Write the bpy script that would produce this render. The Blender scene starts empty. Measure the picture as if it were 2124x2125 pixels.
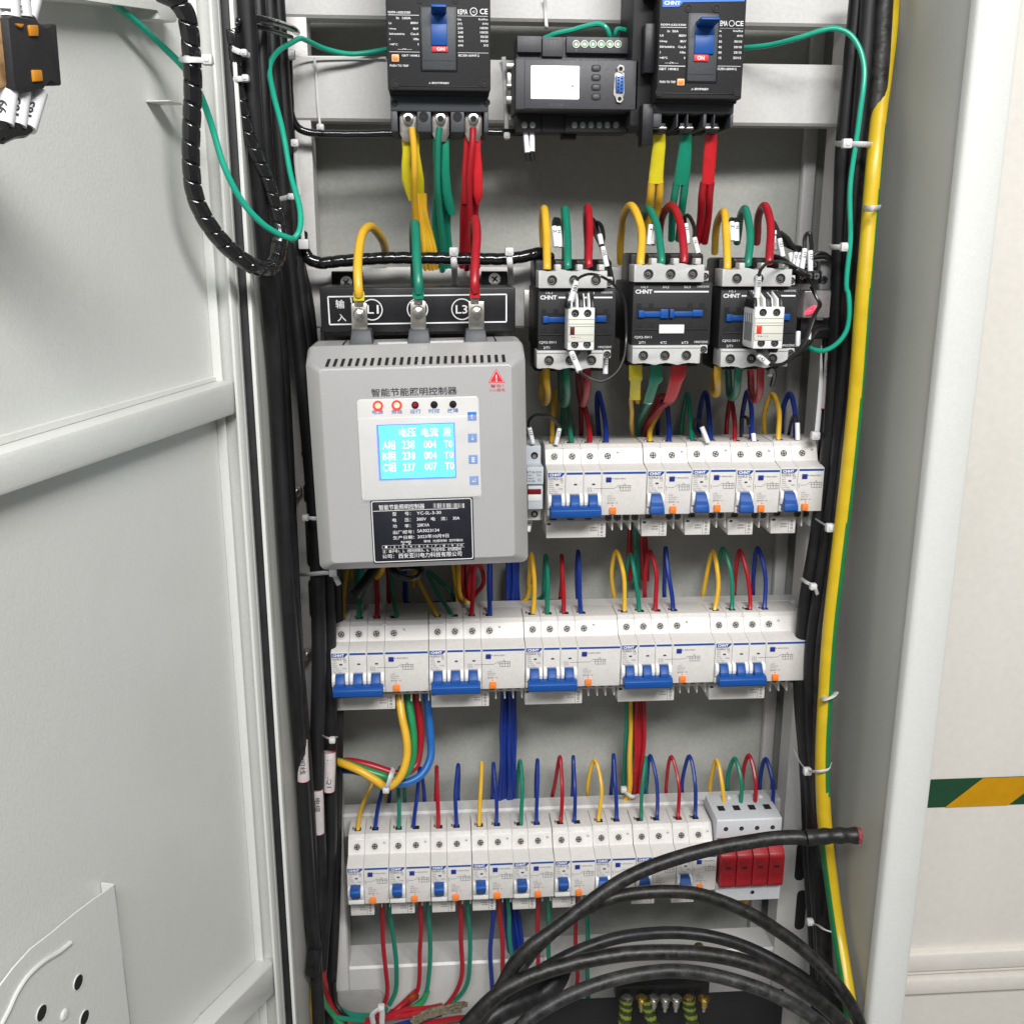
import bpy, bmesh, math, random
from mathutils import Vector, Matrix
random.seed(7)
scn = bpy.context.scene
COL = scn.collection
# ------------------------------------------------------------------ camera (fitted), metres
FPX = 2100.0; PITCH = 0.25456; YAW = 0.07167; ROLL = 0.00199
CAM = Vector((-0.1043, -0.96652, 0.21139))
cy, sy, cp, sp = math.cos(YAW), math.sin(YAW), math.cos(PITCH), math.sin(PITCH)
FW = Vector((sy*cp, cy*cp, -sp)); RT0 = Vector((cy, -sy, 0)); UP0 = RT0.cross(FW)
cr, sr = math.cos(ROLL), math.sin(ROLL)
RT = cr*RT0 + sr*UP0; UP = -sr*RT0 + cr*UP0
cd = bpy.data.cameras.new('camera'); cam = bpy.data.objects.new('camera', cd); COL.objects.link(cam)
cd.sensor_fit = 'HORIZONTAL'; cd.sensor_width = 36; cd.lens = 36*FPX/2124.0
cd.clip_start = 0.02; cd.clip_end = 50
cam.matrix_world = Matrix(((RT.x, UP.x, -FW.x, CAM.x), (RT.y, UP.y, -FW.y, CAM.y), (RT.z, UP.z, -FW.z, CAM.z), (0, 0, 0, 1)))
scn.camera = cam
# ------------------------------------------------------------------ light: ceiling fluorescent panels of the room, soft ambient
w = bpy.data.worlds.new('World'); scn.world = w; w.use_nodes = True
bg = w.node_tree.nodes['Background']; bg.inputs[0].default_value = (0.93, 0.96, 1.0, 1); bg.inputs[1].default_value = 0.17
def area(name, loc, tgt, sx, sy_, power, col):
    l = bpy.data.lights.new(name, 'AREA'); l.shape = 'RECTANGLE'; l.size = sx; l.size_y = sy_; l.energy = power; l.color = col
    o = bpy.data.objects.new(name, l); COL.objects.link(o); o.location = loc
    o.rotation_euler = (Vector(tgt) - Vector(loc)).to_track_quat('-Z', 'Y').to_euler()
area('ceiling_light_front', (0.42, -1.85, 1.45), (0.0, 0.0, -0.05), 1.2, 0.32, 60, (1.0, 0.985, 0.965))
area('ceiling_light_left', (-0.65, -2.3, 1.5), (0.1, 0.0, -0.2), 1.0, 0.3, 27, (0.97, 0.985, 1.0))
scn.view_settings.view_transform = 'Standard'; scn.view_settings.look = 'None'
scn.view_settings.exposure = 0.0; scn.view_settings.gamma = 1.0
scn.render.engine = 'CYCLES'
scn.cycles.max_bounces = 6; scn.cycles.use_denoising = True
# ------------------------------------------------------------------ measuring frames: crops of the photograph -> photograph pixels
FR = dict(o=(0, 0, 1.1), a=(0, 0, .31072), b=(500, 0, .31072), c=(1000, 0, .20715), d=(1300, 0, .31072),
 e=(1070, 400, .20715), f=(1400, 400, .20715), g=(600, 440, .26929), h=(600, 760, .26929), i=(1080, 780, .20715),
 j=(1380, 780, .20715), k=(600, 1150, .25893), l=(1050, 1130, .36251), m=(600, 1500, .32367), n=(1100, 1500, .32367),
 p=(0, 1500, .32367), q=(1624, 1400, .37538), r=(780, 0, .15532), s=(1100, 480, .15528), t=(1500, 480, .15524),
 u=(480, 0, .28986), v=(1700, 0, .22003), w=(0, 700, .32108), x=(480, 500, .41397), y=(560, 1900, .22786), z=(1600, 400, .31061), N=(0, 0, 1), B=(880, 1900, .22786))
def ray(f, x, y):
    a, b, s = FR[f]; u = a + x*s; v = b + y*s
    return FW + RT*((u-1062)/FPX) - UP*((v-1062.5)/FPX)
def at(f, x, y, Y):
    d = ray(f, x, y); return CAM + d*((Y - CAM.y)/d.y)
# ------------------------------------------------------------------ materials
MATS = {}
def mat(name, col, rough=0.45, metal=0.0, var=0.04, bump=0.0, scale=60, emit=0, trans=0.0, alpha=1.0, coat=0.0, streak=False, dirt=0.0, spec=None, ds=9, rnd=0.0, dcol=None):
    if name in MATS: return MATS[name]
    m = bpy.data.materials.new(name); m.use_nodes = True; nt = m.node_tree; b = nt.nodes['Principled BSDF']
    b.inputs['Base Color'].default_value = (*col, 1); b.inputs['Roughness'].default_value = rough; b.inputs['Metallic'].default_value = metal
    if spec is not None: b.inputs['Specular IOR Level'].default_value = spec
    if coat: b.inputs['Coat Weight'].default_value = coat; b.inputs['Coat Roughness'].default_value = 0.1
    if trans: b.inputs['Transmission Weight'].default_value = trans
    if alpha < 1: b.inputs['Alpha'].default_value = alpha
    if emit:
        b.inputs['Emission Color'].default_value = (*col, 1); b.inputs['Emission Strength'].default_value = emit
    if var or bump or dirt:
        tc = nt.nodes.new('ShaderNodeTexCoord'); mp = nt.nodes.new('ShaderNodeMapping'); nt.links.new(tc.outputs['Object'], mp.inputs[0])
        if streak: mp.inputs['Scale'].default_value = (1, 1, 0.06)
        n1 = nt.nodes.new('ShaderNodeTexNoise'); n1.inputs['Scale'].default_value = scale; n1.inputs['Detail'].default_value = 5
        nt.links.new(mp.outputs[0], n1.inputs['Vector'])
        if var:
            r = nt.nodes.new('ShaderNodeMapRange'); r.inputs['From Min'].default_value = .3; r.inputs['From Max'].default_value = .7
            r.inputs['To Min'].default_value = 1-var*1.6; r.inputs['To Max'].default_value = 1+var
            nt.links.new(n1.outputs[0], r.inputs[0])
            mx = nt.nodes.new('ShaderNodeVectorMath'); mx.operation = 'SCALE'; mx.inputs[0].default_value = col
            nt.links.new(r.outputs[0], mx.inputs['Scale']); out = mx.outputs[0]
            if dirt:
                n2 = nt.nodes.new('ShaderNodeTexNoise'); n2.inputs['Scale'].default_value = ds; n2.inputs['Detail'].default_value = 8; n2.inputs['Roughness'].default_value = .75
                nt.links.new(tc.outputs['Object'], n2.inputs['Vector'])
                r2 = nt.nodes.new('ShaderNodeMapRange'); r2.inputs['From Min'].default_value = .5; r2.inputs['From Max'].default_value = .75; r2.inputs['To Max'].default_value = dirt
                nt.links.new(n2.outputs[0], r2.inputs[0])
                mc = nt.nodes.new('ShaderNodeMix'); mc.data_type = 'RGBA'; mc.inputs['B'].default_value = (*(dcol or (col[0]*.55+.08, col[1]*.53+.07, col[2]*.5+.06)), 1)
                nt.links.new(r2.outputs[0], mc.inputs['Factor']); nt.links.new(out, mc.inputs['A']); out = mc.outputs['Result']
            if rnd:
                oi = nt.nodes.new('ShaderNodeObjectInfo'); r3 = nt.nodes.new('ShaderNodeMapRange'); r3.inputs['To Min'].default_value = 1-rnd; r3.inputs['To Max'].default_value = 1+rnd
                nt.links.new(oi.outputs['Random'], r3.inputs[0]); m3 = nt.nodes.new('ShaderNodeVectorMath'); m3.operation = 'SCALE'
                nt.links.new(out, m3.inputs[0]); nt.links.new(r3.outputs[0], m3.inputs['Scale']); out = m3.outputs[0]
            nt.links.new(out, b.inputs['Base Color'])
            rr = nt.nodes.new('ShaderNodeMapRange'); rr.inputs['To Min'].default_value = max(.03, rough-.07); rr.inputs['To Max'].default_value = min(1, rough+.09)
            nt.links.new(n1.outputs[0], rr.inputs[0]); nt.links.new(rr.outputs[0], b.inputs['Roughness'])
        if bump:
            bp = nt.nodes.new('ShaderNodeBump'); bp.inputs['Strength'].default_value = bump; bp.inputs['Distance'].default_value = .0006
            nt.links.new(n1.outputs[0], bp.inputs['Height']); nt.links.new(bp.outputs[0], b.inputs['Normal'])
    MATS[name] = m; return m
CABP = mat('cabinet_paint', (.46, .465, .435), .42, var=.03, bump=.25, scale=420)
DOORP = mat('door_paint', (.665, .675, .645), .36, var=.02, bump=.3, scale=420, dirt=.14, ds=5)
BACKP = mat('back_panel_paint', (.40, .405, .375), .36, var=.05, bump=.2, scale=300, dirt=.25)
BARP = mat('crossbar_paint', (.56, .55, .535), .32, var=.03, bump=.15, scale=300)
ZINC = mat('zinc_rail', (.62, .6, .54), .32, 1, var=.06, scale=40)
WHITE = mat('breaker_white', (.68, .655, .625), .38, var=.03, bump=.08, scale=260, dirt=.22, ds=60, rnd=.035)
WHITE2 = mat('bright_white_plastic', (.78, .78, .76), .35, var=.02)
BLUE = mat('toggle_blue', (.006, .070, .30), .42, var=.05, spec=.35)
LBLUE = mat('logo_blue', (.01, .07, .32), .4, var=0)
NAVY = mat('button_navy', (.012, .03, .25), .35, var=0)
ORANGE = mat('orange_button', (.9, .22, .03), .35, var=.02)
INK = mat('black_ink', (.03, .03, .035), .6, var=0)
GINK = mat('grey_ink', (.09, .09, .1), .6, var=0)
RECESS = mat('screw_well', (.07, .07, .07), .6, var=0)
WINK = mat('white_ink', (.78, .78, .78), .5, var=0)
BINK = mat('blue_ink', (.05, .16, .42), .5, var=0)
RINK = mat('red_ink', (.62, .02, .03), .5, var=0)
DARK = mat('dark_hole', (.008, .008, .009), .8, var=0)
STEEL = mat('steel_screw', (.62, .6, .56), .28, 1, var=.1, scale=200)
DSTEEL = mat('screw_recess', (.22, .21, .2), .45, 1, var=.1, scale=300)
TIN = mat('tinned_copper', (.62, .58, .52), .3, 1, var=.08, scale=120)
BRASS = mat('brass', (.65, .48, .18), .3, 1, var=.08, scale=120)
BLK = mat('black_plastic', (.014, .014, .016), .38, var=.1, bump=.1, scale=250, spec=.3)
BLK2 = mat('breaker_black', (.023, .023, .025), .5, var=.08, bump=.2, scale=500, spec=.3)
SLATE = mat('slate_plastic', (.045, .05, .057), .5, var=.06, bump=.2, scale=500)
GREY = mat('meter_grey', (.055, .054, .062), .5, var=.05, bump=.15, scale=500)
LGREY = mat('contactor_grey', (.50, .50, .49), .42, var=.03, bump=.1, scale=260)
SILV = mat('silver_paint', (.58, .575, .57), .36, .45, var=.04, bump=.14, scale=900, dirt=.12, ds=22)
SILVD = mat('silver_top', (.36, .36, .36), .34, .55, var=.12, scale=35, bump=.05)
WY = mat('wire_yellow', (.72, .42, .03), .33, var=.05, bump=.04)
WYB = mat('sleeve_yellow', (.70, .60, .02), .32, var=.05, bump=.2, scale=90)
WG = mat('wire_green', (.008, .19, .12), .33, var=.05, bump=.04)
WGB = mat('sleeve_green', (.006, .22, .13), .32, var=.05, bump=.2, scale=90)
WGL = mat('wire_emerald', (.02, .27, .09), .33, var=.05)
WGT = mat('wire_thin_green', (.01, .36, .235), .3, var=.03)
WR = mat('wire_red', (.36, .009, .018), .33, var=.05, bump=.04)
WRB = mat('sleeve_red', (.58, .016, .024), .34, var=.05, bump=.2, scale=90)
WB = mat('wire_blue', (.008, .03, .22), .33, var=.05, bump=.04)
WBL = mat('wire_light_blue', (.02, .14, .46), .33, var=.05)
WK = mat('wire_black', (.012, .012, .013), .3, var=.1)
CABLE = mat('cable_black', (.014, .014, .016), .40, spec=.35, var=.35, bump=.7, scale=120, streak=True, dirt=.5, ds=35, dcol=(.04, .038, .036))
CABLED = mat('cable_dusty', (.015, .0145, .014), .42, var=.45, bump=1.2, scale=110, dirt=.8, ds=55, dcol=(.036, .034, .031))
SPIRAL = mat('spiral_wrap', (.010, .010, .011), .15, var=0, coat=.5)
TAPE = mat('black_tape', (.012, .012, .012), .45, var=.3, bump=.8, scale=160)
TIE = mat('nylon_tie', (.62, .62, .62), .4, var=.03)
SLEEVE = mat('marker_sleeve', (.78, .78, .80), .4, var=.03)
WALLP = mat('wall_paint', (.80, .765, .705), .6, var=.02, bump=.3, scale=90, dirt=.14, ds=6)
CYAN = mat('lcd_cyan', (.0, .78, .95), .3, var=0, emit=1.0)
LCDW = mat('lcd_text', (.75, 1.0, 1.0), .3, var=0, emit=1.25)
LCDL = mat('lcd_white', (.95, .95, 1.0), .3, var=0, emit=2.4)
LEDON = mat('led_lit', (1.0, .30, .18), .3, var=0, emit=2.6)
LEDHALO = mat('led_halo_red', (1.0, .035, .03), .3, var=0, emit=1.6)  # emissive ring colour imitating the red halo around the lit lamps
LEDOFF = mat('led_dark_red', (.30, .01, .03), .2, var=0)
REDP = mat('surge_red', (.36, .012, .02), .4, var=.05, bump=.15, scale=200)
SPDG = mat('surge_grey', (.58, .60, .62), .42, var=.03, bump=.1, scale=260)
FUSE = mat('fuse_grey', (.55, .59, .63), .42, var=.03)
CLEAR = mat('clear_film', (.95, .95, .97), .08, var=0, alpha=.2)
RELAYC = mat('clear_relay_case', (.45, .42, .43), .12, var=.1, alpha=.45)
# ------------------------------------------------------------------ mesh builder
class MB:
    def __init__(s): s.bm = bmesh.new(); s.mats = []
    def mi(s, m):
        if m not in s.mats: s.mats.append(m)
        return s.mats.index(m)
    def poly(s, pts, m):
        try: f = s.bm.faces.new([s.bm.verts.new(p) for p in pts]); f.material_index = s.mi(m); return f
        except ValueError: return None
    def hull(s, rings, m, bev=0.0, cap=True, seg=2):
        """loft closed rings (same count)"""
        V = [[s.bm.verts.new(p) for p in r] for r in rings]; n = len(V[0]); fs = []
        for a, b in zip(V, V[1:]):
            for q in range(n): fs.append(s.bm.faces.new((a[q], a[(q+1) % n], b[(q+1) % n], b[q])))
        if cap: fs.append(s.bm.faces.new(V[0][::-1])); fs.append(s.bm.faces.new(V[-1]))
        k = s.mi(m)
        for f in fs: f.material_index = k
        if bev:
            es = list({e for f in fs for e in f.edges})
            bmesh.ops.bevel(s.bm, geom=es, offset=bev, segments=seg, profile=.5, affect='EDGES', clamp_overlap=True, material=-1)
        return s
    def box(s, x0, x1, y0, y1, z0, z1, m, bev=0.0, seg=2):
        x0, x1 = sorted((x0, x1)); y0, y1 = sorted((y0, y1)); z0, z1 = sorted((z0, z1))
        return s.hull([[(x0, y0, z), (x1, y0, z), (x1, y1, z), (x0, y1, z)] for z in (z0, z1)], m, bev, seg=seg)
    def prism(s, prof, x0, x1, m, bev=0.0):
        """profile in (y,z) extruded along x"""
        return s.hull([[(x, y, z) for y, z in prof] for x in (x0, x1)], m, bev)
    def slab(s, outline, y0, y1, m, bev=0.0):
        """outline in (x,z) extruded along y"""
        return s.hull([[(x, y, z) for x, z in outline] for y in (y0, y1)], m, bev)
    def cyl(s, c, ax, r, h, m, n=14, r2=None, bev=0.0):
        c = Vector(c); ax = Vector(ax).normalized(); t = ax.orthogonal().normalized(); b = ax.cross(t)
        r2 = r if r2 is None else r2
        rings = [[c + ax*hh + (t*math.cos(2*math.pi*q/n) + b*math.sin(2*math.pi*q/n))*rr for q in range(n)] for hh, rr in ((0, r), (h, r2))]
        return s.hull(rings, m, bev)
    def ring(s, c, r0, r1, m, n=18, h=.0006, ax=(0, -1, 0)):
        c = Vector(c); ax = Vector(ax).normalized(); t = ax.orthogonal().normalized(); b = ax.cross(t)
        P = lambda r, q, hh: c + ax*hh + (t*math.cos(2*math.pi*q/n) + b*math.sin(2*math.pi*q/n))*r
        k = s.mi(m); V = [[s.bm.verts.new(P(r, q, hh)) for q in range(n)] for r, hh in ((r0, 0), (r0, h), (r1, h), (r1, 0))]
        for a, bb in zip(V, V[1:]):
            for q in range(n): s.bm.faces.new((a[q], bb[q], bb[(q+1) % n], a[(q+1) % n])).material_index = k
    def tube(s, pts, r, m, n=8, spiral=0, m2=None, split=None, squash=None, caps=True, amp=.14):
        """pts smoothed already; r number or function of arc length"""
        L = 0; prev = None; rings = []; T0 = None
        for q, p in enumerate(pts):
            d = (pts[min(q+1, len(pts)-1)] - pts[max(q-1, 0)]).normalized()
            if prev is None:
                nrm = Vector((0, -1, 0)); nrm = (nrm - d*nrm.dot(d))
                if nrm.length < .2: nrm = d.orthogonal()
                nrm.normalize()
            else:
                L += (p - pts[q-1]).length; nrm = nrm - d*nrm.dot(d); nrm.normalize()
            prev = d; bn = d.cross(nrm)
            rr = r(L) if callable(r) else r; ring = []
            for k in range(n):
                a = 2*math.pi*k/n; r_ = rr
                if spiral:
                    ph = ((L/spiral + k/n) % 1.0); r_ = rr*(1 - amp*max(0, 1-ph*7)) * (1+.05*math.sin(ph*math.pi)+.03*ph)
                v = (nrm*math.cos(a) + bn*math.sin(a))*r_
                if squash: v = v + nrm*(-v.dot(nrm)*(1-squash))
                ring.append(p + v)
            rings.append(ring)
        V = [[s.bm.verts.new(p) for p in r_] for r_ in rings]; k1 = s.mi(m); k2 = s.mi(m2) if m2 else k1
        for q, (a, b) in enumerate(zip(V, V[1:])):
            for k in range(n):
                f = s.bm.faces.new((a[k], b[k], b[(k+1) % n], a[(k+1) % n])); f.smooth = True
                f.material_index = k2 if (m2 and split(q/len(V), k/n)) else k1
        if caps:
            s.bm.faces.new(V[0]).material_index = k1; s.bm.faces.new(V[-1][::-1]).material_index = k1
        return s
    def add(s, me, M, m):
        k = s.mi(m); n0 = len(s.bm.verts); vs = [s.bm.verts.new(M @ v.co) for v in me.vertices]
        for p in me.polygons:
            try: s.bm.faces.new([vs[j] for j in p.vertices]).material_index = k
            except ValueError: pass
    def mesh(s, name, off=None, smooth=38):
        if off is not None: bmesh.ops.translate(s.bm, verts=s.bm.verts, vec=-Vector(off))
        bmesh.ops.recalc_face_normals(s.bm, faces=s.bm.faces)
        me = bpy.data.meshes.new(name); s.bm.to_mesh(me); s.bm.free()
        for m in s.mats: me.materials.append(m)
        me.polygons.foreach_set('use_smooth', [True]*len(me.polygons)); me.set_sharp_from_angle(angle=math.radians(smooth))
        return me
def smooth_path(P, sub=7):
    P = [Vector(p) for p in P]
    if len(P) < 3: return [P[0].lerp(P[-1], q/4) for q in range(5)]
    Q = [P[0]*2-P[1]] + P + [P[-1]*2-P[-2]]; out = []
    for i_ in range(1, len(Q)-2):
        p0, p1, p2, p3 = Q[i_-1:i_+3]
        t1 = max((p1-p0).length**.5, 1e-4); t2 = t1+max((p2-p1).length**.5, 1e-4); t3 = t2+max((p3-p2).length**.5, 1e-4)
        for q in range(sub):
            t = t1+(t2-t1)*q/sub
            A1 = p0*((t1-t)/t1)+p1*(t/t1); A2 = p1*((t2-t)/(t2-t1))+p2*((t-t1)/(t2-t1)); A3 = p2*((t3-t)/(t3-t2))+p3*((t-t2)/(t3-t2))
            B1 = A1*((t2-t)/t2)+A2*(t/t2); B2 = A2*((t3-t)/(t3-t1))+A3*((t-t1)/(t3-t1))
            out.append(B1*((t2-t)/(t2-t1))+B2*((t-t1)/(t2-t1)))
    out.append(P[-1]); return out
# ------------------------------------------------------------------ object helpers
def tag(o, label, cat, group=None):
    o['label'] = label; o['category'] = cat
    if group: o['group'] = group
    return o
def thing(name, loc, label, cat, group=None, rot=None):
    o = bpy.data.objects.new(name, None); COL.objects.link(o); o.location = loc; o.empty_display_size = .01
    if rot: o.rotation_euler = rot
    return tag(o, label, cat, group)
def obj(name, me, parent=None):
    o = bpy.data.objects.new(name, me); COL.objects.link(o)
    if parent: o.parent = parent
    return o
def part(name, mb, parent, off=None, label=None):
    """world-space mesh builder -> child of a thing located at off (root location)"""
    r = parent
    if off is None:
        off = Vector((0, 0, 0)); q = parent
        while q: off = off + q.location; q = q.parent
    o = obj(name, mb.mesh(name, off), r)
    if label: o['label'] = label
    return o
def solo(name, mb, label, cat, group=None, kind=None, loc=None):
    me = mb.mesh(name, loc if loc is not None else None); o = obj(name, me)
    if loc is not None: o.location = loc
    if label: tag(o, label, cat, group)
    if kind: o['kind'] = kind
    return o
_txt = {}
def text_me(s, bold=0.0):
    if (s, bold) in _txt: return _txt[(s, bold)]
    c = bpy.data.curves.new('lettering', 'FONT'); c.body = s; c.size = 1; c.resolution_u = 2; c.offset = bold
    o = bpy.data.objects.new('tmp', c); COL.objects.link(o)
    dg = bpy.context.evaluated_depsgraph_get(); me = bpy.data.meshes.new_from_object(o.evaluated_get(dg))
    bpy.data.objects.remove(o); xs = [v.co.x for v in me.vertices] or [0, 1]; ys = [v.co.y for v in me.vertices] or [0, 1]
    _txt[(s, bold)] = (me, min(xs), max(xs), min(ys), max(ys)); return _txt[(s, bold)]
def text(mb, s, x0, x1, z0, z1, y, m, bold=0.0, M=None):
    """flat print facing -Y, fitted to the box"""
    me, a, b, c, d = text_me(s, bold); sx = (x1-x0)/(b-a); sz = (z1-z0)/(d-c)
    T = Matrix(((sx, 0, 0, x0-a*sx), (0, 0, 0, y), (0, sz, 0, z0-c*sz), (0, 0, 0, 1)))
    mb.add(me, (M @ T) if M is not None else T, m)
def flat(mb, x0, x1, z0, z1, y, m):
    mb.poly([(x0, y, z0), (x1, y, z0), (x1, y, z1), (x0, y, z1)], m)
def pbox(mb, f, x0, y0, x1, y1, Y, d, m, bev=0.0, back=True):
    """box whose front face at depth Y covers a photo rectangle; d = thickness behind it"""
    p = at(f, x0, y0, Y); q = at(f, x1, y1, Y); mb.box(p.x, q.x, Y, Y+d, q.z, p.z, m, bev)
def ptext(mb, s, f, x0, y0, x1, y1, Y, m, bold=0.0):
    p = at(f, x0, y0, Y); q = at(f, x1, y1, Y); text(mb, s, p.x, q.x, min(p.z, q.z), max(p.z, q.z), Y, m, bold)
def pflat(mb, f, x0, y0, x1, y1, Y, m):
    p = at(f, x0, y0, Y); q = at(f, x1, y1, Y); flat(mb, p.x, q.x, q.z, p.z, Y, m)
def screw(mb, c, r, m=STEEL, slot=DARK, ax=(0, -1, 0), h=.0012, cross=True, ang=.5):
    c = Vector(c); mb.cyl(c, ax, r, h, m, n=14, bev=0)
    e = c + Vector(ax).normalized()*(h+.0001)
    for a in ((ang, ang+math.pi/2) if cross else (ang,)):
        t = Vector((math.cos(a), 0, math.sin(a)))*r*.8; b_ = Vector((-math.sin(a), 0, math.cos(a)))*r*.17
        mb.poly([e-t-b_, e+t-b_, e+t+b_, e-t+b_], slot)
# ================================================================== setting: wall behind, cabinet, door
mb = MB(); WY0 = .30
mb.box(-1.6, 1.9, WY0, WY0+.05, -1.3, 2.0, WALLP)
wl = solo('wall', mb, None, None, kind='structure')
mb = MB()   # lower dado moulding
for (ya, yb, pr) in ((1545, 1640, .012), (1650, 1672, .006), (1680, 1760, .014)):
    za = at('q', 800, ya, WY0-.01).z; zb = at('q', 800, yb, WY0-.01).z
    mb.box(.30, 1.8, WY0-pr, WY0+.002, zb, za, WALLP, .003)
    mb.box(-1.5, -.3, WY0-pr, WY0+.002, zb, za, WALLP, .003)
o = solo('wall_moulding', mb, 'cream double ridged moulding strip running along the wall behind the cabinet', 'moulding')
# hazard tape on the wall
p = at('q', 820, 583, WY0-.002); q = at('q', 820, 738, WY0-.002)
HG = mat('tape_green', (.012, .07, .03), .4, var=.05); HY = mat('tape_yellow', (.62, .30, .0), .4, var=.05)
z1, z0 = p.z, q.z; mb = MB(); mb.box(.2, 1.7, WY0-.0012, WY0-.0004, z0, z1, HG)
w_ = z1-z0; xs = at('q', 893, 738, WY0-.002).x; lng = at('q', 1245, 720, WY0-.002).x - xs
x = xs - 2*2*lng*.95
while x < 1.6:
    if x > .22: mb.poly([(x, WY0-.0022, z0), (x+lng, WY0-.0022, z0), (x+lng+w_*1.15, WY0-.0022, z1), (x+w_*1.15, WY0-.0022, z1)], HY)
    x += lng*1.9
solo('hazard_tape', mb, 'green and yellow striped hazard tape stuck along the cream wall', 'tape')
# floor
mb = MB(); mb.box(-3, 3, -3.2, .30, -1.42, -1.3, mat('floor_concrete', (.28, .27, .25), .6, var=.1, scale=8)); solo('floor', mb, None, None, kind='structure')
# ------------------------------------------------------------------ cabinet
YF = -.12; YB = .135
CT, CB = .95, -1.2
cab = thing('electrical_cabinet', (0, 0, CB), 'tall open grey steel electrical cabinet that holds all the breakers and wiring', 'cabinet')
XL = at('N', 527, 700, YF).x; XR = at('q', 690, 0, YF).x; XO = at('q', 890, 0, YF).x
def cpart(n, mb, label=None): return part(n, mb, cab, label=label)
mb = MB(); mb.box(XL-.02, XR+.035, YB, YB+.003, CB, CT, BACKP)
for xx in (at('b', 470, 1300, YB).x, at('d', 1215, 1300, YB).x, at('z', 150, 1100, YB).x):
    pass
cpart('back_panel', mb)
mb = MB(); mb.box(XR+.0, XR+.003, YF+.004, YB-.001, CB, CT, CABP, .0008); cpart('side_panel', mb, 'right side panel of the cabinet')
mb = MB(); mb.box(XL-.004, XL-.001, YF+.004, YB-.001, CB, CT, CABP, .0008); cpart('side_panel', mb, 'left side panel of the cabinet')
mb = MB()   # right front frame, rounded lip folded back
prof = [(XR-.002, YF+.012), (XR-.0015, YF+.004), (XR+.001, YF+.001), (XR+.005, YF), (XO-.003, YF), (XO, YF+.002), (XO, YF+.035), (XO-.003, YF+.035), (XO-.003, YF+.004), (XR+.004, YF+.004), (XR+.001, YF+.012)]
mb.hull([[(x, y, z) for x, y in prof] for z in (CB, CT)], DOORP); cpart('door_frame', mb, 'right front frame of the cabinet opening')
mb = MB(); mb.box(XO-.004, XO-.001, YF+.036, WY0-.02, CB, CT, DOORP); cpart('outer_panel', mb)
mb = MB(); xl0 = at('N', 523, 700, YF).x
mb.box(xl0-.0008, XL+.0008, YF-.006, YF+.012, CB, CT, DOORP, .0006); cpart('door_frame', mb, 'left front lip of the cabinet opening')
mb = MB(); xg = at('N', 503, 700, YF).x
mb.box(xg, xl0-.001, YF-.004, YF+.008, CB, CT, mat('rubber_gasket', (.012, .012, .014), .6, var=.3, bump=.5, scale=60), .0015); cpart('rubber_gasket', mb)
# uprights
def upright(xa, xb, Y, z0, z1, slots=(), label=None, depth=.03):
    mb = MB(); mb.box(xa, xb, Y, Y+.002, z0, z1, BARP, .0005); mb.box(xa, xa+.002, Y+.002, Y+depth, z0, z1, BARP)
    mb.box(xb-.002, xb, Y+.002, Y+depth, z0, z1, BARP)
    o = cpart('upright', mb, label)
    for (sx, sz, sw, sh) in slots:
        mb = MB(); n_ = 10
        ol = [(sx+sw/2*math.cos(a), sz+(sh/2-sw/2)+sw/2*math.sin(a)) for a in [math.pi*q/n_ for q in range(n_+1)]] + [(sx+sw/2*math.cos(a), sz-(sh/2-sw/2)+sw/2*math.sin(a)) for a in [math.pi+math.pi*q/n_ for q in range(n_+1)]]
        mb.slab(ol, Y-.0008, Y+.0002, DARK); part('slot', mb, o)
    return o
ux0 = at('v', 262, 100, .058).x; ux1 = at('v', 325, 100, .058).x
sl = []
pu = at('n', 1738, 900, .058); 
for (ya, yb) in ((770, 1010), (1075, 1325)):
    a_ = at('n', 1745, ya, .058); b_ = at('n', 1718, yb, .058); sl.append(((a_.x+b_.x)/2, (a_.z+b_.z)/2, .012, a_.z-b_.z))
upright(ux0, ux0+.045, .058, CB, CT, sl, 'right slotted upright of the mounting frame')
lx = at('x', 285, 900, .058).x; sl = []
for (ya, yb) in ((880, 990), (1050, 1080), (1210, 1320), (1370, 1640), (1690, 1900)):
    a_ = at('x', 325, ya, .058); b_ = at('x', 345, yb, .058); sl.append((lx+.018, (a_.z+b_.z)/2, .013, max(.0135, a_.z-b_.z)))
upright(lx, lx+.036, .058, CB, CT, sl, 'left slotted upright of the mounting frame')
# inner folds of the back plate
for f, xa, xb, yy in (('b', 425, 505, 1200), ('d', 1175, 1260, 1200), ('x', 300, 300, 1)):
    if xa == xb: continue
    pa, pb = at(f, xa, yy, YB-.012), at(f, xb, yy, YB-.012); mb = MB(); mb.box(pa.x, pb.x, YB-.012, YB-.0005, CB, CT, BARP, .002); cpart('back_fold', mb)
# crossbars
def crossbar(f, x0, yt, x1, yb, Y, d=.022, label=None, xl=None, xr=None):
    p, q = at(f, x0, yt, Y), at(f, x1, yb, Y); mb = MB()
    xa = xl if xl is not None else p.x; xb = xr if xr is not None else q.x
    prof = [(Y+d, p.z), (Y+.0025, p.z), (Y, p.z-.0025), (Y, q.z+.0025), (Y+.0025, q.z), (Y+d, q.z), (Y+d, q.z+.002), (Y+.003, q.z+.002), (Y+.002, q.z+.004), (Y+.002, p.z-.004), (Y+.003, p.z-.002), (Y+d, p.z-.002)]
    mb.prism(prof, xa, xb, BARP); return cpart('crossbar', mb, label), p.z, q.z
XBL = at('b', 345, 600, .056).x
XBR = ux0+.002
crossbar('o', 540, -60, 1590, 50, .056, label='topmost crossbar, behind the tops of the black breakers', xl=at('b', 300, 100, .056).x, xr=XBR)
crossbar('o', 555, 106, 1590, 238, .056, label='upper crossbar carrying the meter', xl=XBL, xr=XBR)
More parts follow.
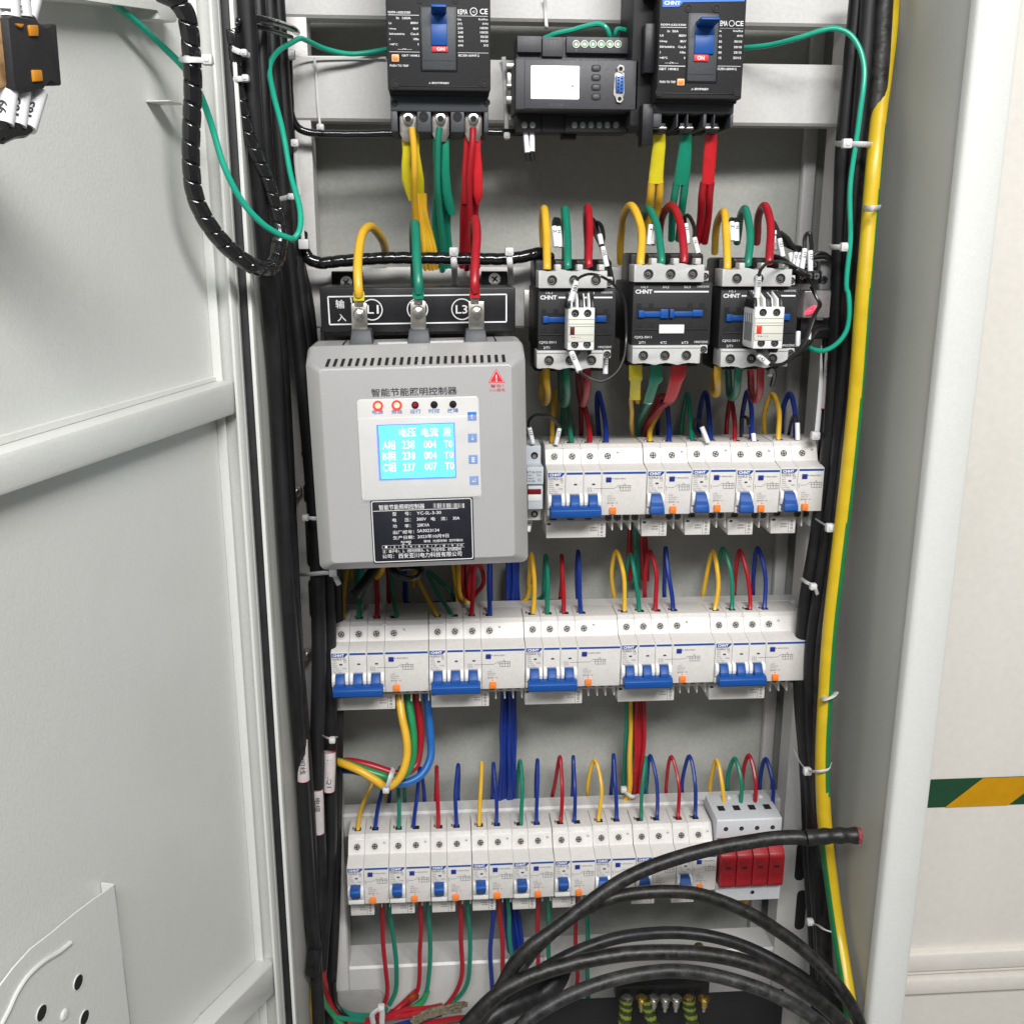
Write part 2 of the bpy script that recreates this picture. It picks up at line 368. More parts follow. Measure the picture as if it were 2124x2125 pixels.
crossbar('x', 340, 130, 620, 440, .056, label='crossbar behind the silver controller and the contactors', xl=at('x', 375, 200, .056).x, xr=XBR)
crossbar('i', 200, 645, 900, 1440, .074, label='crossbar behind the upper breaker row', xl=at('i', 60, 900, .074).x, xr=XBR+.02)
crossbar('k', 560, 455, 900, 1130, .074, label='crossbar behind the middle breaker row', xl=-.235, xr=XBR+.02)
crossbar('m', 620, 582, 800, 1160, .074, label='crossbar behind the bottom breaker row', xl=at('m', 300, 650, .074).x, xr=XBR+.02)
crossbar('y', 800, 475, 1800, 1400, .06, d=.04, label='bottom crossbar of the mounting frame', xl=at('y', 705, 500, .06).x, xr=XBR+.02)
mb = MB(); pa, pb = at('y', 575, 300, .05), at('y', 700, 300, .05); mb.box(pa.x, pb.x, .05, .052, at('y', 600, 2200, .05).z, at('m', 300, 560, .05).z, BARP, .0005)
mb.box(pa.x, pa.x+.002, .052, .09, at('y', 600, 2200, .05).z, at('m', 300, 560, .05).z, BARP); cpart('upright', mb, 'short left upright below the bottom breaker row')
# bolts on left upright
for (f, x, y, s_) in (('x', 330, 1250, .006), ('k', 145, 790, .006), ('u', 270, 655, .0055), ('n', 1745, 675, .005)):
    c = at(f, x, y, .052); mb = MB(); mb.cyl(c, (0, -1, 0), s_, .006, STEEL, 6, bev=.0005); mb.cyl(c+Vector((0, -.006, 0)), (0, -1, 0), s_*.5, .010, STEEL, 10); cpart('frame_bolt', mb)
# cabinet floor
mb = MB(); mb.box(XL, XR, YF+.02, YB, CB, CB+.003, CABP); cpart('cabinet_floor', mb)
mb = MB(); mb.box(XL-.004, XR+.003, YF+.004, YB, CT, CT+.003, CABP); cpart('cabinet_roof', mb)
# ------------------------------------------------------------------ door, opened 106 degrees
TH = math.radians(15)
H0 = at('N', 500, 700, YF-.006)
DD = Vector((-math.sin(TH), -math.cos(TH), 0)); DN = Vector((math.cos(TH), -math.sin(TH), 0))
door = thing('cabinet_door', (H0.x, H0.y, CB), 'open light grey steel cabinet door on the left, seen from its inner side', 'door')
BASE = Vector((H0.x, H0.y, 0))
def D(t, h, z): return BASE + DD*t + DN*h + Vector((0, 0, z))
def ond(f, x, y, h):
    d = ray(f, x, y); O = BASE + DN*h; k = (O-CAM).dot(DN)/d.dot(DN); P = CAM+d*k
    return ((P-O).dot(DD), P.z)
def dslab(mb, pts, h0, h1, m, bev=0.0): mb.hull([[D(t, h, z) for t, z in pts] for h in (h0, h1)], m, bev)
def dbox(mb, t0, t1, h0, h1, z0, z1, m, bev=0.0): dslab(mb, [(t0, z0), (t1, z0), (t1, z1), (t0, z1)], h0, h1, m, bev)
hP = -.022
mb = MB(); dbox(mb, .0, .62, hP-.002, hP, CB, CT, DOORP); part('door_panel', mb, door)
mb = MB(); dbox(mb, .0, .0022, hP, .0, CB, CT, DOORP, .0004); dbox(mb, .0022, .013, -.0025, .0, CB, CT, DOORP, .0006)
part('folded_edge', mb, door)
mb = MB(); te = ond('w', 1415, 100, hP+.006)[0]; dbox(mb, .010, te, hP, hP+.008, CB, CT, DOORP, .003); part('edge_channel', mb, door)
def stiff(corners, label):
    P = [ond(f, x, y, -.004) for f, x, y in corners]; mb = MB(); dslab(mb, P, hP, -.004, DOORP, .003)
    part('stiffener', mb, door, label=label)
def ext(f, xa, ya, xb, yb, tmax):
    (t0, z0), (t1, z1) = ond(f, xa, ya, -.004), ond(f, xb, yb, -.004); k = (z1-z0)/(t1-t0); return [(t0, z0), (tmax, z0+k*(tmax-t0))]
A_, B_ = ext('w', 1530, 275, 100, 720, .6), ext('w', 1555, 490, 100, 1005, .6)
mb = MB(); dslab(mb, [A_[0], A_[1], B_[1], B_[0]], hP, -.004, DOORP, .004); dslab(mb, [(A_[0][0], A_[0][1]+.003), (A_[1][0], A_[1][1]+.006), A_[1], A_[0]], hP, hP+.003, DOORP)
part('stiffener', mb, door, label='middle horizontal stiffener of the door')
mb = MB(); P = [ond('p', *c, -.004) for c in ((1800, 1480), (1400, 1900), (1150, 2170), (1350, 2170), (1560, 1930), (1810, 1700))]
dslab(mb, P, hP, -.004, DOORP, .003); part('stiffener', mb, door, label='lower stiffener of the door')
mb = MB(); P = [ond('a', *c, -.004) for c in ((200, -90), (1180, 0), (1190, 150), (1060, 130), (1060, 45), (200, -25))]
dslab(mb, P, hP, -.004, DOORP, .002); part('stiffener', mb, door, label='upper stiffener of the door')
mb = MB(); (t0, z0), (t1, z1) = ond('a', 1130, 665, -.004), ond('a', 1220, 700, -.004); dbox(mb, t1, t0, hP, -.004, z1, z0, DOORP, .001); part('tie_anchor', mb, door)
# document pocket
hd = -.011
pk = [(-200, 2200), (-60, 1800), (0, 1690), (90, 1570), (200, 1450), (330, 1350), (480, 1225), (600, 1135), (700, 1065), (738, 1035), (790, 1500), (870, 2200)]
P = [ond('p', x, y, hd) for x, y in pk]
pocket = thing('document_pocket', D(P[5][0], 0, P[-1][1]), 'light grey metal document pocket with punched holes on the lower part of the door', 'pocket')
mb = MB(); dslab(mb, P, hd-.0012, hd, DOORP); 
e0, e1 = P[9], P[11]
mb.hull([[D(t, h, z) for h in (hd, hP+.001)] + [D(t+.0012, h, z) for h in (hP+.001, hd)] for t, z in (e1, e0)], DOORP)
part('pocket_plate', mb, pocket)
mb = MB(); R_ = [D(*((lambda tz: (tz[0], hd, tz[1]))(ond('p', x, y, hd)))) for x, y in ((450, 1418), (380, 1475), (270, 1545), (170, 1640), (100, 1750), (60, 1840), (0, 1960), (-40, 2060))]
mb.tube(smooth_path(R_, 6), .0024, DOORP, 8, squash=.6); part('pressed_rib', mb, pocket)
for x, y in ((500, 1665), (265, 1862), (540, 1892)):
    t, z = ond('p', x, y, hd); mb = MB(); mb.cyl(D(t, hd-.0002, z), DN, .0048, .0006, DARK, 18); mb.ring(D(t, hd, z), .0048, .0054, DOORP, 18, .0006, DN); part('punched_hole', mb, pocket)
t, z = ond('p', 410, 1872, hd); mb = MB(); mb.cyl(D(t, hd, z), DN, .0045, .0016, DOORP, 14, r2=.0028, bev=.0008); part('pressed_dimple', mb, pocket)
# ================================================================== miniature breakers
PROF = [(0, 0), (.020, .003), (.0262, .0175), (.0305, .0215), (.064, .0215), (.064, -.060), (.0262, -.060), (.0262, -.048), (.022, -.045), (0, -.045)]
def K(n, fn): mb = MB(); fn(mb); return (n, mb.mesh(n))
def toggle_down(mb, xa, xb, flare=.0015):
    mb.hull([[(xa, -.003, -.024), (xb, -.003, -.024), (xb, .002, -.040), (xa, .002, -.040)][::1],
             ], BLUE, cap=False) if False else None
    pr = [(.001, -.0235), (-.006, -.0245), (-.0095, -.031), (-.013, -.0345), (-.0145, -.0405), (-.012, -.0425), (.001, -.0425)]
    L = [[((xa if sgn == 0 else xb) + ((-flare if sgn == 0 else flare) if z < -.033 else 0), y, z) for y, z in pr] for sgn in (0, 1)]
    mb.hull(L, BLUE, .0006)
def toggle_up(mb, xa, xb):
    pr = [(.001, -.021), (-.010, -.0195), (-.0135, -.022), (-.0135, -.0265), (-.009, -.029), (-.004, -.0365), (.001, -.0365)]
    mb.hull([[((xa if s_ == 0 else xb) + (0 if z > -.028 else (.0012 if s_ == 0 else -.0012)), y, z) for y, z in pr] for s_ in (0, 1)], BLUE, .0006)
def build_breaker(poles, state):
    xs = [0, .018, .036, .054, .099] if poles == 4 else [0, .018, .045]; W = xs[-1]; out = []
    for a, b in zip(xs, xs[1:]):
        out.append(K('pole_housing' if b-a < .02 else 'leakage_housing', lambda mb, a=a, b=b: mb.prism(PROF, a+(.0003 if a == 0 else .00016), b-(.0003 if b == W else .00016), WHITE, .00045)))
    # upper terminals
    ux = [.0092, .0272, .0452, .0632] if poles == 4 else [.0098, .0290]
    slope = Vector((0, -.0145, -.0062)).normalized()  # outward normal of the terminal face (approx.)
    ax = Vector((0, -.92, .39)).normalized()
    for q, x in enumerate(ux):
        def f(mb, x=x, q=q):
            c = Vector((x, .0232, .0102)); ax_ = Vector((0, -.919, .394))
            mb.ring(c, .0052, .0046, WHITE, 18, .0007, ax_); mb.ring(c, .0040, .0034, WHITE, 18, .0006, ax_)
            mb.cyl(c, ax_, .0033, .00035, RECESS, 16); mb.cyl(c+ax_*.0003, ax_, .0024, .0005, mat('screw_dull', (.34, .33, .31), .55, .8, var=.3, scale=600), 12)
            for an in (random.random()*3, ):
                for dd in (0, math.pi/2):
                    t_ = Vector((math.cos(an+dd), .0, math.sin(an+dd))); t_ = (t_-ax_*t_.dot(ax_)).normalized()*.0026; b_ = ax_.cross(t_).normalized()*.00048; e = c+ax_*.00085
                    mb.poly([e-t_-b_, e+t_-b_, e+t_+b_, e-t_+b_], DARK)
        out.append(K('terminal_screw', f))
        def g(mb, x=x):
            z = .0216; mb.box(x-.0036, x+.0036, .0365, .0435, z, z+.00015, DARK)
            mb.box(x-.0058, x-.0042, .038, .044, z, z+.0012, ZINC, .0003)
        out.append(K('wire_entry', g))
    def f(mb):
        for a in xs[1:-1]: mb.box(a-.003, a+.003, .0258, .0266, .0168, .0180, DARK) if False else mb.box(a-.0028, a+.0028, .0262, .0285, .0183, .0191, WHITE2, .0002)
        text(mb, 'N', (ux[-1]+.0095), (ux[-1]+.0115), .0125, .015, .0238, GINK)
    out.append(K('label_clip', f))
    # lower terminals
    lx_ = [.0092, .0272, .0452, .066, .0752, .0845, .0935] if poles == 4 else [.0085, .0300, .0385]
    for q, x in enumerate(lx_):
        def f(mb, x=x):
            c = (x, .0262, -.0545); mb.cyl(c, (0, -1, 0), .0036, .0004, DARK, 14); screw(mb, (x, .0256, -.0545), .0028, DSTEEL, DARK, h=.0005, ang=.3+x*60)
        out.append(K('terminal_screw', f))
    fx = [.070, .0795, .0885, .0978] if poles == 4 else [.0345, .0435]
    for x in fx: out.append(K('separator_fin', lambda mb, x=x: mb.box(x-.0007, x+.0007, .024, .05, -.0675, -.046, WHITE2, .0003)))
    cw = (.0015, .0625) if poles == 4 else (.0005, .0265)
    def f(mb):
        mb.box(cw[0], cw[1], .0195, .060, -.0735, -.056, WHITE, .0006); mb.box(cw[0]+.0008, cw[0]+.0042, .0190, .0196, -.0595, -.0575, INK)
        xx = cw[1]-.0042
        for q in range(3): mb.ring((xx, .0194, -.0605-.0036*q), .0013, .0008, INK, 10, .0001); 
        mb.poly([(xx-.0018, .0193, -.0705), (xx, .0193, -.0720), (xx+.0018, .0193, -.0705), (xx, .0193, -.0712)], GINK)
        flat(mb, cw[1]-.0078, cw[1]-.0075, -.0725, -.058, .0193, GINK)
        text(mb, '此端接线', cw[1]-.0160, cw[1]-.0090, -.0640, -.0622, .0193, GINK); text(mb, '请勿拆卸', cw[1]-.0160, cw[1]-.0090, -.0668, -.0650, .0193, GINK)
    out.append(K('terminal_cover', f))
    # toggle, cheeks
    npole = 3 if poles == 4 else 1
    for q in range(npole):
        a = xs[q]
        def f(mb, a=a):
            for xx in (a+.0005, a+.0138):
                pr = [(.001, -.0225), (-.0035, -.0240), (-.0052, -.030), (-.0038, -.0365), (.001, -.0380)]
                mb.prism(pr, xx, xx+.0037, WHITE2, .0007)
            mb.box(a+.0007, a+.0173, -.0012, .001, -.0445, -.0385, WHITE2, .0004)
            mb.box(a+.0037, a+.0143, -.0002, .0008, -.038, -.0225, mat('toggle_well', (.35, .35, .35), .6))
        out.append(K('toggle_guard', f))
    if poles == 4:
        def f(mb):
            for q in range(3):
                a = xs[q]; pr = [(.001, -.0235), (-.005, -.0240), (-.0095, -.0300), (-.0110, -.0345), (.001, -.0345)]
                mb.prism(pr, a+.0046, a+.0134, BLUE, .0005)
            pr = [(-.001, -.0335), (-.0115, -.0335), (-.0150, -.0362), (-.0150, -.0425), (-.012, -.0448), (-.001, -.0448)]
            mb.prism(pr, .0022, .0523, BLUE, .0007)
            mb.box(.003, .0515, -.0153, -.0145, -.0395, -.0388, BLUE, .0002)
        out.append(K('toggle', f))
    else:
        out.append(K('toggle', lambda mb: (toggle_down if state == 'down' else toggle_up)(mb, .0036, .0144)))
    # header labels
    xl = xs[-2]
    def f(mb):
        y = -.00025; mb.slab([(.0010, -.0056), (.0010, -.0012), (.0170, -.0012), (.0168, -.0026), (.0138, -.0056)], y, .0001, LBLUE)
        for a, b in zip(xs[1:], xs[2:]): mb.box(a+.001, b-.001, y, .0001, -.0033, -.0012, LBLUE)
    out.append(K('header_label', f))
    out.append(K('brand_lettering', lambda mb: text(mb, 'CHNT', .0022, .0136, -.0049, -.0019, -.0003, WINK, .045)))
    def f(mb):
        y = -.0001
        text(mb, 'NXBLE-32', .0014, .0152, -.0086, -.0063, y, INK, .01)
        for q, (s_, wd) in enumerate((('C32', .004), ('230V~' if poles == 2 else '400V~', .005), ('50Hz', .0045), ('6000A', .005), ('Icn 6kA', .006), ('IΔn 0.03A', .008), ('GB/T 16917', .0095))):
            text(mb, s_, .0017, .0017+wd, -.0101-.0021*q, -.0089-.0021*q, y, GINK)
        mb.ring((.0143, y, -.0100), .0014, .0011, GINK, 12, .0001); text(mb, '0.03A', .0112, .0158, -.0185, -.0168, y, GINK)
        xa = xl
        text(mb, '漏电后须复位', xa+.0125, xa+.0240, -.0088, -.0072, y, INK); mb.poly([(xa+.0104, y, -.0073), (xa+.0118, y, -.0080), (xa+.0104, y, -.0087)], INK)
        # circuit diagram
        def ln(x0, z0, x1, z1, wd=.0002):
            d = Vector((x1-x0, 0, z1-z0)); n_ = Vector((-d.z, 0, d.x)).normalized()*wd
            a = Vector((x0, y, z0)); b = Vector((x1, y, z1)); mb.poly([a-n_, b-n_, b+n_, a+n_], GINK)
        if poles == 4:
            for q in range(3): 
                for s_ in range(3): ln(xs[2]+.004+.0018*q, -.0165-.0016*s_, xs[2]+.0048+.0018*q-(.0008 if s_ % 2 else 0), -.0181-.0016*s_)
            ln(xs[2]+.010, -.0178, xl+.0125, -.0178); x0 = xl+.0125
        else:
            for s_ in range(3): ln(xl+.0020-(.0006 if s_ % 2 else 0), -.0160-.0016*s_, xl+.0014+(.0006 if s_ % 2 else 0), -.0176-.0016*s_)
            ln(xl+.003, -.0178, xl+.0085, -.0178); x0 = xl+.0085
        ln(x0, -.0178, x0+.004, -.0152); ln(x0+.004, -.0152, x0+.0165, -.0152); ln(x0+.004, -.0172, x0+.0165, -.0172)
        for q in range(4): ln(x0+.006+.0028*q, -.0145, x0+.006+.0028*q, -.0205)
        ln(x0+.0165, -.0145, x0+.0165, -.0205); ln(x0+.006, -.0205, x0+.0165, -.0205); mb.ring((x0+.0105, y, -.0138), .0008, .0005, GINK, 8, .0001)
        tx = xl+.006 if poles == 4 else xl+.0045
        for q, wd in enumerate((.004, .0085, .007)): text(mb, ('In 32A', 'IΔn 30mA 0.1s', 't<0.1s Ⅱ')[q], tx, tx+wd, -.0262-.0022*q, -.0247-.0022*q, y, GINK)
        text(mb, '每月按一次', tx, tx+.0105, -.0335, -.0318, y, INK); mb.poly([(tx+.0045, y, -.0350), (tx+.0060, y, -.0350), (tx+.0052, y, -.0363)], INK)
    out.append(K('printed_lettering', f))
    for q in range(npole): out.append(K('contact_indicator', lambda mb, q=q: mb.box(xs[q]+.0085, xs[q]+.0115, -.0004, .0002, -.0140, -.0126, INK)))
    out.append(K('reset_button', lambda mb: (mb.box(xl+.0042, xl+.0096, -.0012, .0004, -.0112, -.0064, NAVY, .0004))))
    bx = (xl+.0082, xl+.0146) if poles == 4 else (xl+.0056, xl+.0120)
    out.append(K('test_button', lambda mb: (mb.box(bx[0], bx[1], -.0034, .0005, -.0435, -.0368, ORANGE, .0007), mb.box(bx[0]+.0016, bx[1]-.0016, -.0037, -.0030, -.0412, -.0392, ORANGE, .0002))))
    return out
KIT = {(4, 'down'): build_breaker(4, 'down'), (2, 'down'): build_breaker(2, 'down'), (2, 'up'): build_breaker(2, 'up')}
def place_breaker(kit, x, z, label, group):
    t = thing('leakage_breaker', (x+random.uniform(-.0002, .0002), random.uniform(-.0006, .0006), z+random.uniform(-.0005, .0005)), label, 'circuit breaker', group)
    for n, me in KIT[kit]:
        o = obj(n, me, t)
        if n.endswith('housing'): o['label'] = 'white housing block'
        if n == 'label_clip': pass
    t.rotation_euler = (random.uniform(-.006, .006), random.uniform(-.004, .004), 0); return t
ORD = ['first', 'second', 'third', 'fourth', 'fifth', 'sixth', 'seventh', 'eighth', 'ninth']
R1 = (0.0, 0.0); R2 = (-.21868, -.18445); R3 = (-.21246, -.43403)
place_breaker((4, 'down'), R1[0], R1[1], 'wide white breaker with a triple blue toggle, left end of the upper row', 'breakers on the upper row')
l1 = ['beside the wide one', 'two places right of the wide one', 'one place in from the right end', 'at the right end']
for q in range(4): place_breaker((2, 'down'), R1[0]+.099+.045*q, R1[1], 'narrow white breaker on the upper row, ' + l1[q], 'breakers on the upper row')
l2 = ['at the left end, under the silver controller', 'second from the left, in front of the blue bundle', 'in the middle of the row', 'second from the right, above the red bundle', 'at the right end, next to the black cables']
for q in range(5): place_breaker((4, 'down'), R2[0]+.099*q, R2[1]-.0004*q*0, 'wide white breaker, middle row, ' + l2[q], 'breakers on the middle row')
for q in range(9):
    st = 'up' if q < 6 else 'down'
    ex = {0: 'at the left end of the bottom row', 6: 'bottom row, crossed by the thick cable below its logo', 7: 'bottom row, mostly hidden by the thick cable', 8: 'right end of the bottom row, next to the surge protector'}.get(q, '')
    lab = f'narrow white breaker with its toggle {st}, {ORD[q]} from the left on the bottom row' if not ex else f'narrow white breaker, toggle {st}, {ex}'
    place_breaker((2, st), R3[0]+.045*q, R3[1], lab, 'breakers on the bottom row')
# din rails
for (nm, x0, x1, z, lab) in (('r', -.03, .300, R1[1]-.020, 'zinc mounting rail behind the upper breaker row'), ('r', R2[0]-.012, .292, R2[1]-.020, 'zinc mounting rail behind the middle breaker row'), ('r', R3[0]-.008, .262, R3[1]-.020, 'zinc mounting rail behind the bottom breaker row')):
    mb = MB(); mb.box(x0, x1, .0655, .067, z-.0175, z+.0175, ZINC, .0004); mb.box(x0, x1, .0672, .0735, z-.012, z+.012, ZINC)
    solo('din_rail', mb, lab, 'mounting rail', 'mounting rails')
# ------------------------------------------------------------------ surge protector (right end of the bottom row)
sx0 = R3[0]+.4065; sz = R3[1]; SW = .0735
t = thing('surge_protector', (sx0, 0, sz), 'grey surge protector with four red plug-in modules at the right end of the bottom row', 'surge protector')
O_ = Vector((sx0, 0, sz))
def sp(n, fn, par=t, lab=None): mb = MB(); fn(mb); o = obj(n, mb.mesh(n), par); (o.__setitem__('label', lab) if lab else None); return o
sp('housing', lambda mb: mb.prism([(.012, .0110), (.012, .0325), (.0135, .0338), (.064, .0345), (.064, -.063), (.003, -.063), (.003, -.046), (.002, -.046), (.002, -.0405), (.014, -.0405), (.014, .0110)], 0, SW, SPDG, .0008))
for q in range(4):
    xa = .0012+q*.0181; 
    m_ = sp('plug_module', lambda mb: mb.prism([(.013, .0105), (.006, .0105), (-.0060, .0010), (-.0075, -.0020), (-.0075, -.0350), (-.0050, -.0400), (.013, -.0400)], xa, xa+.0173, REDP, .0008))
    sp('window', lambda mb: mb.box(xa+.0055, xa+.0115, -.0080, -.0070, -.0155, -.0125, mat('window_dark', (.06, .02, .02), .3), .0002), m_)
    def f(mb):
        text(mb, 'NU6-Ⅱ', xa+.002, xa+.0145, -.0060, -.0042, -.0077, mat('dark_red_ink', (.22, .005, .01), .5, var=0)); text(mb, '385V~', xa+.003, xa+.012, -.0092, -.0076, -.0077, MATS['dark_red_ink'])
        text(mb, 'In 20kA', xa+.003, xa+.014, -.0255, -.0238, -.0077, MATS['dark_red_ink']); flat(mb, xa+.001, xa+.0163, -.0232, -.0229, -.0077, MATS['dark_red_ink'])
        text(mb, 'Imax 40kA', xa+.003, xa+.014, -.0290, -.0273, -.0077, MATS['dark_red_ink'])
    sp('printed_lettering', f, m_)
    xx = .0105+q*.0176
    sp('terminal_hole', lambda mb: (mb.cyl((xx, .0121, .0225), (0, -1, 0), .0026, .0004, DARK, 14), mb.cyl((xx+.0004, .0118, .0220), (0, -1, 0), .0017, .0003, DSTEEL, 10)))
    sp('wire_entry', lambda mb: mb.hull([[(xx-.0035+dx, .0305+dy, .0335+dy*.013+h) for dx, dy in ((0, 0), (.0075, 0), (.0075, .0095), (0, .0095))] for h in (0, .0010)], DARK))
sp('terminal_hole', lambda mb: mb.cyl((.042, .0018, -.0520), (0, -1, 0), .0022, .0004, DARK, 12))
# ================================================================== devices placed by fitted depth planes
# ------------------------------------------------------------------ moulded case breakers
def mccb(f, L, R, topz, covb, baseb, Yc, cfg, label):
    """L,R edges (x at given y) of cover; all in frame f"""
    pL = at(f, *L, Yc); pR = at(f, *R, Yc); x0, x1 = pL.x, pR.x; zc = at(f, L[0], covb, Yc).z
    Yb = Yc+.018; zb = at(f, L[0], baseb, Yb).z
    t = thing('moulded_case_breaker', (x0, .05, zb), label, 'circuit breaker', 'large black breakers on the top crossbar')
    mb = MB(); mb.box(x0, x1, Yc+.012, .055, zc-.002, topz, BLK2, .001); part('body', mb, t)
    # lower base with terminal bays
    bays = cfg['bays']; mb = MB(); e = x0+.0005; tops = at(f, L[0], cfg['baytop'], Yb).z
    mb.box(x0+.0005, x1-.0005, Yb, .055, tops, zc-.0005, SLATE, .0012)
    edges = [x0+.0005]
    for a, b in bays: edges += [at(f, a, cfg['baytop']+20, Yb).x, at(f, b, cfg['baytop']+20, Yb).x]
    edges.append(x1-.0005)
    for q in range(0, len(edges), 2): mb.box(edges[q], edges[q+1], Yb, .055, zb, tops+.0001, SLATE, .0010)
    part('lower_base', mb, t)
    mb = MB()
    for q in range(1, len(edges)-1, 2): mb.box(edges[q]-.0001, edges[q+1]+.0001, Yb+.022, .054, zb+.001, tops, DARK)
    part('terminal_recess', mb, t)
    mb = MB(); mb.box(x0-.0006, x1+.0006, Yc, Yc+.0125, zc, topz, BLK2, .0014); part('front_cover', mb, t)
    mb = MB()
    for seg in cfg['rule_black']: pbox(mb, f, *seg, Yc-.0006, .001, BLK, .0002)
    part('cover_ridge', mb, t)
    a = cfg['window']; mb = MB(); p, q = at(f, a[0], a[1], Yc), at(f, a[2], a[3], Yc)
    mb.box(p.x-.0012, q.x+.0012, Yc-.0010, Yc+.001, q.z-.0014, p.z+.0012, BLK, .0009); part('window_frame', mb, t)
    mb = MB(); mb.box(p.x, q.x, Yc-.0016, Yc, q.z, p.z, SLATE, .0012); hz = at(f, 0, cfg['wline'], Yc).z; mb.box(p.x+.001, q.x-.001, Yc-.0018, Yc-.0015, hz-.0002, hz+.0002, BLK); part('toggle_plate', mb, t)
    a = cfg['toggle']; p, q = at(f, a[0], a[1], Yc), at(f, a[2], a[3], Yc); H = p.z-q.z
    tg_ = part('toggle', (lambda mb: (mb.box(p.x, q.x, Yc-.0034, Yc-.001, q.z, p.z-H*.42, BLUE, .0006), mb.box(p.x, q.x, Yc-.0028, Yc-.001, p.z-H*.42, p.z-H*.10, BLUE, .0004), mb.prism([(Yc-.001, p.z-H*.02), (Yc-.020, p.z-H*.01), (Yc-.021, p.z-H*.10), (Yc-.016, p.z-H*.15), (Yc-.001, p.z-H*.17)], p.x+.0003, q.x-.0003, BLUE, .0010), mb)[-1])(MB()), t)
    a = cfg['on']; mb = MB(); pbox(mb, f, *a, Yc-.0030, .002, RINK, .0002); o_ = part('on_flag', mb, t)
    mb = MB(); wd = a[2]-a[0]; ht = a[3]-a[1]; ptext(mb, 'ON', f, a[0]+wd*cfg.get('onx', .3), a[1]+ht*.18, a[0]+wd*(cfg.get('onx', .3)+.5), a[3]-ht*.2, Yc-.0031, WINK, .03); part('on_lettering', mb, o_)
    a = cfg['trip']; mb = MB(); pbox(mb, f, *a, Yc-.0012, .0015, mat('trip_cream', (.85, .50, .25), .35), .0007); g = .16*(a[2]-a[0]); pbox(mb, f, a[0]+g, a[1]+g, a[2]-g, a[3]-g, Yc-.0016, .001, ORANGE, .0004); part('trip_button', mb, t)
    mb = MB()
    for s_, *bx in cfg['text']: ptext(mb, s_, f, *bx, Yc-.0002, WINK, .012)
    for bx in cfg['lines']: pflat(mb, f, *bx, Yc-.0002, WINK)
    for (cx, cy_, rr) in cfg.get('rings', []):
        c = at(f, cx, cy_, Yc); r1 = abs(at(f, cx+rr, cy_, Yc).x-c.x); mb.ring((c.x, Yc-.0001, c.z), r1, r1*.82, WINK, 16, .0002)
    part('printed_lettering', mb, t)
    for (cx, cy_, rr, yy) in cfg['screws']:
        Y_ = Yc if yy == 0 else Yb; c = at(f, cx, cy_, Y_); r1 = abs(at(f, cx+rr, cy_, Y_).x-c.x); mb = MB(); mb.ring((c.x, Y_, c.z), r1*1.05, r1*.85, BLK, 16, .0008); mb.cyl((c.x, Y_-.0002, c.z), (0, -1, 0), r1*.86, .0003, DARK, 16); mb.cyl((c.x, Y_-.0004, c.z-.0004), (0, -1, 0), r1*.4, .0004, BLK, 6); part('cover_screw', mb, t)
    if 'logo' in cfg:
        a, ln_ = cfg['logo'], cfg['logoline']; mb = MB(); P = [at(f, *c, Yc) for c in a]; mb.slab([(v.x, v.z) for v in P], Yc-.0006, Yc+.0001, mat('logo_strip_blue', (.03, .16, .62), .4, var=0)); l_ = part('logo_strip', mb, t)
        mb = MB(); ptext(mb, 'CHNT', f, *ln_, Yc-.0007, WINK, .03); part('brand_lettering', mb, l_)
    return t, x0, x1, zb, Yb
YC = -.030
ta = at('r', 130, 0, YC)
cfg1 = dict(bays=[(285, 545), (735, 995), (1180, 1440)], baytop=1480, window=(600, 95, 1070, 940), wline=800, toggle=(730, 110, 950, 615), on=(745, 615, 960, 690), onx=.3,
  trip=(207, 720, 308, 822), rule_black=[(320, 1140, 1390, 1162)],
  lines=[(160, 190, 575, 204), (1085, 206, 1492, 218), (180, 685, 585, 696), (1092, 698, 1500, 709)],
  text=[('NXM-160S/3300', 160, 142, 460, 180), ('In  160A', 270, 218, 465, 255), ('Ui', 170, 292, 205, 320), ('800V', 462, 288, 565, 320), ('Uimp', 175, 368, 270, 396), ('8kV', 495, 364, 568, 396), ('50Hz/60Hz', 175, 436, 385, 464), ('Cat.A', 462, 434, 572, 466), ('λ', 175, 506, 195, 534), ('10In', 500, 503, 572, 535), ('+40°C', 182, 573, 290, 603), ('1', 560, 573, 568, 603), ('—/×—', 285, 640, 480, 668),
   ('GB/T 14048.2', 345, 724, 582, 754), ('PUSH TO TRIP', 185, 858, 435, 890), ('KEMA', 1090, 118, 1222, 190), ('CE', 1385, 112, 1492, 188), ('C', 1288, 140, 1325, 168), ('Ue', 1088, 240, 1140, 270), ('Icu/Ics', 1370, 240, 1492, 268), ('(V)', 1090, 298, 1150, 336), ('(kA)', 1420, 300, 1495, 332),
   ('230', 1090, 358, 1160, 388), ('100/50', 1390, 356, 1495, 388), ('240', 1093, 414, 1163, 446), ('100/50', 1390, 414, 1495, 446), ('400', 1095, 474, 1165, 504), ('50/25', 1395, 472, 1497, 504), ('415', 1097, 530, 1167, 560), ('50/25', 1395, 530, 1497, 560), ('690', 1097, 590, 1165, 618), ('5/3', 1437, 588, 1497, 618), ('IEC/EN 60947-2', 1100, 722, 1378, 756), ('△ 请勿打开带电操作', 705, 1090, 975, 1122)],
  rings=[(1303, 152, 50)], screws=[(258, 1110, 52, 0), (1442, 1108, 52, 0), (582, -12, 48, 0), (1060, -12, 48, 0), (245, 1375, 42, 1), (1478, 1368, 44, 1), (636, 1555, 62, 1), (1088, 1555, 60, 1)])
M1, m1x0, m1x1, m1zb, m1Y = mccb('r', (155, 700), (1520, 700), .62, 1200, 1755, YC, cfg1, 'larger black moulded breaker on the left with three bolted copper lugs below its blue toggle')
YC2 = -.040
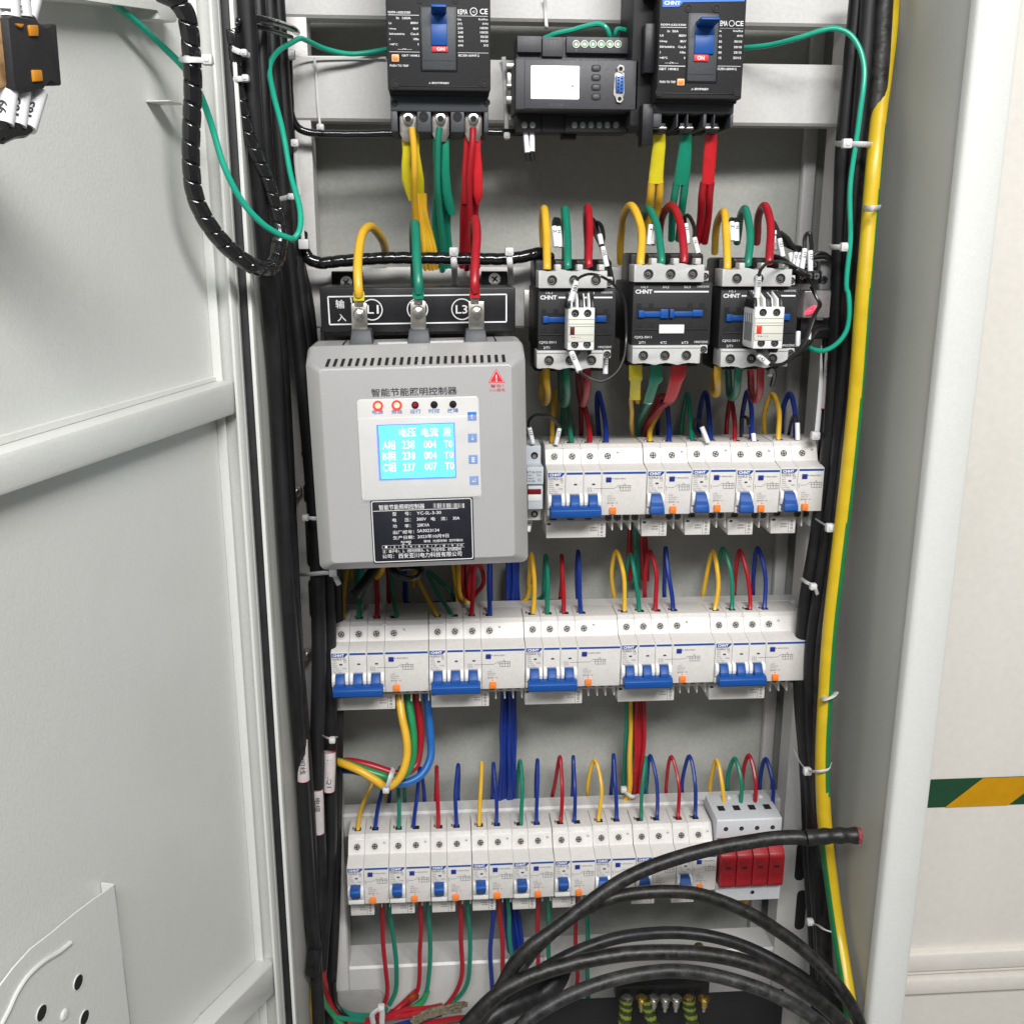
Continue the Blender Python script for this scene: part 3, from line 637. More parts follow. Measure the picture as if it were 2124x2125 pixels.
cfg2 = dict(bays=[(235, 332), (345, 402), (412, 512), (535, 582), (590, 692)], baytop=755, window=(418, 92, 592, 545), wline=490, toggle=(455, 140, 575, 365), on=(450, 362, 545, 408), onx=.22,
  trip=(338, 523, 385, 570), rule_black=[(240, 618, 715, 630)],
  lines=[(228, 178, 400, 184), (608, 186, 778, 190), (215, 436, 390, 443), (595, 438, 760, 443)],
  text=[('NXM-63S/3300', 228, 155, 395, 172), ('In  50A', 272, 198, 345, 215), ('Ui', 222, 228, 245, 243), ('800V', 348, 228, 398, 245), ('Uimp', 220, 266, 270, 284), ('8kV', 357, 266, 397, 282), ('50Hz/60Hz', 220, 303, 320, 319), ('Cat.A', 343, 304, 395, 320), ('λ', 220, 340, 230, 356), ('10In', 355, 341, 392, 356), ('+40°C', 218, 376, 272, 392), ('1', 384, 378, 388, 392), ('—/×—', 255, 410, 345, 426),
   ('GB/T 14048.2', 216, 450, 345, 468), ('PUSH TO TRIP', 220, 537, 326, 554), ('KEMA', 608, 136, 672, 172), ('CE', 726, 138, 778, 173), ('Ue', 610, 197, 632, 212), ('Icu/Ics', 712, 197, 775, 212), ('(V)', 606, 230, 632, 247), ('(kA)', 737, 230, 774, 247), ('230', 602, 268, 634, 284), ('50/10', 718, 268, 768, 284), ('240', 600, 305, 632, 321), ('50/10', 716, 305, 766, 321), ('400', 600, 341, 632, 357), ('25/15', 714, 341, 765, 357), ('415', 597, 377, 630, 393), ('25/15', 710, 377, 762, 393), ('IEC/EN 60947-2', 596, 450, 732, 468), ('△ 请勿带电操作', 430, 585, 545, 602)],
  rings=[(700, 155, 19)], screws=[(218, 615, 25, 0), (737, 615, 25, 0), (411, 52, 25, 0), (597, 52, 25, 0)],
  logo=[(238, -60), (238, 46), (348, 44), (375, 14), (785, 8), (785, -60)], logoline=(250, 3, 358, 32))
M2, m2x0, m2x1, m2zb, m2Y = mccb('d', (208, 500), (770, 500), .62, 655, 848, YC2, cfg2, 'smaller black moulded breaker on the right with a blue logo strip on top')
# side plate behind M2's left flank
mb = MB(); mb.box(m2x0-.018, m2x0+.0002, YC2+.028, .052, m2zb+.002, .6, BLK2, .001); part('side_flange', mb, M2)
for za, zb_ in ((.40, .36), (.335, .30), (.45, .42)): mb = MB(); mb.box(m2x0-.010, m2x0, YC2+.012, YC2+.03, zb_, za, BLK, .001); part('side_latch', mb, M2)
# lugs on M1 : ring terminals with bolts
lugc = [('r', 430, 1590), ('r', 862, 1590), ('r', 1300, 1590)]; LUGY = m1Y+.008
for q, (f, x, y) in enumerate(lugc):
    c = at(f, x, y, LUGY); col = ['yellow', 'green', 'red'][q]
    tl = thing('cable_lug', (c.x, LUGY, c.z), f'flat tinned lug under the large left breaker above the {col} wires', 'cable lug', 'lugs bolted to the large left breaker')
    mb = MB(); w2 = .0078; ol = [(c.x-w2, c.z-.012), (c.x-w2, c.z+.002)] + [(c.x+w2*math.cos(a), c.z+.002+w2*math.sin(a)*.9) for a in [math.pi*(1-k/8) for k in range(1, 8)]] + [(c.x+w2, c.z+.002), (c.x+w2, c.z-.012), (c.x+.0045, c.z-.019), (c.x-.0045, c.z-.019)]
    mb.slab(ol, LUGY, LUGY+.0022, TIN, .0005); part('lug_plate', mb, tl)
    mb = MB(); mb.ring((c.x, LUGY, c.z), .0062, .0030, STEEL, 20, .0006); mb.cyl((c.x, LUGY-.0006, c.z), (0, -1, 0), .0048, .0042, STEEL, 18, bev=.0006); mb.cyl((c.x, LUGY-.0049, c.z), (0, -1, 0), .0030, .0002, DARK, 6); part('bolt', mb, tl)
# tongue lugs under M2
for q, (x, col) in enumerate(((215, 'yellow'), (392, 'green'), (563, 'red'))):
    a = at('d', x-42, 852, -.01); b = at('d', x+42, 885, -.01); mb = MB(); mb.box(a.x, b.x, -.012, .006, b.z-.001, a.z+.004, BLK, .001); mb.box(a.x-.0006, b.x+.0006, -.013, .004, a.z-.0015, a.z+.0005, TIN, .0004)
    solo('cable_lug', mb, f'short crimped lug under the smaller right breaker above its {col} sleeve', 'cable lug', 'lugs under the smaller right breaker')
# ------------------------------------------------------------------ rail meter (dark grey, white lcd)
YM = -.012
p, q = at('c', 335, 580, YM), at('c', 1560, 1108, YM)
mt = thing('rail_timer_meter', (p.x, .05, q.z), 'dark grey rail-mounted timer with a glowing white screen, between the two black breakers', 'timer')
def mpt(n, fn, par=mt, label=None): mb = MB(); fn(mb); return part(n, mb, par, label=label)
a1, a2 = at('c', 348, 350, .012), at('c', 1495, 570, .012); b2 = at('c', 1480, 1325, .016)
mpt('housing', lambda mb: (mb.box(p.x, q.x, YM, .05, q.z, p.z, GREY, .0012), mb.box(a1.x, a2.x, .0165, .05, b2.z, a1.z, GREY, .0008)))
mpt('front_bezel', lambda mb: pbox(mb, 'c', 425, 590, 1535, 1098, YM-.0012, .002, GREY, .0008))
mpt('upper_terminal_block', lambda mb: (pbox(mb, 'c', 845, 362, 1495, 535, .010, .02, GREY, .0006), pbox(mb, 'c', 605, 365, 812, 565, .008, .02, GREY, .0006), pbox(mb, 'c', 352, 355, 595, 522, .010, .02, GREY, .0005)))
mpt('lower_terminal_block', lambda mb: (pbox(mb, 'c', 345, 1120, 590, 1320, .013, .02, BLK2, .0006), pbox(mb, 'c', 835, 1165, 1462, 1325, .012, .02, BLK2, .0006), pbox(mb, 'c', 600, 1120, 830, 1320, .014, .02, BLK2, .0004)))
TERMG = mat('terminal_green', (.10, .26, .13), .4, .2, var=.2)  # muted green of the timer's terminal screws and bridges
for x in (940, 1025, 1110, 1193, 1277, 1360):
    def f(mb):
        c = at('c', x, 440, .010); mb.ring((c.x, .0098, c.z), .0033, .0026, STEEL, 16, .0006); mb.cyl((c.x, .0097, c.z), (0, -1, 0), .0026, .0004, TERMG, 14); mb.cyl((c.x, .0093, c.z-.0003), (0, -1, 0), .0015, .0003, STEEL, 10)
    mpt('terminal_screw', f)
    if x < 1300:
        mpt('terminal_bridge', lambda mb: pbox(mb, 'c', x+28, 425, x+58, 455, .0096, .0004, TERMG))
for x in (425, 505, 925, 1008, 1090, 1172, 1252, 1340):
    def f(mb):
        c = at('c', x, 1250, .012); mb.ring((c.x, .0118, c.z), .0030, .0022, DSTEEL, 16, .0006); mb.cyl((c.x, .0117, c.z), (0, -1, 0), .0022, .0004, TERMG, 14); screw(mb, (c.x, .0113, c.z), .0015, STEEL, DARK, h=.0002)
    mpt('terminal_screw', f)
lcd = mpt('screen', lambda mb: pbox(mb, 'c', 492, 652, 970, 990, YM-.0026, .002, LCDL, .0008))
def f(mb): c = at('c', 905, 862, YM-.003); mb.cyl((c.x, YM-.0027, c.z), (0, -1, 0), .0014, .0003, mat('lcd_dot', (.25, .22, .6), .3, var=0, emit=.6), 12)
mpt('screen_mark', f, lcd)
for y in (684, 778, 875, 970):
    def f(mb):
        c1, c2 = at('c', 1092, y-34, YM), at('c', 1185, y+34, YM); cx_, cz_ = (c1.x+c2.x)/2, (c1.z+c2.z)/2; hw, hh = (c2.x-c1.x)/2, (c1.z-c2.z)/2
        def sq(k, n_=20): return [(cx_+math.copysign(abs(math.cos(a_))**.6, math.cos(a_))*hw*k, cz_+math.copysign(abs(math.sin(a_))**.6, math.sin(a_))*hh*k) for a_ in [2*math.pi*v/n_ for v in range(n_)]]
        mb.slab(sq(1.0), YM-.0018, YM-.001, BLK); mb.slab(sq(.72), YM-.0024, YM-.001, GREY, .0002)
    mpt('push_button', f)
def f(mb):
    ptext(mb, '天文钟', 'c', 675, 1030, 808, 1068, YM-.0014, GINK)
    for s_, y in (('▲', 684), ('▼', 778), ('OK', 872), ('↵', 968)): ptext(mb, s_, 'c', 1232, y-14, 1262, y+14, YM-.0014, GINK)
    for q_ in range(6): ptext(mb, str(q_+1), 'c', 936+84*q_, 490, 950+84*q_, 512, .0098, GINK)
    c = [at('c', *v, .0078) for v in ((660, 388), (765, 388), (712, 495))]; 
    for a_, b_ in ((0, 1), (1, 2), (2, 0)):
        A, Bq = c[a_], c[b_]; d = (Bq-A).normalized(); n_ = Vector((-d.z, 0, d.x))*.00025; mb.poly([A-n_, Bq-n_, Bq+n_, A+n_], GINK)
    pflat(mb, 'c', 709, 400, 714, 462, .0078, GINK); pflat(mb, 'c', 1095, 0, 1096, 1, .0078, GINK)
mpt('printed_lettering', f)
port = mpt('serial_port', lambda mb: mb.slab([(v.x, v.z) for v in [at('c', *c, YM) for c in ((1350, 690), (1365, 662), (1395, 662), (1412, 690), (1400, 718), (1424, 735), (1418, 940), (1415, 960), (1400, 985), (1388, 1018), (1355, 1018), (1340, 985), (1312, 955), (1316, 935), (1320, 735), (1362, 718))]], YM-.0022, YM-.0008, STEEL, .0003))
mpt('socket', lambda mb: (mb.slab([(v.x, v.z) for v in [at('c', *c, YM) for c in ((1332, 765), (1415, 768), (1408, 932), (1336, 928))]], YM-.0045, YM-.002, mat('port_blue', (.03, .12, .40), .4), .0006), [mb.cyl((v.x, YM-.0046, v.z), (0, -1, 0), .0008, .0002, DARK, 8) for v in [at('c', x, y, YM) for x, y in ((1390, 792), (1390, 826), (1388, 860), (1386, 894), (1358, 775+5), (1357, 810), (1356, 843), (1355, 877), (1354, 910))]]), port)
mpt('port_screw', lambda mb: [(mb.cyl((v.x, YM-.002, v.z), (0, -1, 0), .0035, .0016, STEEL, 6), mb.cyl((v.x, YM-.0037, v.z), (0, -1, 0), .0018, .0002, DARK, 10)) for v in [at('c', 1382, 693, YM), at('c', 1370, 993, YM)]], port)
mpt('rail_clip', lambda mb: (pbox(mb, 'c', 795, 1320, 945, 1392, .030, .012, BLK, .001), pbox(mb, 'c', 860, 1345, 885, 1372, .0295, .001, DARK)))
mb = MB(); pbox(mb, 'c', 250, 640, 480, 1040, .046, .001, ZINC, .0004); pbox(mb, 'c', 240, 630, 480, 690, .040, .006, ZINC, .0006); pbox(mb, 'c', 240, 960, 480, 1040, .040, .006, ZINC, .0006); pbox(mb, 'c', 245, 835, 480, 882, .042, .004, ZINC, .0006)
solo('din_rail', mb, 'short zinc mounting rail sticking out left of the grey timer', 'mounting rail', 'mounting rails')
# ------------------------------------------------------------------ silver lighting controller
YK = -.125
tl = at('g', 215, 1210, YK); tr = at('g', 1730, 1170, YK); bl = at('h', 320, 1530, YK); br = at('h', 1745, 1475, YK)
CX, CZ = (tl.x+tr.x+bl.x+br.x)/4, (tl.z+tr.z+bl.z+br.z)/4; KW, KH = ((tr.x-tl.x)+(br.x-bl.x))/4, ((tl.z-bl.z)+(tr.z-br.z))/4
krot = -math.atan2(((tr.z-tl.z)+(br.z-bl.z))/2, KW*2)
ctl = thing('lighting_controller', (CX, YK, CZ), 'large silver lighting controller with a cyan display and red lamps, left of the contactors', 'controller', rot=(0, krot, 0))
RI = Matrix.Rotation(krot, 4, 'Y').inverted()
def kl(f, x, y, Y=YK): v = RI @ (at(f, x, y, Y)-Vector((CX, YK, CZ))); return v
def kp(n, fn, par=ctl, label=None):
    mb = MB(); fn(mb); o = obj(n, mb.mesh(n, smooth=24), par)
    if label: o['label'] = label
    return o
def krect(mb, f, x0, y0, x1, y1, yl, d, m, bev=0.0):
    a, b = kl(f, x0, y0), kl(f, x1, y1); mb.box(a.x, b.x, yl, yl+d, b.z, a.z, m, bev)
def ktext(mb, s_, f, x0, y0, x1, y1, yl, m, bold=0.0):
    a, b = kl(f, x0, (y0+y1)/2), kl(f, x1, (y0+y1)/2); c, d = kl(f, (x0+x1)/2, y0), kl(f, (x0+x1)/2, y1); text(mb, s_, a.x, b.x, min(c.z, d.z), max(c.z, d.z), yl, m, bold)
e_ = .0115; tz_ = .0155
def rr(x0, x1, z0, z1, y, c=.006, n=4):
    o_ = []
    for cx_, cz_, a0 in ((x1-c, z1-c, 0), (x0+c, z1-c, 90), (x0+c, z0+c, 180), (x1-c, z0+c, 270)):
        for k in range(n+1): a_ = math.radians(a0+90*k/n); o_.append((cx_+c*math.cos(a_), y, cz_+c*math.sin(a_)))
    return o_
def f(mb):
    mb.hull([rr(-KW+.0015, KW-.0015, -KH+.0015, KH-.0015, 0, .003), rr(-KW, KW, -KH, KH, .0012, .0035), rr(-KW-e_, KW+e_, -KH-.010, KH+tz_*.45, .018, .006), rr(-KW-e_, KW+e_, -KH-.010, KH+tz_, .034, .005), rr(-KW-e_, KW+e_, -KH-.010, KH+tz_+.001, .075, .006)], SILV)
kp('housing', f)
# vents on the sloping top
def chpt(x, tt): # point on top chamfer
    return Vector((x, .0185+.0155*tt, KH+tz_*.45+(tz_*.55)*tt))
def f(mb):
    n_ = 25; xa = kl('g', 310, 1100).x-.002; xb = kl('g', 1665, 1075).x-.001
    for q_ in range(n_):
        x = xa+(xb-xa)*q_/(n_-1); a_, b_ = Vector((x, .0035, KH+tz_*.45*.14+.0007)), Vector((x, .0150, KH+tz_*.45*.83+.0007)); wd = .0013; sk = (-.0014)*(1-q_/n_*1.0)
        mb.poly([a_+Vector((-wd+sk, 0, 0)), a_+Vector((wd+sk, 0, 0)), b_+Vector((wd, 0, 0)), b_+Vector((-wd, 0, 0))], DARK)
kp('vent_slots', f)
def f(mb): # seams on top
    for x in (kl('g', 380, 1000).x, kl('g', 1610, 950).x): mb.box(x-.0004, x+.0004, .036, .074, KH+tz_-.0006, KH+tz_+.0014, DARK)
    mb.box(kl('g', 660, 1000).x, kl('g', 1350, 1000).x, .040, .0408, KH+tz_-.0006, KH+tz_+.0016, SILV)
kp('top_seam', f)
kp('back_housing', lambda mb: mb.box(-KW-.006, KW+.006, .075, .170, -KH-.004, KH+tz_-.003, BLK, .002))
kp('title_lettering', lambda mb: ktext(mb, '智能节能照明控制器', 'g', 630, 1415, 1292, 1352, -.0002, INK, .014))
# keypad membrane
mem = kp('keypad_membrane', lambda mb: mb.hull([[(v[0], yl, v[2]) for v in rr(*(lambda a, b: (a.x, b.x, b.z, a.z))(kl('h', 518, 258), kl('h', 1480, 1000)), 0, .003)] for yl in (-.0010, .0002)], mat('membrane', (.60, .59, .57), .3, var=.02, coat=.4), .0003))
def f(mb):
    a, b = kl('h', 530, 395), kl('h', 1478, 1000); n_ = 9; random.seed(4)
    pts = [[Vector((a.x+(b.x-a.x)*u_/n_, -.0022-random.random()*(.0006 if 1 < v_ < 5 else .0022), a.z+(b.z-a.z)*v_/6)) for u_ in range(n_+1)] for v_ in range(7)]
    for v_ in range(6):
        for u_ in range(n_): mb.poly([pts[v_][u_], pts[v_][u_+1], pts[v_+1][u_+1]], CLEAR); mb.poly([pts[v_][u_], pts[v_+1][u_+1], pts[v_+1][u_]], CLEAR)
kp('protective_film', f)
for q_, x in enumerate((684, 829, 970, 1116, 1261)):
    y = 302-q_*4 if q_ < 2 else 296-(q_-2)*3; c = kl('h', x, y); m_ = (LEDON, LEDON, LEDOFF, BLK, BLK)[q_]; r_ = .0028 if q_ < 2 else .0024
    kp('indicator_lamp', lambda mb: (mb.ring((c.x, -.0012, c.z), r_+(.0006 if q_ > 1 else .0015), r_-.0003, BLK if q_ > 1 else LEDHALO, 20, .0006), mb.cyl((c.x, -.0008, c.z), (0, -1, 0), r_, .0012, m_, 16, r2=r_*.7, bev=.0003)), label=['lit red lamp, first from the left', 'lit red lamp, second from the left', 'unlit dark red lamp', 'unlit dark lamp', 'unlit dark lamp at the right'][q_])
def f(mb):
    for q_, (s_, x) in enumerate((('电源', 640), ('旁路', 788), ('运行', 930), ('时控', 1075), ('故障', 1218))): ktext(mb, s_, 'h', x, 368-q_*3, x+84, 334-q_*3, -.0012, BINK, .008)
kp('lamp_lettering', f)
lc = kp('display', lambda mb: (mb.box(*(lambda a, b: (a.x-.001, b.x+.001, -.0016, -.0008, b.z-.001, a.z+.001))(kl('h', 682, 458), kl('h', 1278, 848)), mat('lcd_edge', (.0, .12, .75), .3, var=0, emit=.8)), mb.box(*(lambda a, b: (a.x, b.x, -.0019, -.0010, b.z, a.z))(kl('h', 690, 458), kl('h', 1276, 844)), CYAN)))
def f(mb):
    for s_, x, y, w_, h_ in (('电压', 848, 470, 128, 70), ('电流', 1018, 470, 128, 70), ('段', 1185, 466, 62, 72), ('A相', 720, 568, 96, 72), ('238', 868, 568, 98, 64), ('004', 1036, 566, 96, 62), ('T0', 1190, 566, 66, 56), ('B相', 720, 650, 98, 74), ('238', 872, 655, 98, 62), ('004', 1040, 652, 96, 60), ('T0', 1192, 650, 72, 56), ('C相', 722, 736, 98, 76), ('237', 876, 742, 96, 62), ('007', 1044, 738, 94, 58), ('T0', 1198, 735, 70, 56)):
        ktext(mb, s_, 'h', x, y+h_, x+w_, y, -.0021, LCDW, .012)
kp('display_characters', f, lc)
for q_, (x, y, s_) in enumerate(((1372, 350, '↑'), (1375, 517, '↓'), (1380, 682, '≡'), (1387, 845, '↵'))):
    b_ = kp('keypad_button', lambda mb: krect(mb, 'h', x, y, x+72, y+68, -.0014, .001, mat('key_blue', (.02, .17, .52), .35, var=0), .0006))
    kp('key_symbol', lambda mb: ktext(mb, s_, 'h', x+24, y+54, x+48, y+16, -.0016, WINK, .02), b_)
# nameplate
pl = kp('nameplate', lambda mb: (mb.hull([[(v[0], yl, v[2]) for v in rr(*(lambda a, b: (a.x, b.x, b.z, a.z))(kl('h', 622, 1030), kl('h', 1428, 1492)), 0, .002)] for yl in (-.0006, .0002)], mat('plate_black', (.012, .012, .02), .35, var=.1), .0002)))
def f(mb):
    a, b = kl('h', 630, 1040), kl('h', 1418, 1482); o1 = rr(a.x, b.x, b.z, a.z, -.0008, .0018); o2 = rr(a.x+.0007, b.x-.0007, b.z+.0007, a.z-.0007, -.0008, .0014)
    for k in range(len(o1)): mb.poly([o1[k], o1[(k+1) % len(o1)], o2[(k+1) % len(o1)], o2[k]], WINK)
    zz = (kl('h', 640, 1111).z+kl('h', 1310, 1098).z)/2; flat(mb, a.x+.0012, b.x-.012, zz-.00022, zz+.00022, -.0008, WINK)
    for s_, x0, y0, x1, y1 in (('智能节能照明控制器', 690, 1062, 1042, 1102), ('型', 795, 1122, 826, 1150), ('号：', 890, 1120, 936, 1148), ('YC-SL-3-30', 982, 1116, 1170, 1140), ('电', 795, 1170, 826, 1198), ('压：', 890, 1168, 936, 1196), ('380V', 982, 1164, 1055, 1188), ('电', 1092, 1160, 1125, 1188), ('流：', 1168, 1158, 1215, 1186), ('30A', 1260, 1157, 1312, 1180),
       ('功', 798, 1218, 830, 1244), ('率：', 890, 1214, 936, 1242), ('20KVA', 986, 1210, 1080, 1234), ('出厂编号：', 800, 1262, 962, 1290), ('SA3023134', 986, 1252, 1155, 1276), ('生产日期：', 800, 1304, 965, 1332), ('2023年10月9日', 988, 1292, 1228, 1322), ('RS485', 862, 1344, 940, 1360), ('零线  光感控制  定时输出', 1035, 1332, 1336, 1352), ('A    B', 868, 1362, 935, 1374),
       ('注：端子号1、2、3接光控探头，6、7为信号线，8为屏蔽线', 720, 1402, 1325, 1430), ('公司：', 718, 1448, 808, 1478), ('西安亚川电力科技有限公司', 842, 1432, 1328, 1470)):
        ktext(mb, s_, 'h', x0, y1, x1, y0, -.0008, WINK, .004)
    for q_ in range(10):
        x = 716+q_*63.6; 
        a, b = kl('h', x, 1380-q_*1.6), kl('h', x+62, 1406-q_*1.6)
        for bx in ((a.x, b.x, a.z-.0002, a.z), (a.x, b.x, b.z, b.z+.0002), (a.x, a.x+.0002, b.z, a.z)): flat(mb, *bx, -.0008, WINK)
        ktext(mb, str(q_+1), 'h', x+(22 if q_ < 9 else 10), 1400-q_*1.6, x+40+(8 if q_ == 9 else 0), 1384-q_*1.6, -.0008, WINK)
    random.seed(3); x = 1108
    while x < 1350: w_ = random.choice((2, 3, 5)); krect(mb, 'h', x, 1055, x+w_, 1090, -.0008, .0001, WINK); x += w_+random.choice((3, 4, 6))
kp('nameplate_lettering', f, pl)
def f(mb):
    v = [kl('h', *c) for c in ((1594, 18), (1532, 128), (1662, 126))]; c0 = (v[0]+v[1]+v[2])/3
    for k_, m_, yl in ((1.0, RINK, -.0002), (.86, WINK, -.0003), (.80, RINK, -.0004)): mb.poly([Vector(((c0+(p_-c0)*k_).x, yl, (c0+(p_-c0)*k_).z)) for p_ in v], m_)
    ktext(mb, '!', 'h', 1590, 118, 1600, 62, -.0005, WINK, .03); ktext(mb, '警告！', 'h', 1550, 164, 1650, 138, -.0002, RINK); ktext(mb, '小心触电', 'h', 1536, 196, 1662, 170, -.0002, RINK)
kp('warning_triangle', f)
# black terminal plate above controller
YT = -.045
tp = thing('controller_terminal_plate', (at('g', 990, 700, YT).x, YT, at('g', 990, 900, YT).z), 'black terminal plate marked L1 and L3 above the silver controller', 'terminal plate')
def tpt(n, fn, par=tp, label=None): mb = MB(); fn(mb); return part(n, mb, par, label=label)
zt = lambda y: at('g', 990, y, YT).z
tx0, tx1 = at('g', 240, 760, YT).x, at('g', 1742, 760, YT).x
tpt('plate', lambda mb: mb.box(tx0, tx1, YT, YT+.075, zt(925), zt(580), BLK, .0012))
for xa, xb in ((325, 570), (1478, 1680)):
    a, b = at('g', xa, 455, .048), at('g', xb, 575, .048); tpt('mounting_ear', lambda mb: (mb.box(a.x, b.x, .045, .052, zt(600), a.z, BLK, .001)))
for (xa, xb) in ((235, 330), (1690, 1745)):
    pass
for q_, (x, y) in enumerate(((440, 540), (1582, 515))):
    c = at('g', x, y, .044); tpt('mounting_screw', lambda mb: (mb.ring((c.x, .0448, c.z), .0058, .0035, STEEL, 18, .0008), screw(mb, (c.x, .0440, c.z), .0044, STEEL, DARK, h=.002, ang=.9)))
def f(mb):
    yl = YT-.0003
    P = lambda x, y: at('g', x, y, YT)
    def ln(x0, y0, x1, y1, wd=.0006):
        A, Bq = P(x0, y0), P(x1, y1); d = (Bq-A).normalized(); n_ = Vector((-d.z, 0, d.x))*wd; mb.poly([Vector((v.x, yl, v.z)) for v in (A-n_, Bq-n_, Bq+n_, A+n_)], WINK)
    ln(298, 652, 1672, 633); ln(312, 866, 1672, 845); ln(298, 652, 312, 866); ln(1672, 633, 1672, 845); ln(472, 650, 482, 700)
    ptext(mb, '输', 'g', 355, 675, 428, 742, yl, WINK, .01); ptext(mb, '入', 'g', 370, 785, 440, 842, yl, WINK, .01)
    for (x, s_, xa, xb) in ((638, 'L1', 598, 690), (988, 'L2', 945, 1030), (1330, 'L3', 1282, 1372)):
        c = P(x, 752 if x < 700 else 748); r_ = abs(P(x+82, 750).x-c.x); mb.ring((c.x, yl+.0002, c.z), r_, r_*.9, WINK, 36, .0002); ptext(mb, s_, 'g', xa, 716, xb, 782, yl, WINK, .012)
tpt('printed_lettering', f)
YBUS = -.075
for q_, (x0, x1, ya, yb, bx0, bx1) in enumerate(((475, 605, 705, 900, 462, 645), (932, 1055, 690, 880, 905, 1090), (1380, 1502, 688, 875, 1345, 1528))):
    a, b = at('g', x0, ya, YBUS), at('g', x1, yb, YBUS); col = ['yellow', 'green', 'red'][q_]
    bus = tpt('busbar_tab', lambda mb: mb.box(a.x, b.x, YBUS, YBUS+.004, b.z-.006, a.z, TIN, .0006), label=f'flat tinned terminal tab under the {col} wire')
    cx_, cz_ = (a.x+b.x)/2+.0002, at('g', (x0+x1)/2, 788 if q_ == 0 else 770, YBUS).z
    tpt('bolt', lambda mb: (mb.ring((cx_, YBUS, cz_), .0058, .0036, STEEL, 18, .0008), mb.cyl((cx_, YBUS-.0008, cz_), (0, -1, 0), .0044, .0034, STEEL, 6, bev=.0004), mb.cyl((cx_, YBUS-.0042, cz_), (0, -1, 0), .0027, .0035, STEEL, 12, r2=.0022, bev=.0004)), bus)
    c1, c2 = at('g', bx0, 905, YBUS-.008), at('g', bx1, 990, YBUS-.008)
    tpt('insulating_boot', lambda mb: mb.hull([[(c1.x+(c2.x-c1.x)*u_, y_, z_) for u_, y_ in ((.0+k_, YBUS-.010-k2), (1-k_, YBUS-.010-k2), (1-k_, YBUS+.014), (.0+k_, YBUS+.014))] for z_, k_, k2 in ((c2.z-.004, 0, .002), (c1.z, .09, -.003))], SLATE, .0012), label=f'dark boot at the foot of the tab under the {col} wire')
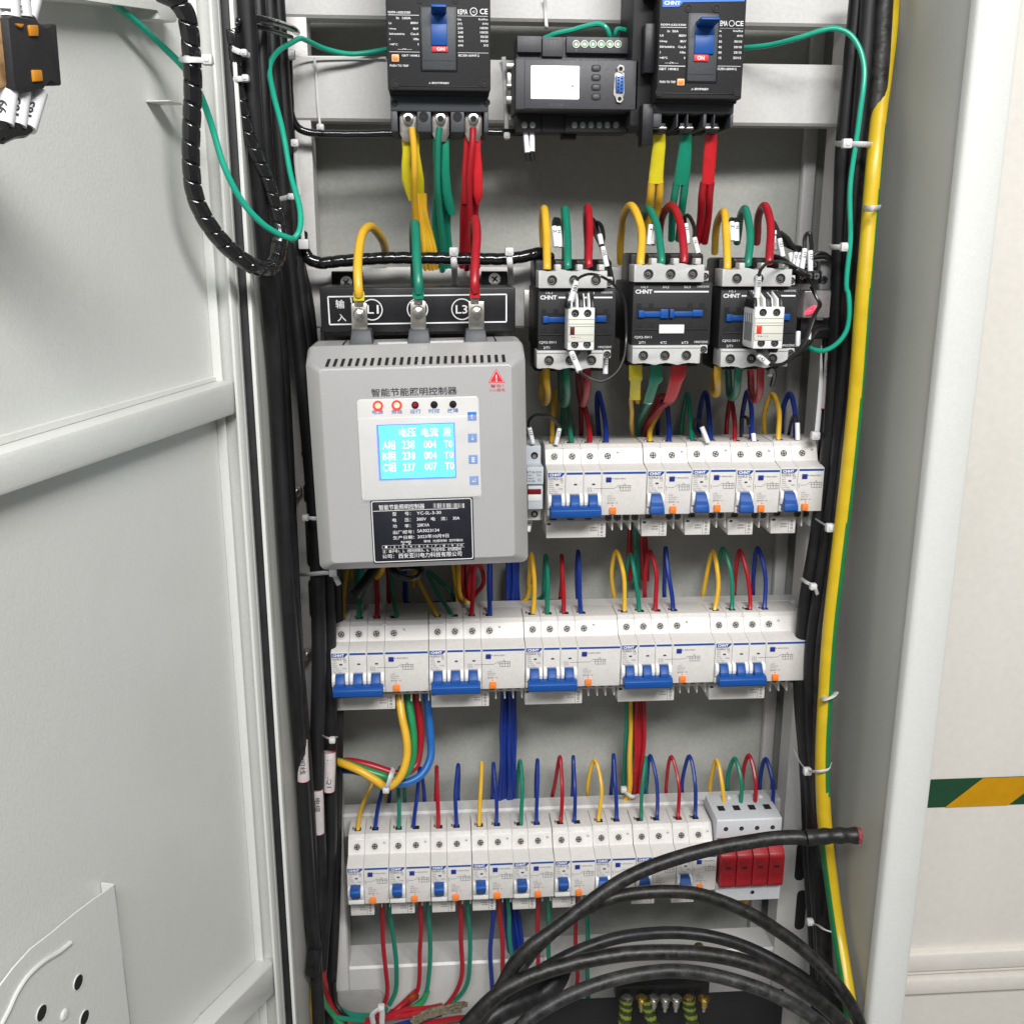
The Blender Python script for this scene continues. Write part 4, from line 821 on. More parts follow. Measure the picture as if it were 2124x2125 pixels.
# ------------------------------------------------------------------ contactors
def hole(mb, c, r, m=LGREY):
    mb.ring(c, r*1.02, r*.94, m, 20, .0006); mb.cyl((c[0], c[1]-.0001, c[2]), (0, -1, 0), r*.95, .0002, DARK, 18)
    mb.ring((c[0]-.0006, c[1]-.0003, c[2]-.0006), r*.62, r*.45, DSTEEL, 16, .0002); mb.ring((c[0]-.0002, c[1]-.0003, c[2]+.0002), r*.3, r*.16, STEEL, 12, .0002)
def contactor(f, cfg, label):
    YA = -.048  # front of the black body
    s = cfg['s']; ox, oy = cfg['o']
    P = lambda x, y, Y=YA: at(f, ox+x*s, oy+y*s, Y)   # coordinates in units of the middle contactor's crop
    bl_, br_ = P(0, 0), P(cfg['w'], 0); x0, x1 = bl_.x, br_.x
    zt, zb = P(0, -110).z, P(0, cfg['h']).z
    t = thing('contactor', (x0, .05, zb), label, 'contactor', 'black contactors in a row')
    def c_(n, fn, par=t, label=None): mb = MB(); fn(mb); return part(n, mb, par, label=label)
    zu0, zu1 = P(0, -5).z, P(0, 630).z
    c_('body', lambda mb: mb.box(x0, x1, YA, .045, zu1, zu0, BLK2, .0016))
    YU = YA+.020
    ra, rb = P(-40, -300, .010), P(cfg['w']+20, 830, .010)
    c_('base', lambda mb: (mb.box(ra.x, x1+.004, .004, .050, rb.z, ra.z, BLK, .003)))
    # black barrier fins between terminals at top
    zf = P(0, -290, YU).z; zl = P(0, -200, YU).z
    for xx in (175, 400, 620):
        a = P(xx-38, 0, YU-.0).x; b = P(xx+38, 0, YU).x; c_('barrier', lambda mb: mb.prism([(YU+.002, zu0-.004), (YU+.002, zl-.004), (.004, zf), (.006, zu0-.004)], a, b, BLK, .0008))
    # grey terminal carriers
    a, b = P(0, -200), P(690, -10); gw = (b.x-a.x)
    def f_(mb, up=True):
        ztop, zbot = a.z, b.z; n_ = 24; ol = [(a.x, zbot), (b.x, zbot)]
        for k in range(n_+1): u = 1-k/n_; wv = .0011*math.cos(u*6*math.pi); ol.append((a.x+gw*u, ztop-.0012+wv*(1 if .05 < u < .95 else 0)))
        mb.slab(ol, YA-.006, YA+.020, LGREY, .0006)
    gu = c_('upper_terminal_carrier', f_)
    for q in range(3):
        xc = P(130+220*q+5, 0).x; zc = P(0, -90).z
        c_('terminal_hole', lambda mb: hole(mb, (xc, YA-.0061, zc), .0047), gu)
        c_('contact_tongue', lambda mb: mb.box(xc+.0032, xc+.0085, YA-.001, YA+.012, a.z-.001, a.z+.0042, LGREY, .0008), gu)
    a2, b2 = P(-18, 625), P(650, 815)
    def f2(mb):
        n_ = 24; ol = [(b2.x, a2.z), (a2.x, a2.z)]
        for k in range(n_+1): u = k/n_; wv = -.0014*math.cos(u*6*math.pi); ol.append((a2.x+(b2.x-a2.x)*u, b2.z+.0014+wv*(1 if .05 < u < .95 else 0)))
        mb.slab(ol, YA-.006, YA+.020, LGREY, .0006); mb.box(a2.x+.0006, b2.x-.0006, YA-.0068, YA-.005, a2.z-.0022, a2.z-.0006, LGREY, .0003)
    gl = c_('lower_terminal_carrier', f2)
    for q in range(3):
        xc = P(112+218*q, 0).x; zc = P(0, 722).z
        c_('terminal_hole', lambda mb: hole(mb, (xc, YA-.0061, zc), .0047), gl)
    # small aux terminals at the right
    def aux(xa, ya, xb, yb, yl):
        A, Bq = P(xa, ya), P(xb, yb); o_ = c_('auxiliary_terminal', lambda mb: mb.box(A.x, Bq.x, yl, yl+.018, Bq.z, A.z, LGREY, .0006))
        c_('terminal_screw', lambda mb: (mb.cyl(((A.x+Bq.x)/2, yl-.0001, (A.z+Bq.z)/2-.0003), (0, -1, 0), .0031, .0002, DARK, 16), mb.ring(((A.x+Bq.x)/2-.0004, yl-.0003, (A.z+Bq.z)/2-.0006), .0019, .0012, STEEL, 12, .0002)), o_)
    aux(698, -120, 765, -20, YA+.004); aux(662, 620, 735, 702, YA-.002)
    # bridge (blue slider) and small windows
    c_('slider_slot', lambda mb: (lambda A, Bq: mb.box(A.x, Bq.x, YA-.0004, YA+.001, Bq.z, A.z, DARK))(P(32, 248), P(735, 352)))
    for xa, xb, ya, yb, d in ((50, 105, 275, 345, .0030), (105, 270, 285, 340, .0018), (270, 345, 262, 352, .0028), (362, 400, 262, 350, .0032), (400, 590, 285, 335, .0018), (590, 690, 270, 335, .0024)):
        c_('blue_slider', lambda mb: (lambda A, Bq: mb.box(A.x, Bq.x, YA-d, YA+.001, Bq.z, A.z, BLUE, .0005))(P(xa, ya), P(xb, yb)))
    for xx in (35, 155, 545, 665):
        for yy in (205, 405): c_('window_slot', lambda mb: (lambda A, Bq: mb.box(A.x, Bq.x, YA-.0003, YA+.001, Bq.z, A.z, DARK))(P(xx, yy), P(xx+48, yy+40)))
    c_('front_ridge', lambda mb: (lambda A, Bq: (mb.box(A.x, Bq.x, YA-.0008, YA+.001, Bq.z, A.z, BLK, .0002)))(P(20, 462), P(740, 470)))
    if cfg.get('plate'): c_('white_label', lambda mb: (lambda A, Bq: mb.box(A.x, Bq.x, YA-.0016, YA, Bq.z, A.z, WHITE2, .0005))(P(258, 418), P(505, 505)))
    def tx(mb):
        def T(s_, xa, ya, xb, yb, m=WINK, bd=0.0):
            A, Bq = P(xa, ya), P(xb, yb); text(mb, s_, A.x, Bq.x, Bq.z, A.z, YA-.0002, m, bd)
        T('CHNT', 22, 66, 190, 108, WINK, .03)
        A, Bq = P(208, 80), P(755, 95); flat(mb, A.x, Bq.x, Bq.z, A.z, YA-.0002, WINK)
        for s_, xa in (('1/L1', 82), ('3/L2', 295), ('5/L3', 510)): T(s_, xa, 30, xa+62, 52)
        T('13NO/21NC', 642, 26, 762, 46); T('CJX2-5011', 12, 532, 182, 562)
        for s_, xa in (('2/T1', 55), ('4/T2', 270), ('6/T3', 485)): T(s_, xa, 586, xa+62, 610)
        T('14NO/22NC', 612, 580, 748, 602)
    c_('printed_lettering', tx); return t, P
CON = []
for f, o_, s_, pl_, lb in (('e', (222, 962), .985, False, 'black contactor on the left, with a white timer block whose slide is dark red'), ('e', (1175, 902), 1.0, True, 'middle black contactor with a blank white plate under its full blue slider'), ('f', (462, 945), .985, False, 'black contactor on the right, with a white timer block whose slide is bright red')):
    CON.append(contactor(f, dict(o=o_, s=s_, w=800, h=640, plate=pl_), lb))
mb = MB(); pbox(mb, 'g', 1750, 760, 1930, 780, .052, .003, ZINC) if False else None
# rail behind contactors
a = at('e', 90, 1150, .045); b = at('f', 1500, 1150, .045); 
mb = MB(); mb.box(a.x, b.x, .0505, .052, b.z-.0175, b.z+.0175, ZINC, .0004); mb.box(a.x, b.x, .0522, .0555, b.z-.012, b.z+.012, ZINC); solo('din_rail', mb, 'zinc mounting rail behind the three black contactors', 'mounting rail', 'mounting rails')
# ------------------------------------------------------------------ timer blocks
def timer(f, q, side, red, lb):
    YT_ = -.082 if side else -.073; (xl_, yt), (xr_, yb) = q
    a, b = at(f, xl_, yt, YT_), at(f, xr_, yb, YT_); W_, H_ = b.x-a.x, a.z-b.z
    t = thing('timer_block', (a.x, YT_, b.z), lb, 'timer block', 'white timer blocks on the contactors')
    P = lambda u, v, Y=YT_: (a.x+W_*u, Y, a.z-H_*v)
    def c_(n, fn, par=t, label=None): mb = MB(); fn(mb); return part(n, mb, par, label=label)
    CRM = mat('timer_cream', (.66, .66, .58), .4, var=.03)
    c_('housing', lambda mb: (mb.box(a.x, b.x, YT_, -.050, b.z, a.z, WHITE2, .001)))
    c_('front_panel', lambda mb: (mb.box(a.x+.0006, b.x-.0006, YT_-.0008, YT_+.001, a.z-H_*.80, a.z-H_*.22, CRM, .0004)))
    for v in (.27, .375, .435, .63): c_('panel_groove', lambda mb: mb.box(a.x+.0008, b.x-.0008, YT_-.0010, YT_-.0006, a.z-H_*v-.0003, a.z-H_*v, GINK))
    for u in (.27, .73):
        for v in (.13, .86): c_('terminal_hole', lambda mb: (lambda c: (mb.cyl((c[0], YT_-.0001, c[2]), (0, -1, 0), .0034, .0002, DARK, 18), mb.ring((c[0]-.0006, YT_-.0003, c[2]-.0010), .0020, .0012, DSTEEL if red else STEEL, 12, .0002)))(P(u, v)))
    sl_ = P(.08, .44), P(.25, .63); c_('slide', lambda mb: (mb.box(sl_[0][0], sl_[1][0], YT_-.0014, YT_, sl_[1][2], sl_[0][2], mat('slide_red', (.62, .045, .03), .35) if red else mat('slide_dark', (.10, .012, .015), .35), .0003)))
    c_('printed_lettering', lambda mb: text(mb, 'F4-11', a.x+W_*.13, a.x+W_*.47, a.z-H_*.715, a.z-H_*.675, YT_-.0010, RINK if not red else GINK))
    # finger towers and black barriers on top
    c_('top_terminals', lambda mb: [mb.prism([(-.050, a.z-.001), (YT_+.004, a.z-.001), (YT_+.007, a.z+.0070), (-.060, a.z+.0120)], a.x+W_*u0, a.x+W_*u1, WHITE2, .0006) for u0, u1 in ((.12, .20), (.33, .42), (.60, .66), (.78, .86))])
    c_('barrier', lambda mb: [mb.prism([(-.050, a.z-.001), (YT_+.002, a.z-.002), (YT_+.006, a.z+.0075), (-.058, a.z+.013)], a.x+W_*u0, a.x+W_*u1, BLK, .0006) for u0, u1 in ((-.02, .09), (.42, .60), (.88, 1.0))])
    c_('lower_barrier', lambda mb: [mb.prism([(-.055, b.z+.001), (YT_+.004, b.z+.001), (YT_+.010, b.z-.0045), (-.055, b.z-.006)], a.x+W_*u0, a.x+W_*u1, BLK, .0005) for u0, u1 in ((.44, .54), (.86, .96))])
    if side:
        c_('side_sticker', lambda mb: (mb.box(a.x-.0004, a.x, YT_+.003, -.051, b.z+.002, a.z-.002, WHITE2), [mb.box(a.x-.0006, a.x-.0004, YT_+.005+.0029*k, YT_+.0062+.0029*k, b.z+.006, a.z-(.006 if k % 2 else .014), INK) for k in range(8)]), label='side sticker with rows of small black print')
    return t
timer('s', ((505, 1020), (852, 1588)), False, False, 'white timer block with a dark red slide clipped to the left contactor')
tb = timer('t', ((430, 1010), (788, 1568)), True, True, 'white timer block with a bright red slide and a printed side, on the right contactor')
# ------------------------------------------------------------------ terminal strip and lit relay at the right
YS = -.005
a, b = at('t', 1010, 520, YS), at('t', 1310, 700, YS)
ts = thing('terminal_strip', (a.x, YS, b.z), 'small black screw terminal strip right of the contactors, full of tagged wires', 'terminal strip')
def tsp(n, fn, par=ts, label=None): mb = MB(); fn(mb); return part(n, mb, par, label=label)
tsp('body', lambda mb: (mb.box(a.x, b.x, YS, .052, b.z, a.z, BLK, .001), pbox(mb, 't', 1060, 395, 1270, 520, YS+.022, .03, BLK, .001)))
for x in (1050, 1148, 1242):
    c = at('t', x, 598, YS); tsp('terminal_screw', lambda mb: screw(mb, c, .0030, STEEL, DARK, ang=x*.1))
for x in (1110, 1205):
    c = at('t', x, 445, YS+.02); tsp('terminal_screw', lambda mb: screw(mb, c, .0028, STEEL, DARK, ang=x*.1))
for q in range(4):
    xx = at('t', 1003+98*q, 600, YS).x; tsp('divider', lambda mb: mb.box(xx-.0006, xx+.0006, YS-.003, YS+.001, b.z+.001, a.z-.001, BLK, .0002))
tsp('end_bracket', lambda mb: (pbox(mb, 't', 1310, 385, 1420, 780, .030, .02, mat('bracket_grey', (.33, .33, .33), .4), .001)))
c = at('t', 1342, 640, .029); tsp('bracket_screw', lambda mb: screw(mb, c, .0036, STEEL, DARK))
YR = .005
a, b = at('t', 1085, 790, YR), at('t', 1425, 1160, YR)
rl = thing('relay', (a.x, YR, b.z), 'small clear-cased relay glowing red inside, behind black wires right of the contactors', 'relay')
def rp(n, fn, par=rl, label=None): mb = MB(); fn(mb); return part(n, mb, par, label=label)
rp('clear_case', lambda mb: mb.box(a.x, b.x, YR, .035, b.z, a.z, RELAYC, .002))
rp('coil', lambda mb: pbox(mb, 't', 1240, 850, 1390, 1090, YR+.006, .02, mat('relay_coil', (.16, .10, .09), .5, var=.3, scale=300), .001))
rp('indicator_glow', lambda mb: (lambda c: mb.hull([[(c.x+rx*math.cos(k), YR-.001+yy, c.z+rx*.55*math.sin(k)+.5*rx*math.cos(k)) for k in [2*math.pi*q/12 for q in range(12)]] for rx, yy in ((.0065, .003), (.0055, -.001), (.002, -.0025))], mat('relay_glow', (1.0, .05, .10), .4, var=0, emit=1.3)))(at('t', 1180, 1055, YR)))
rp('socket', lambda mb: (pbox(mb, 't', 1040, 1160, 1440, 1440, YR+.012, .03, BLK, .002), pbox(mb, 't', 1255, 1160, 1340, 1190, YR+.008, .01, mat('bracket_grey', (.33, .33, .33), .4), .001)))
# ------------------------------------------------------------------ fuse holder left of the upper row
YH = -.002
def fz(x, y, Y=YH): return at('i', x, y, Y)
a, b = fz(62, 715), fz(228, 1450); t = thing('fuse_holder', (a.x, 0, b.z), 'narrow grey-blue fuse holder with a dark red window, squeezed left of the upper breaker row', 'fuse holder')
def fp(n, fn, par=t, label=None): mb = MB(); fn(mb); return part(n, mb, par, label=label)
xa, xb = fz(62, 900).x, fz(230, 900).x
fp('housing', lambda mb: (mb.box(xa, xb-.0008, .018, .062, fz(0, 885, .018).z, fz(0, 700, .018).z, FUSE, .0008), mb.box(xa, xb, .004, .062, fz(0, 1340, .004).z, fz(0, 905, .004).z, FUSE, .0012), mb.box(xa, xb-.0008, .016, .062, fz(0, 1450, .016).z, fz(0, 1330, .016).z, WHITE, .0008)))
fp('front_label', lambda mb: mb.box(xa, xb, YH, .006, fz(0, 1090).z, fz(0, 915).z, FUSE, .0008))
fp('fuse_lever', lambda mb: mb.box(xa+.001, xb-.0006, YH-.002, .006, fz(0, 1335).z, fz(0, 1105).z, FUSE, .001))
fp('red_window', lambda mb: mb.box(fz(78, 0).x, fz(214, 0).x, YH-.0030, YH, fz(0, 1180).z, fz(0, 1130).z, mat('window_red', (.20, .006, .010), .25), .0004))
fp('white_window', lambda mb: mb.box(fz(78, 0).x, fz(214, 0).x, YH-.0026, YH, fz(0, 1250).z, fz(0, 1186).z, WHITE2, .0003))
fp('terminal_screw', lambda mb: (lambda c: (mb.cyl((c.x, .0179, c.z), (0, -1, 0), .0036, .0003, DARK, 16), mb.cyl((c.x, .0175, c.z-.0008), (0, -1, 0), .0020, .0003, STEEL, 12)))(fz(138, 797, .018)))
fp('terminal_screw', lambda mb: (lambda c: (mb.cyl((c.x, .0159, c.z), (0, -1, 0), .0034, .0003, DARK, 16), mb.cyl((c.x, .0155, c.z), (0, -1, 0), .0020, .0003, STEEL, 12)))(fz(138, 1385, .016)))
fp('printed_lettering', lambda mb: [text(mb, s_, fz(x0_, 0).x, fz(x1_, 0).x, fz(0, y1_).z, fz(0, y0_).z, YH-.0002, INK) for s_, x0_, y0_, x1_, y1_ in (('RT18-32X', 70, 955, 218, 978), ('400V', 72, 992, 125, 1004), ('32A', 168, 990, 215, 1006), ('100kA', 72, 1022, 140, 1034), ('10×38', 72, 1048, 150, 1062), ('CCC', 180, 1030, 215, 1055))])
# grey sheet between controller and fuse holder
# ------------------------------------------------------------------ push-button contact block at top left (back of a door button)
hB = .062
def dd_(x, y, h=hB): t_, z_ = ond('a', x, y, h); return t_, z_
cb = thing('button_contact_block', D(*(lambda tz: (tz[0], hB, tz[1]))(dd_(250, 570))), 'black and amber switch contact block on the back of the door, with numbered wires', 'contact block')
def cbp(n, fn, par=cb, label=None): mb = MB(); fn(mb); return part(n, mb, par, label=label)
cbp('body', lambda mb: dslab(mb, [dd_(*c) for c in ((55, 120), (95, 100), (250, 130), (290, 200), (325, 205), (340, 155), (380, 158), (415, 570), (372, 572), (345, 515), (320, 530), (300, 590), (180, 620), (100, 590))], hB-.014, hB, BLK2, .001))
cbp('amber_clip', lambda mb: (dslab(mb, [dd_(*c, hB+.0012) for c in ((198, 165), (258, 165), (262, 240), (208, 240))], hB-.001, hB+.0012, mat('amber_plastic', (.62, .24, .012), .3, var=.1), .0005)))
cbp('amber_clip', lambda mb: (dslab(mb, [dd_(*c, hB+.0012) for c in ((222, 465), (282, 465), (292, 540), (230, 545))], hB-.001, hB+.0012, MATS['amber_plastic'], .0005)))
cbp('amber_clip', lambda mb: (dslab(mb, [dd_(*c, hB+.0012) for c in ((112, 155), (168, 158), (150, 185), (128, 180))], hB-.001, hB+.0012, MATS['amber_plastic'], .0005)))
cbp('clear_cover', lambda mb: dslab(mb, [dd_(*c, hB-.004) for c in ((-160, 105), (62, 105), (100, 585), (-160, 600))], hB-.030, hB-.004, mat('amber_clear', (.50, .30, .14), .18, var=.5, scale=120, bump=.6), .002))
# ================================================================== wires
CM = dict(y=WY, g=WG, r=WR, b=WB, k=WK, e=WGL, l=WBL, t=WGT, Y=WYB, G=WGB, R=WRB)
CN = dict(y='yellow', g='green', r='red', b='blue', k='black', e='emerald green', l='light blue', t='bright green')
WNAMES = {}
def wire(c, r, f, pts, label, group=None, n=8, name=None, sub=6):
    P = []
    for q in pts:
        if len(q) == 4: P.append(at(q[0], q[1], q[2], q[3]))
        else: P.append(at(f, *q))
    S = smooth_path(P, sub); a1, a2, a3 = random.uniform(0, 6), random.uniform(0, 6), random.uniform(.0003, .0008); L = 0
    for k_ in range(1, len(S)):
        L += (S[k_]-S[k_-1]).length; f1 = min(1, k_/5); S[k_] = S[k_]+Vector((math.sin(L*75+a1)*a3, math.sin(L*55+a2)*a3, 0))*f1
    mb = MB(); mb.tube(S, r*random.uniform(.96, 1.05), CM[c], n)
    return solo(name or (CN[c].split()[-1]+'_wire'), mb, label, 'wire', group)
def sleeve(P0, P1, r, s_=None, label=None, group=None, par=None):
    """white printed marker sleeve from P0 to P1"""
    mb = MB(); d = P1-P0; mb.tube([P0.lerp(P1, k/4) for k in range(5)], r, SLEEVE, 10)
    o = solo('marker_sleeve', mb, label, 'wire marker', group)
    if s_:
        L = d.length; X = d.normalized(); N_ = Vector((0, -1, 0)); N_ = (N_-X*N_.dot(X)).normalized(); Z = X.cross(N_)*-1
        mb = MB(); me, a, b, c_, e_ = text_me(s_, .02); sz = r*1.05/(e_-c_); sx = min(L*.62/(b-a), sz*1.15)
        T = Matrix((( X.x*sx, Z.x*sz, N_.x, 0), (X.y*sx, Z.y*sz, N_.y, 0), (X.z*sx, Z.z*sz, N_.z, 0), (0, 0, 0, 1)))
        T = Matrix.Translation(P0+X*L*.19+N_*(r+.0002)-Z*r*.5-X*(a*sx)-Z*(c_*sz)) @ T
        mb.add(me, T, INK); part('marker_lettering', mb, o, off=(0, 0, 0))
    return o
YT0 = .040; YBK = .112
WRD = .0022
def arch(c, f, foot, mids, tail, label, group, r=WRD):
    """foot at the terminal, then over the top and down behind the rail"""
    n_ = len(mids); P = [(foot[0], foot[1]+22, YT0+.001), (foot[0], foot[1]-4, YT0)]
    for q, (x, y) in enumerate(mids): P.append((x, y, YT0+(.010+.050*(q+1)/(n_+.5))))
    for q, (x, y) in enumerate(tail): P.append((x, y, min(YBK, .096+.010*q)))
    return wire(c, r, f, P, label, group)
G3, G2, G1 = 'wires looping into the bottom breaker row', 'wires looping into the middle breaker row', 'wires looping into the upper breaker row'
A3 = [
 ('y', 'm', (440, 690), [(468, 540), (525, 400)], [(570, 300), (600, 330), (640, 620)], 'slanting yellow wire into the first breaker of the bottom row'),
 ('b', 'm', (550, 690), [(580, 500), (612, 395)], [(640, 420), (628, 640)], 'blue wire into the first breaker of the bottom row'),
 ('g', 'm', (700, 685), [(703, 500), (705, 340), (712, 285)], [(735, 400), (750, 640)], 'green wire into the second breaker of the bottom row'),
 ('b', 'm', (800, 675), [(815, 480), (840, 290)], [(860, 400), (862, 640)], 'blue wire into the second breaker of the bottom row'),
 ('r', 'm', (952, 675), [(952, 450), (945, 285)], [(940, 400), (940, 640)], 'red wire standing over the third breaker of the bottom row'),
 ('b', 'm', (1070, 670), [(1068, 450), (1080, 268)], [(1086, 400), (1084, 640)], 'blue wire standing over the third breaker of the bottom row'),
 ('y', 'm', (1218, 658), [(1226, 450), (1232, 258)], [(1228, 400), (1225, 630)], 'yellow wire standing over the fourth breaker of the bottom row'),
 ('b', 'm', (1326, 652), [(1325, 430), (1310, 262)], [(1302, 400), (1302, 630)], 'blue wire over the fourth breaker, left of the thick blue bundle'),
 ('g', 'm', (1488, 645), [(1492, 430), (1480, 245)], [(1462, 400), (1450, 600)], 'green wire over the fifth breaker, right of the thick blue bundle'),
 ('b', 'm', (1586, 645), [(1590, 430), (1590, 238)], [(1582, 400), (1575, 600)], 'blue wire over the fifth breaker of the bottom row'),
 ('r', 'm', (1740, 632), [(1750, 420), (1735, 217)], [(1700, 400), (1690, 500), (1725, 530), (1830, 520), (1960, 510)], 'red wire with a sharp bend over the sixth breaker of the bottom row'),
 ('b', 'm', (1828, 628), [(1830, 430), (1822, 217)], [(1815, 400), (1815, 600)], 'blue wire over the sixth breaker of the bottom row'),
 ('y', 'n', (440, 625), [(455, 420), (415, 240)], [(368, 400), (375, 500), (430, 560)], 'yellow wire looping wide over the seventh breaker of the bottom row'),
 ('b', 'n', (550, 622), [(548, 400), (532, 207)], [(522, 400), (505, 490), (430, 520)], 'blue wire over the seventh breaker of the bottom row'),
 ('g', 'n', (710, 612), [(722, 400), (738, 225)], [(745, 400), (748, 560)], 'green wire over the eighth breaker of the bottom row'),
 ('b', 'n', (812, 608), [(808, 360), (770, 212)], [(742, 400), (738, 560)], 'blue wire over the eighth breaker of the bottom row'),
 ('r', 'n', (950, 602), [(950, 400), (905, 216)], [(872, 380), (864, 560)], 'red wire over the rightmost breaker of the bottom row'),
 ('b', 'n', (1055, 598), [(1060, 400), (1016, 214)], [(980, 360), (975, 560)], 'blue wire over the rightmost breaker of the bottom row'),
]
for a_ in A3: arch(*a_, G3)
A3s = [('y', (1242, 572), [(1232, 400), (1192, 240)], [(1162, 350), (1148, 560)]), ('g', (1350, 568), [(1350, 380), (1310, 230)], [(1268, 350), (1262, 560)]), ('r', (1442, 562), [(1442, 380), (1400, 208)], [(1362, 350), (1355, 560)]), ('b', (1550, 560), [(1552, 380), (1510, 230)], [(1472, 350), (1468, 560)])]
for c, ft, md, tl_ in A3s: arch(c, 'n', ft, md, tl_, f'{CN[c]} wire looping into the top of the red and grey surge protector', 'wires looping into the surge protector', r=.0024)
bn = ['left end', 'second', 'middle', 'second from right', 'right end']
A2 = [
 ('y', 'k', (430, 520), [(440, 350), (462, 120)], [(485, 40), (500, 200)], 0), ('g', 'k', (562, 512), [(560, 350), (582, 100)], [(560, 60), (540, 260)], 0),
 ('r', 'k', (695, 508), [(705, 300), (715, 110)], [(765, 80), (800, 380)], 0), ('g', 'k', (852, 500), [(830, 300), (820, 120)], [(850, 60), (925, 200), (945, 390)], 0),
 ('y', 'k', (1185, 505), [(1110, 350), (1025, 200)], [(1000, 150), (990, 260)], 1), ('g', 'k', (1308, 500), [(1190, 310), (1105, 150)], [(1120, 140), (1285, 290), (1330, 400)], 1),
 ('r', 'k', (1465, 498), [(1470, 300), (1490, 90)], [(1530, 90), (1555, 230), (1480, 330)], 1), ('b', 'k', (1605, 495), [(1603, 250), (1605, 40)], [(1610, 150), (1620, 400)], 1),
 ('y', 'l', (152, 402), [(162, 200), (145, 55)], [(128, 200), (122, 300), (90, 330)], 2), ('g', 'l', (237, 402), [(236, 200), (225, 65)], [(218, 230), (205, 300), (160, 325)], 2),
 ('r', 'l', (325, 402), [(327, 200), (318, 65)], [(314, 250), (300, 330), (230, 352)], 2), ('b', 'l', (428, 396), [(418, 200), (410, 40)], [(406, 250), (410, 380)], 2),
 ('y', 'l', (675, 394), [(674, 180), (628, 38)], [(604, 150), (626, 360)], 3), ('g', 'l', (758, 390), [(745, 220), (708, 58)], [(686, 150), (690, 360)], 3),
 ('r', 'l', (855, 386), [(858, 180), (822, 42)], [(800, 150), (786, 360)], 3), ('b', 'l', (953, 384), [(935, 200), (912, 22)], [(905, 200), (910, 360)], 3),
 ('y', 'l', (1192, 382), [(1212, 180), (1188, 40)], [(1142, 180), (1118, 360)], 4), ('g', 'l', (1293, 380), [(1285, 160), (1240, 22)], [(1212, 150), (1205, 360)], 4),
 ('r', 'l', (1393, 378), [(1382, 170), (1337, 35)], [(1312, 130), (1306, 360)], 4), ('b', 'l', (1478, 374), [(1478, 150), (1440, 20)], [(1415, 150), (1412, 350)], 4)]
for c, f, ft, md, tl_, u_ in A2:
    xtra = ' bent back to the right' if (c == 'g' and u_ == 0 and ft[0] > 600) else ''
    arch(c, f, ft, md, tl_, f'{CN[c]} wire{xtra} into the ' + ['left end breaker of the middle row', 'second breaker of the middle row, under the silver controller', 'centre breaker of the middle row', 'fourth breaker of the middle row', 'right end breaker of the middle row'][u_], G2, r=.0024)
# upper row
wb_ = 'wide breaker at the left of the upper row'
A1 = [
 ('y', 'i', (310, 690), [(318, 450), (332, 280)], [(350, 150), (345, 400)], 'yellow wire into the '+wb_), ('g', 'i', (515, 685), [(492, 450), (462, 300)], [(432, 260), (430, 700)], 'green wire into the '+wb_),
 ('r', 'i', (690, 678), [(675, 450), (640, 290)], [(612, 260), (600, 700)], 'red wire into the '+wb_), ('b', 'i', (855, 678), [(838, 400), (778, 168)], [(762, 300), (795, 700)], 'blue wire into the '+wb_),
 ('y', 'i', (1290, 672), [(1300, 535), (1400, 345)], [(1460, 240), (1480, 400)], 'bent yellow wire into the first narrow breaker of the upper row'), ('b', 'i', (1480, 668), [(1482, 400), (1450, 250)], [(1385, 300), (1362, 700)], 'blue wire into the first narrow breaker of the upper row'),
 ('g', 'i', (1715, 668), [(1702, 400), (1665, 182)], [(1628, 350), (1600, 700)], 'green wire into the second narrow breaker of the upper row'), ('b', 'j', (460, 662), [(440, 400), (396, 165)], [(355, 300), (335, 600)], 'blue wire into the second narrow breaker of the upper row'),
 ('r', 'j', (695, 658), [(688, 420), (655, 230)], [(628, 380), (598, 660)], 'red wire into the third narrow breaker of the upper row'), ('b', 'j', (865, 652), [(866, 350), (812, 158)], [(778, 350), (765, 660)], 'blue wire into the third narrow breaker of the upper row'),
 ('y', 'j', (1132, 648), [(1138, 350), (1066, 182)], [(1005, 320), (990, 620)], 'yellow wire into the rightmost breaker of the upper row'), ('b', 'j', (1300, 640), [(1298, 350), (1238, 178)], [(1178, 320), (1168, 640)], 'blue wire into the rightmost breaker of the upper row')]
for c, f, ft, md, tl_, lb in A1: arch(c, f, ft, md, tl_, lb, G1, r=.0026)
# contactor wires (top arches)
GC = 'wires arching into the contactors'
def carch(c, f, ft, md, tl_, lb, r=.0037):
    P = [(ft[0], ft[1]+30, -.028), (ft[0], ft[1], -.028)]
    for q, (x, y) in enumerate(md): P.append((x, y, -.026+.045*(q+1)/len(md)))
    for q, (x, y) in enumerate(tl_): P.append((x, y, .045+.03*q))
    return wire(c, r, f, P, lb, GC, n=12)
carch('y', 'e', (312, 735), [(310, 420), (282, 165)], [(270, 250), (285, 700)], 'yellow wire into the top of the left contactor')
carch('g', 'e', (522, 725), [(510, 420), (495, 168)], [(490, 260), (495, 700)], 'green wire into the top of the left contactor')
carch('r', 'e', (735, 710), [(735, 400), (722, 148)], [(712, 260), (712, 700)], 'red wire into the top of the left contactor')
carch('y', 'e', (1252, 690), [(1250, 350), (1165, 130)], [(1075, 230), (1055, 420), (1050, 700)], 'yellow wire arching into the top of the middle contactor')
carch('g', 'e', (1455, 680), [(1420, 330), (1325, 160)], [(1270, 250), (1255, 500)], 'green wire arching into the top of the middle contactor')
carch('r', 'e', (1680, 670), [(1650, 300), (1560, 130)], [(1470, 220), (1440, 500)], 'red wire arching into the top of the middle contactor')
carch('y', 'f', (522, 730), [(515, 400), (490, 190)], [(425, 290), (400, 600)], 'yellow wire into the top of the right contactor')
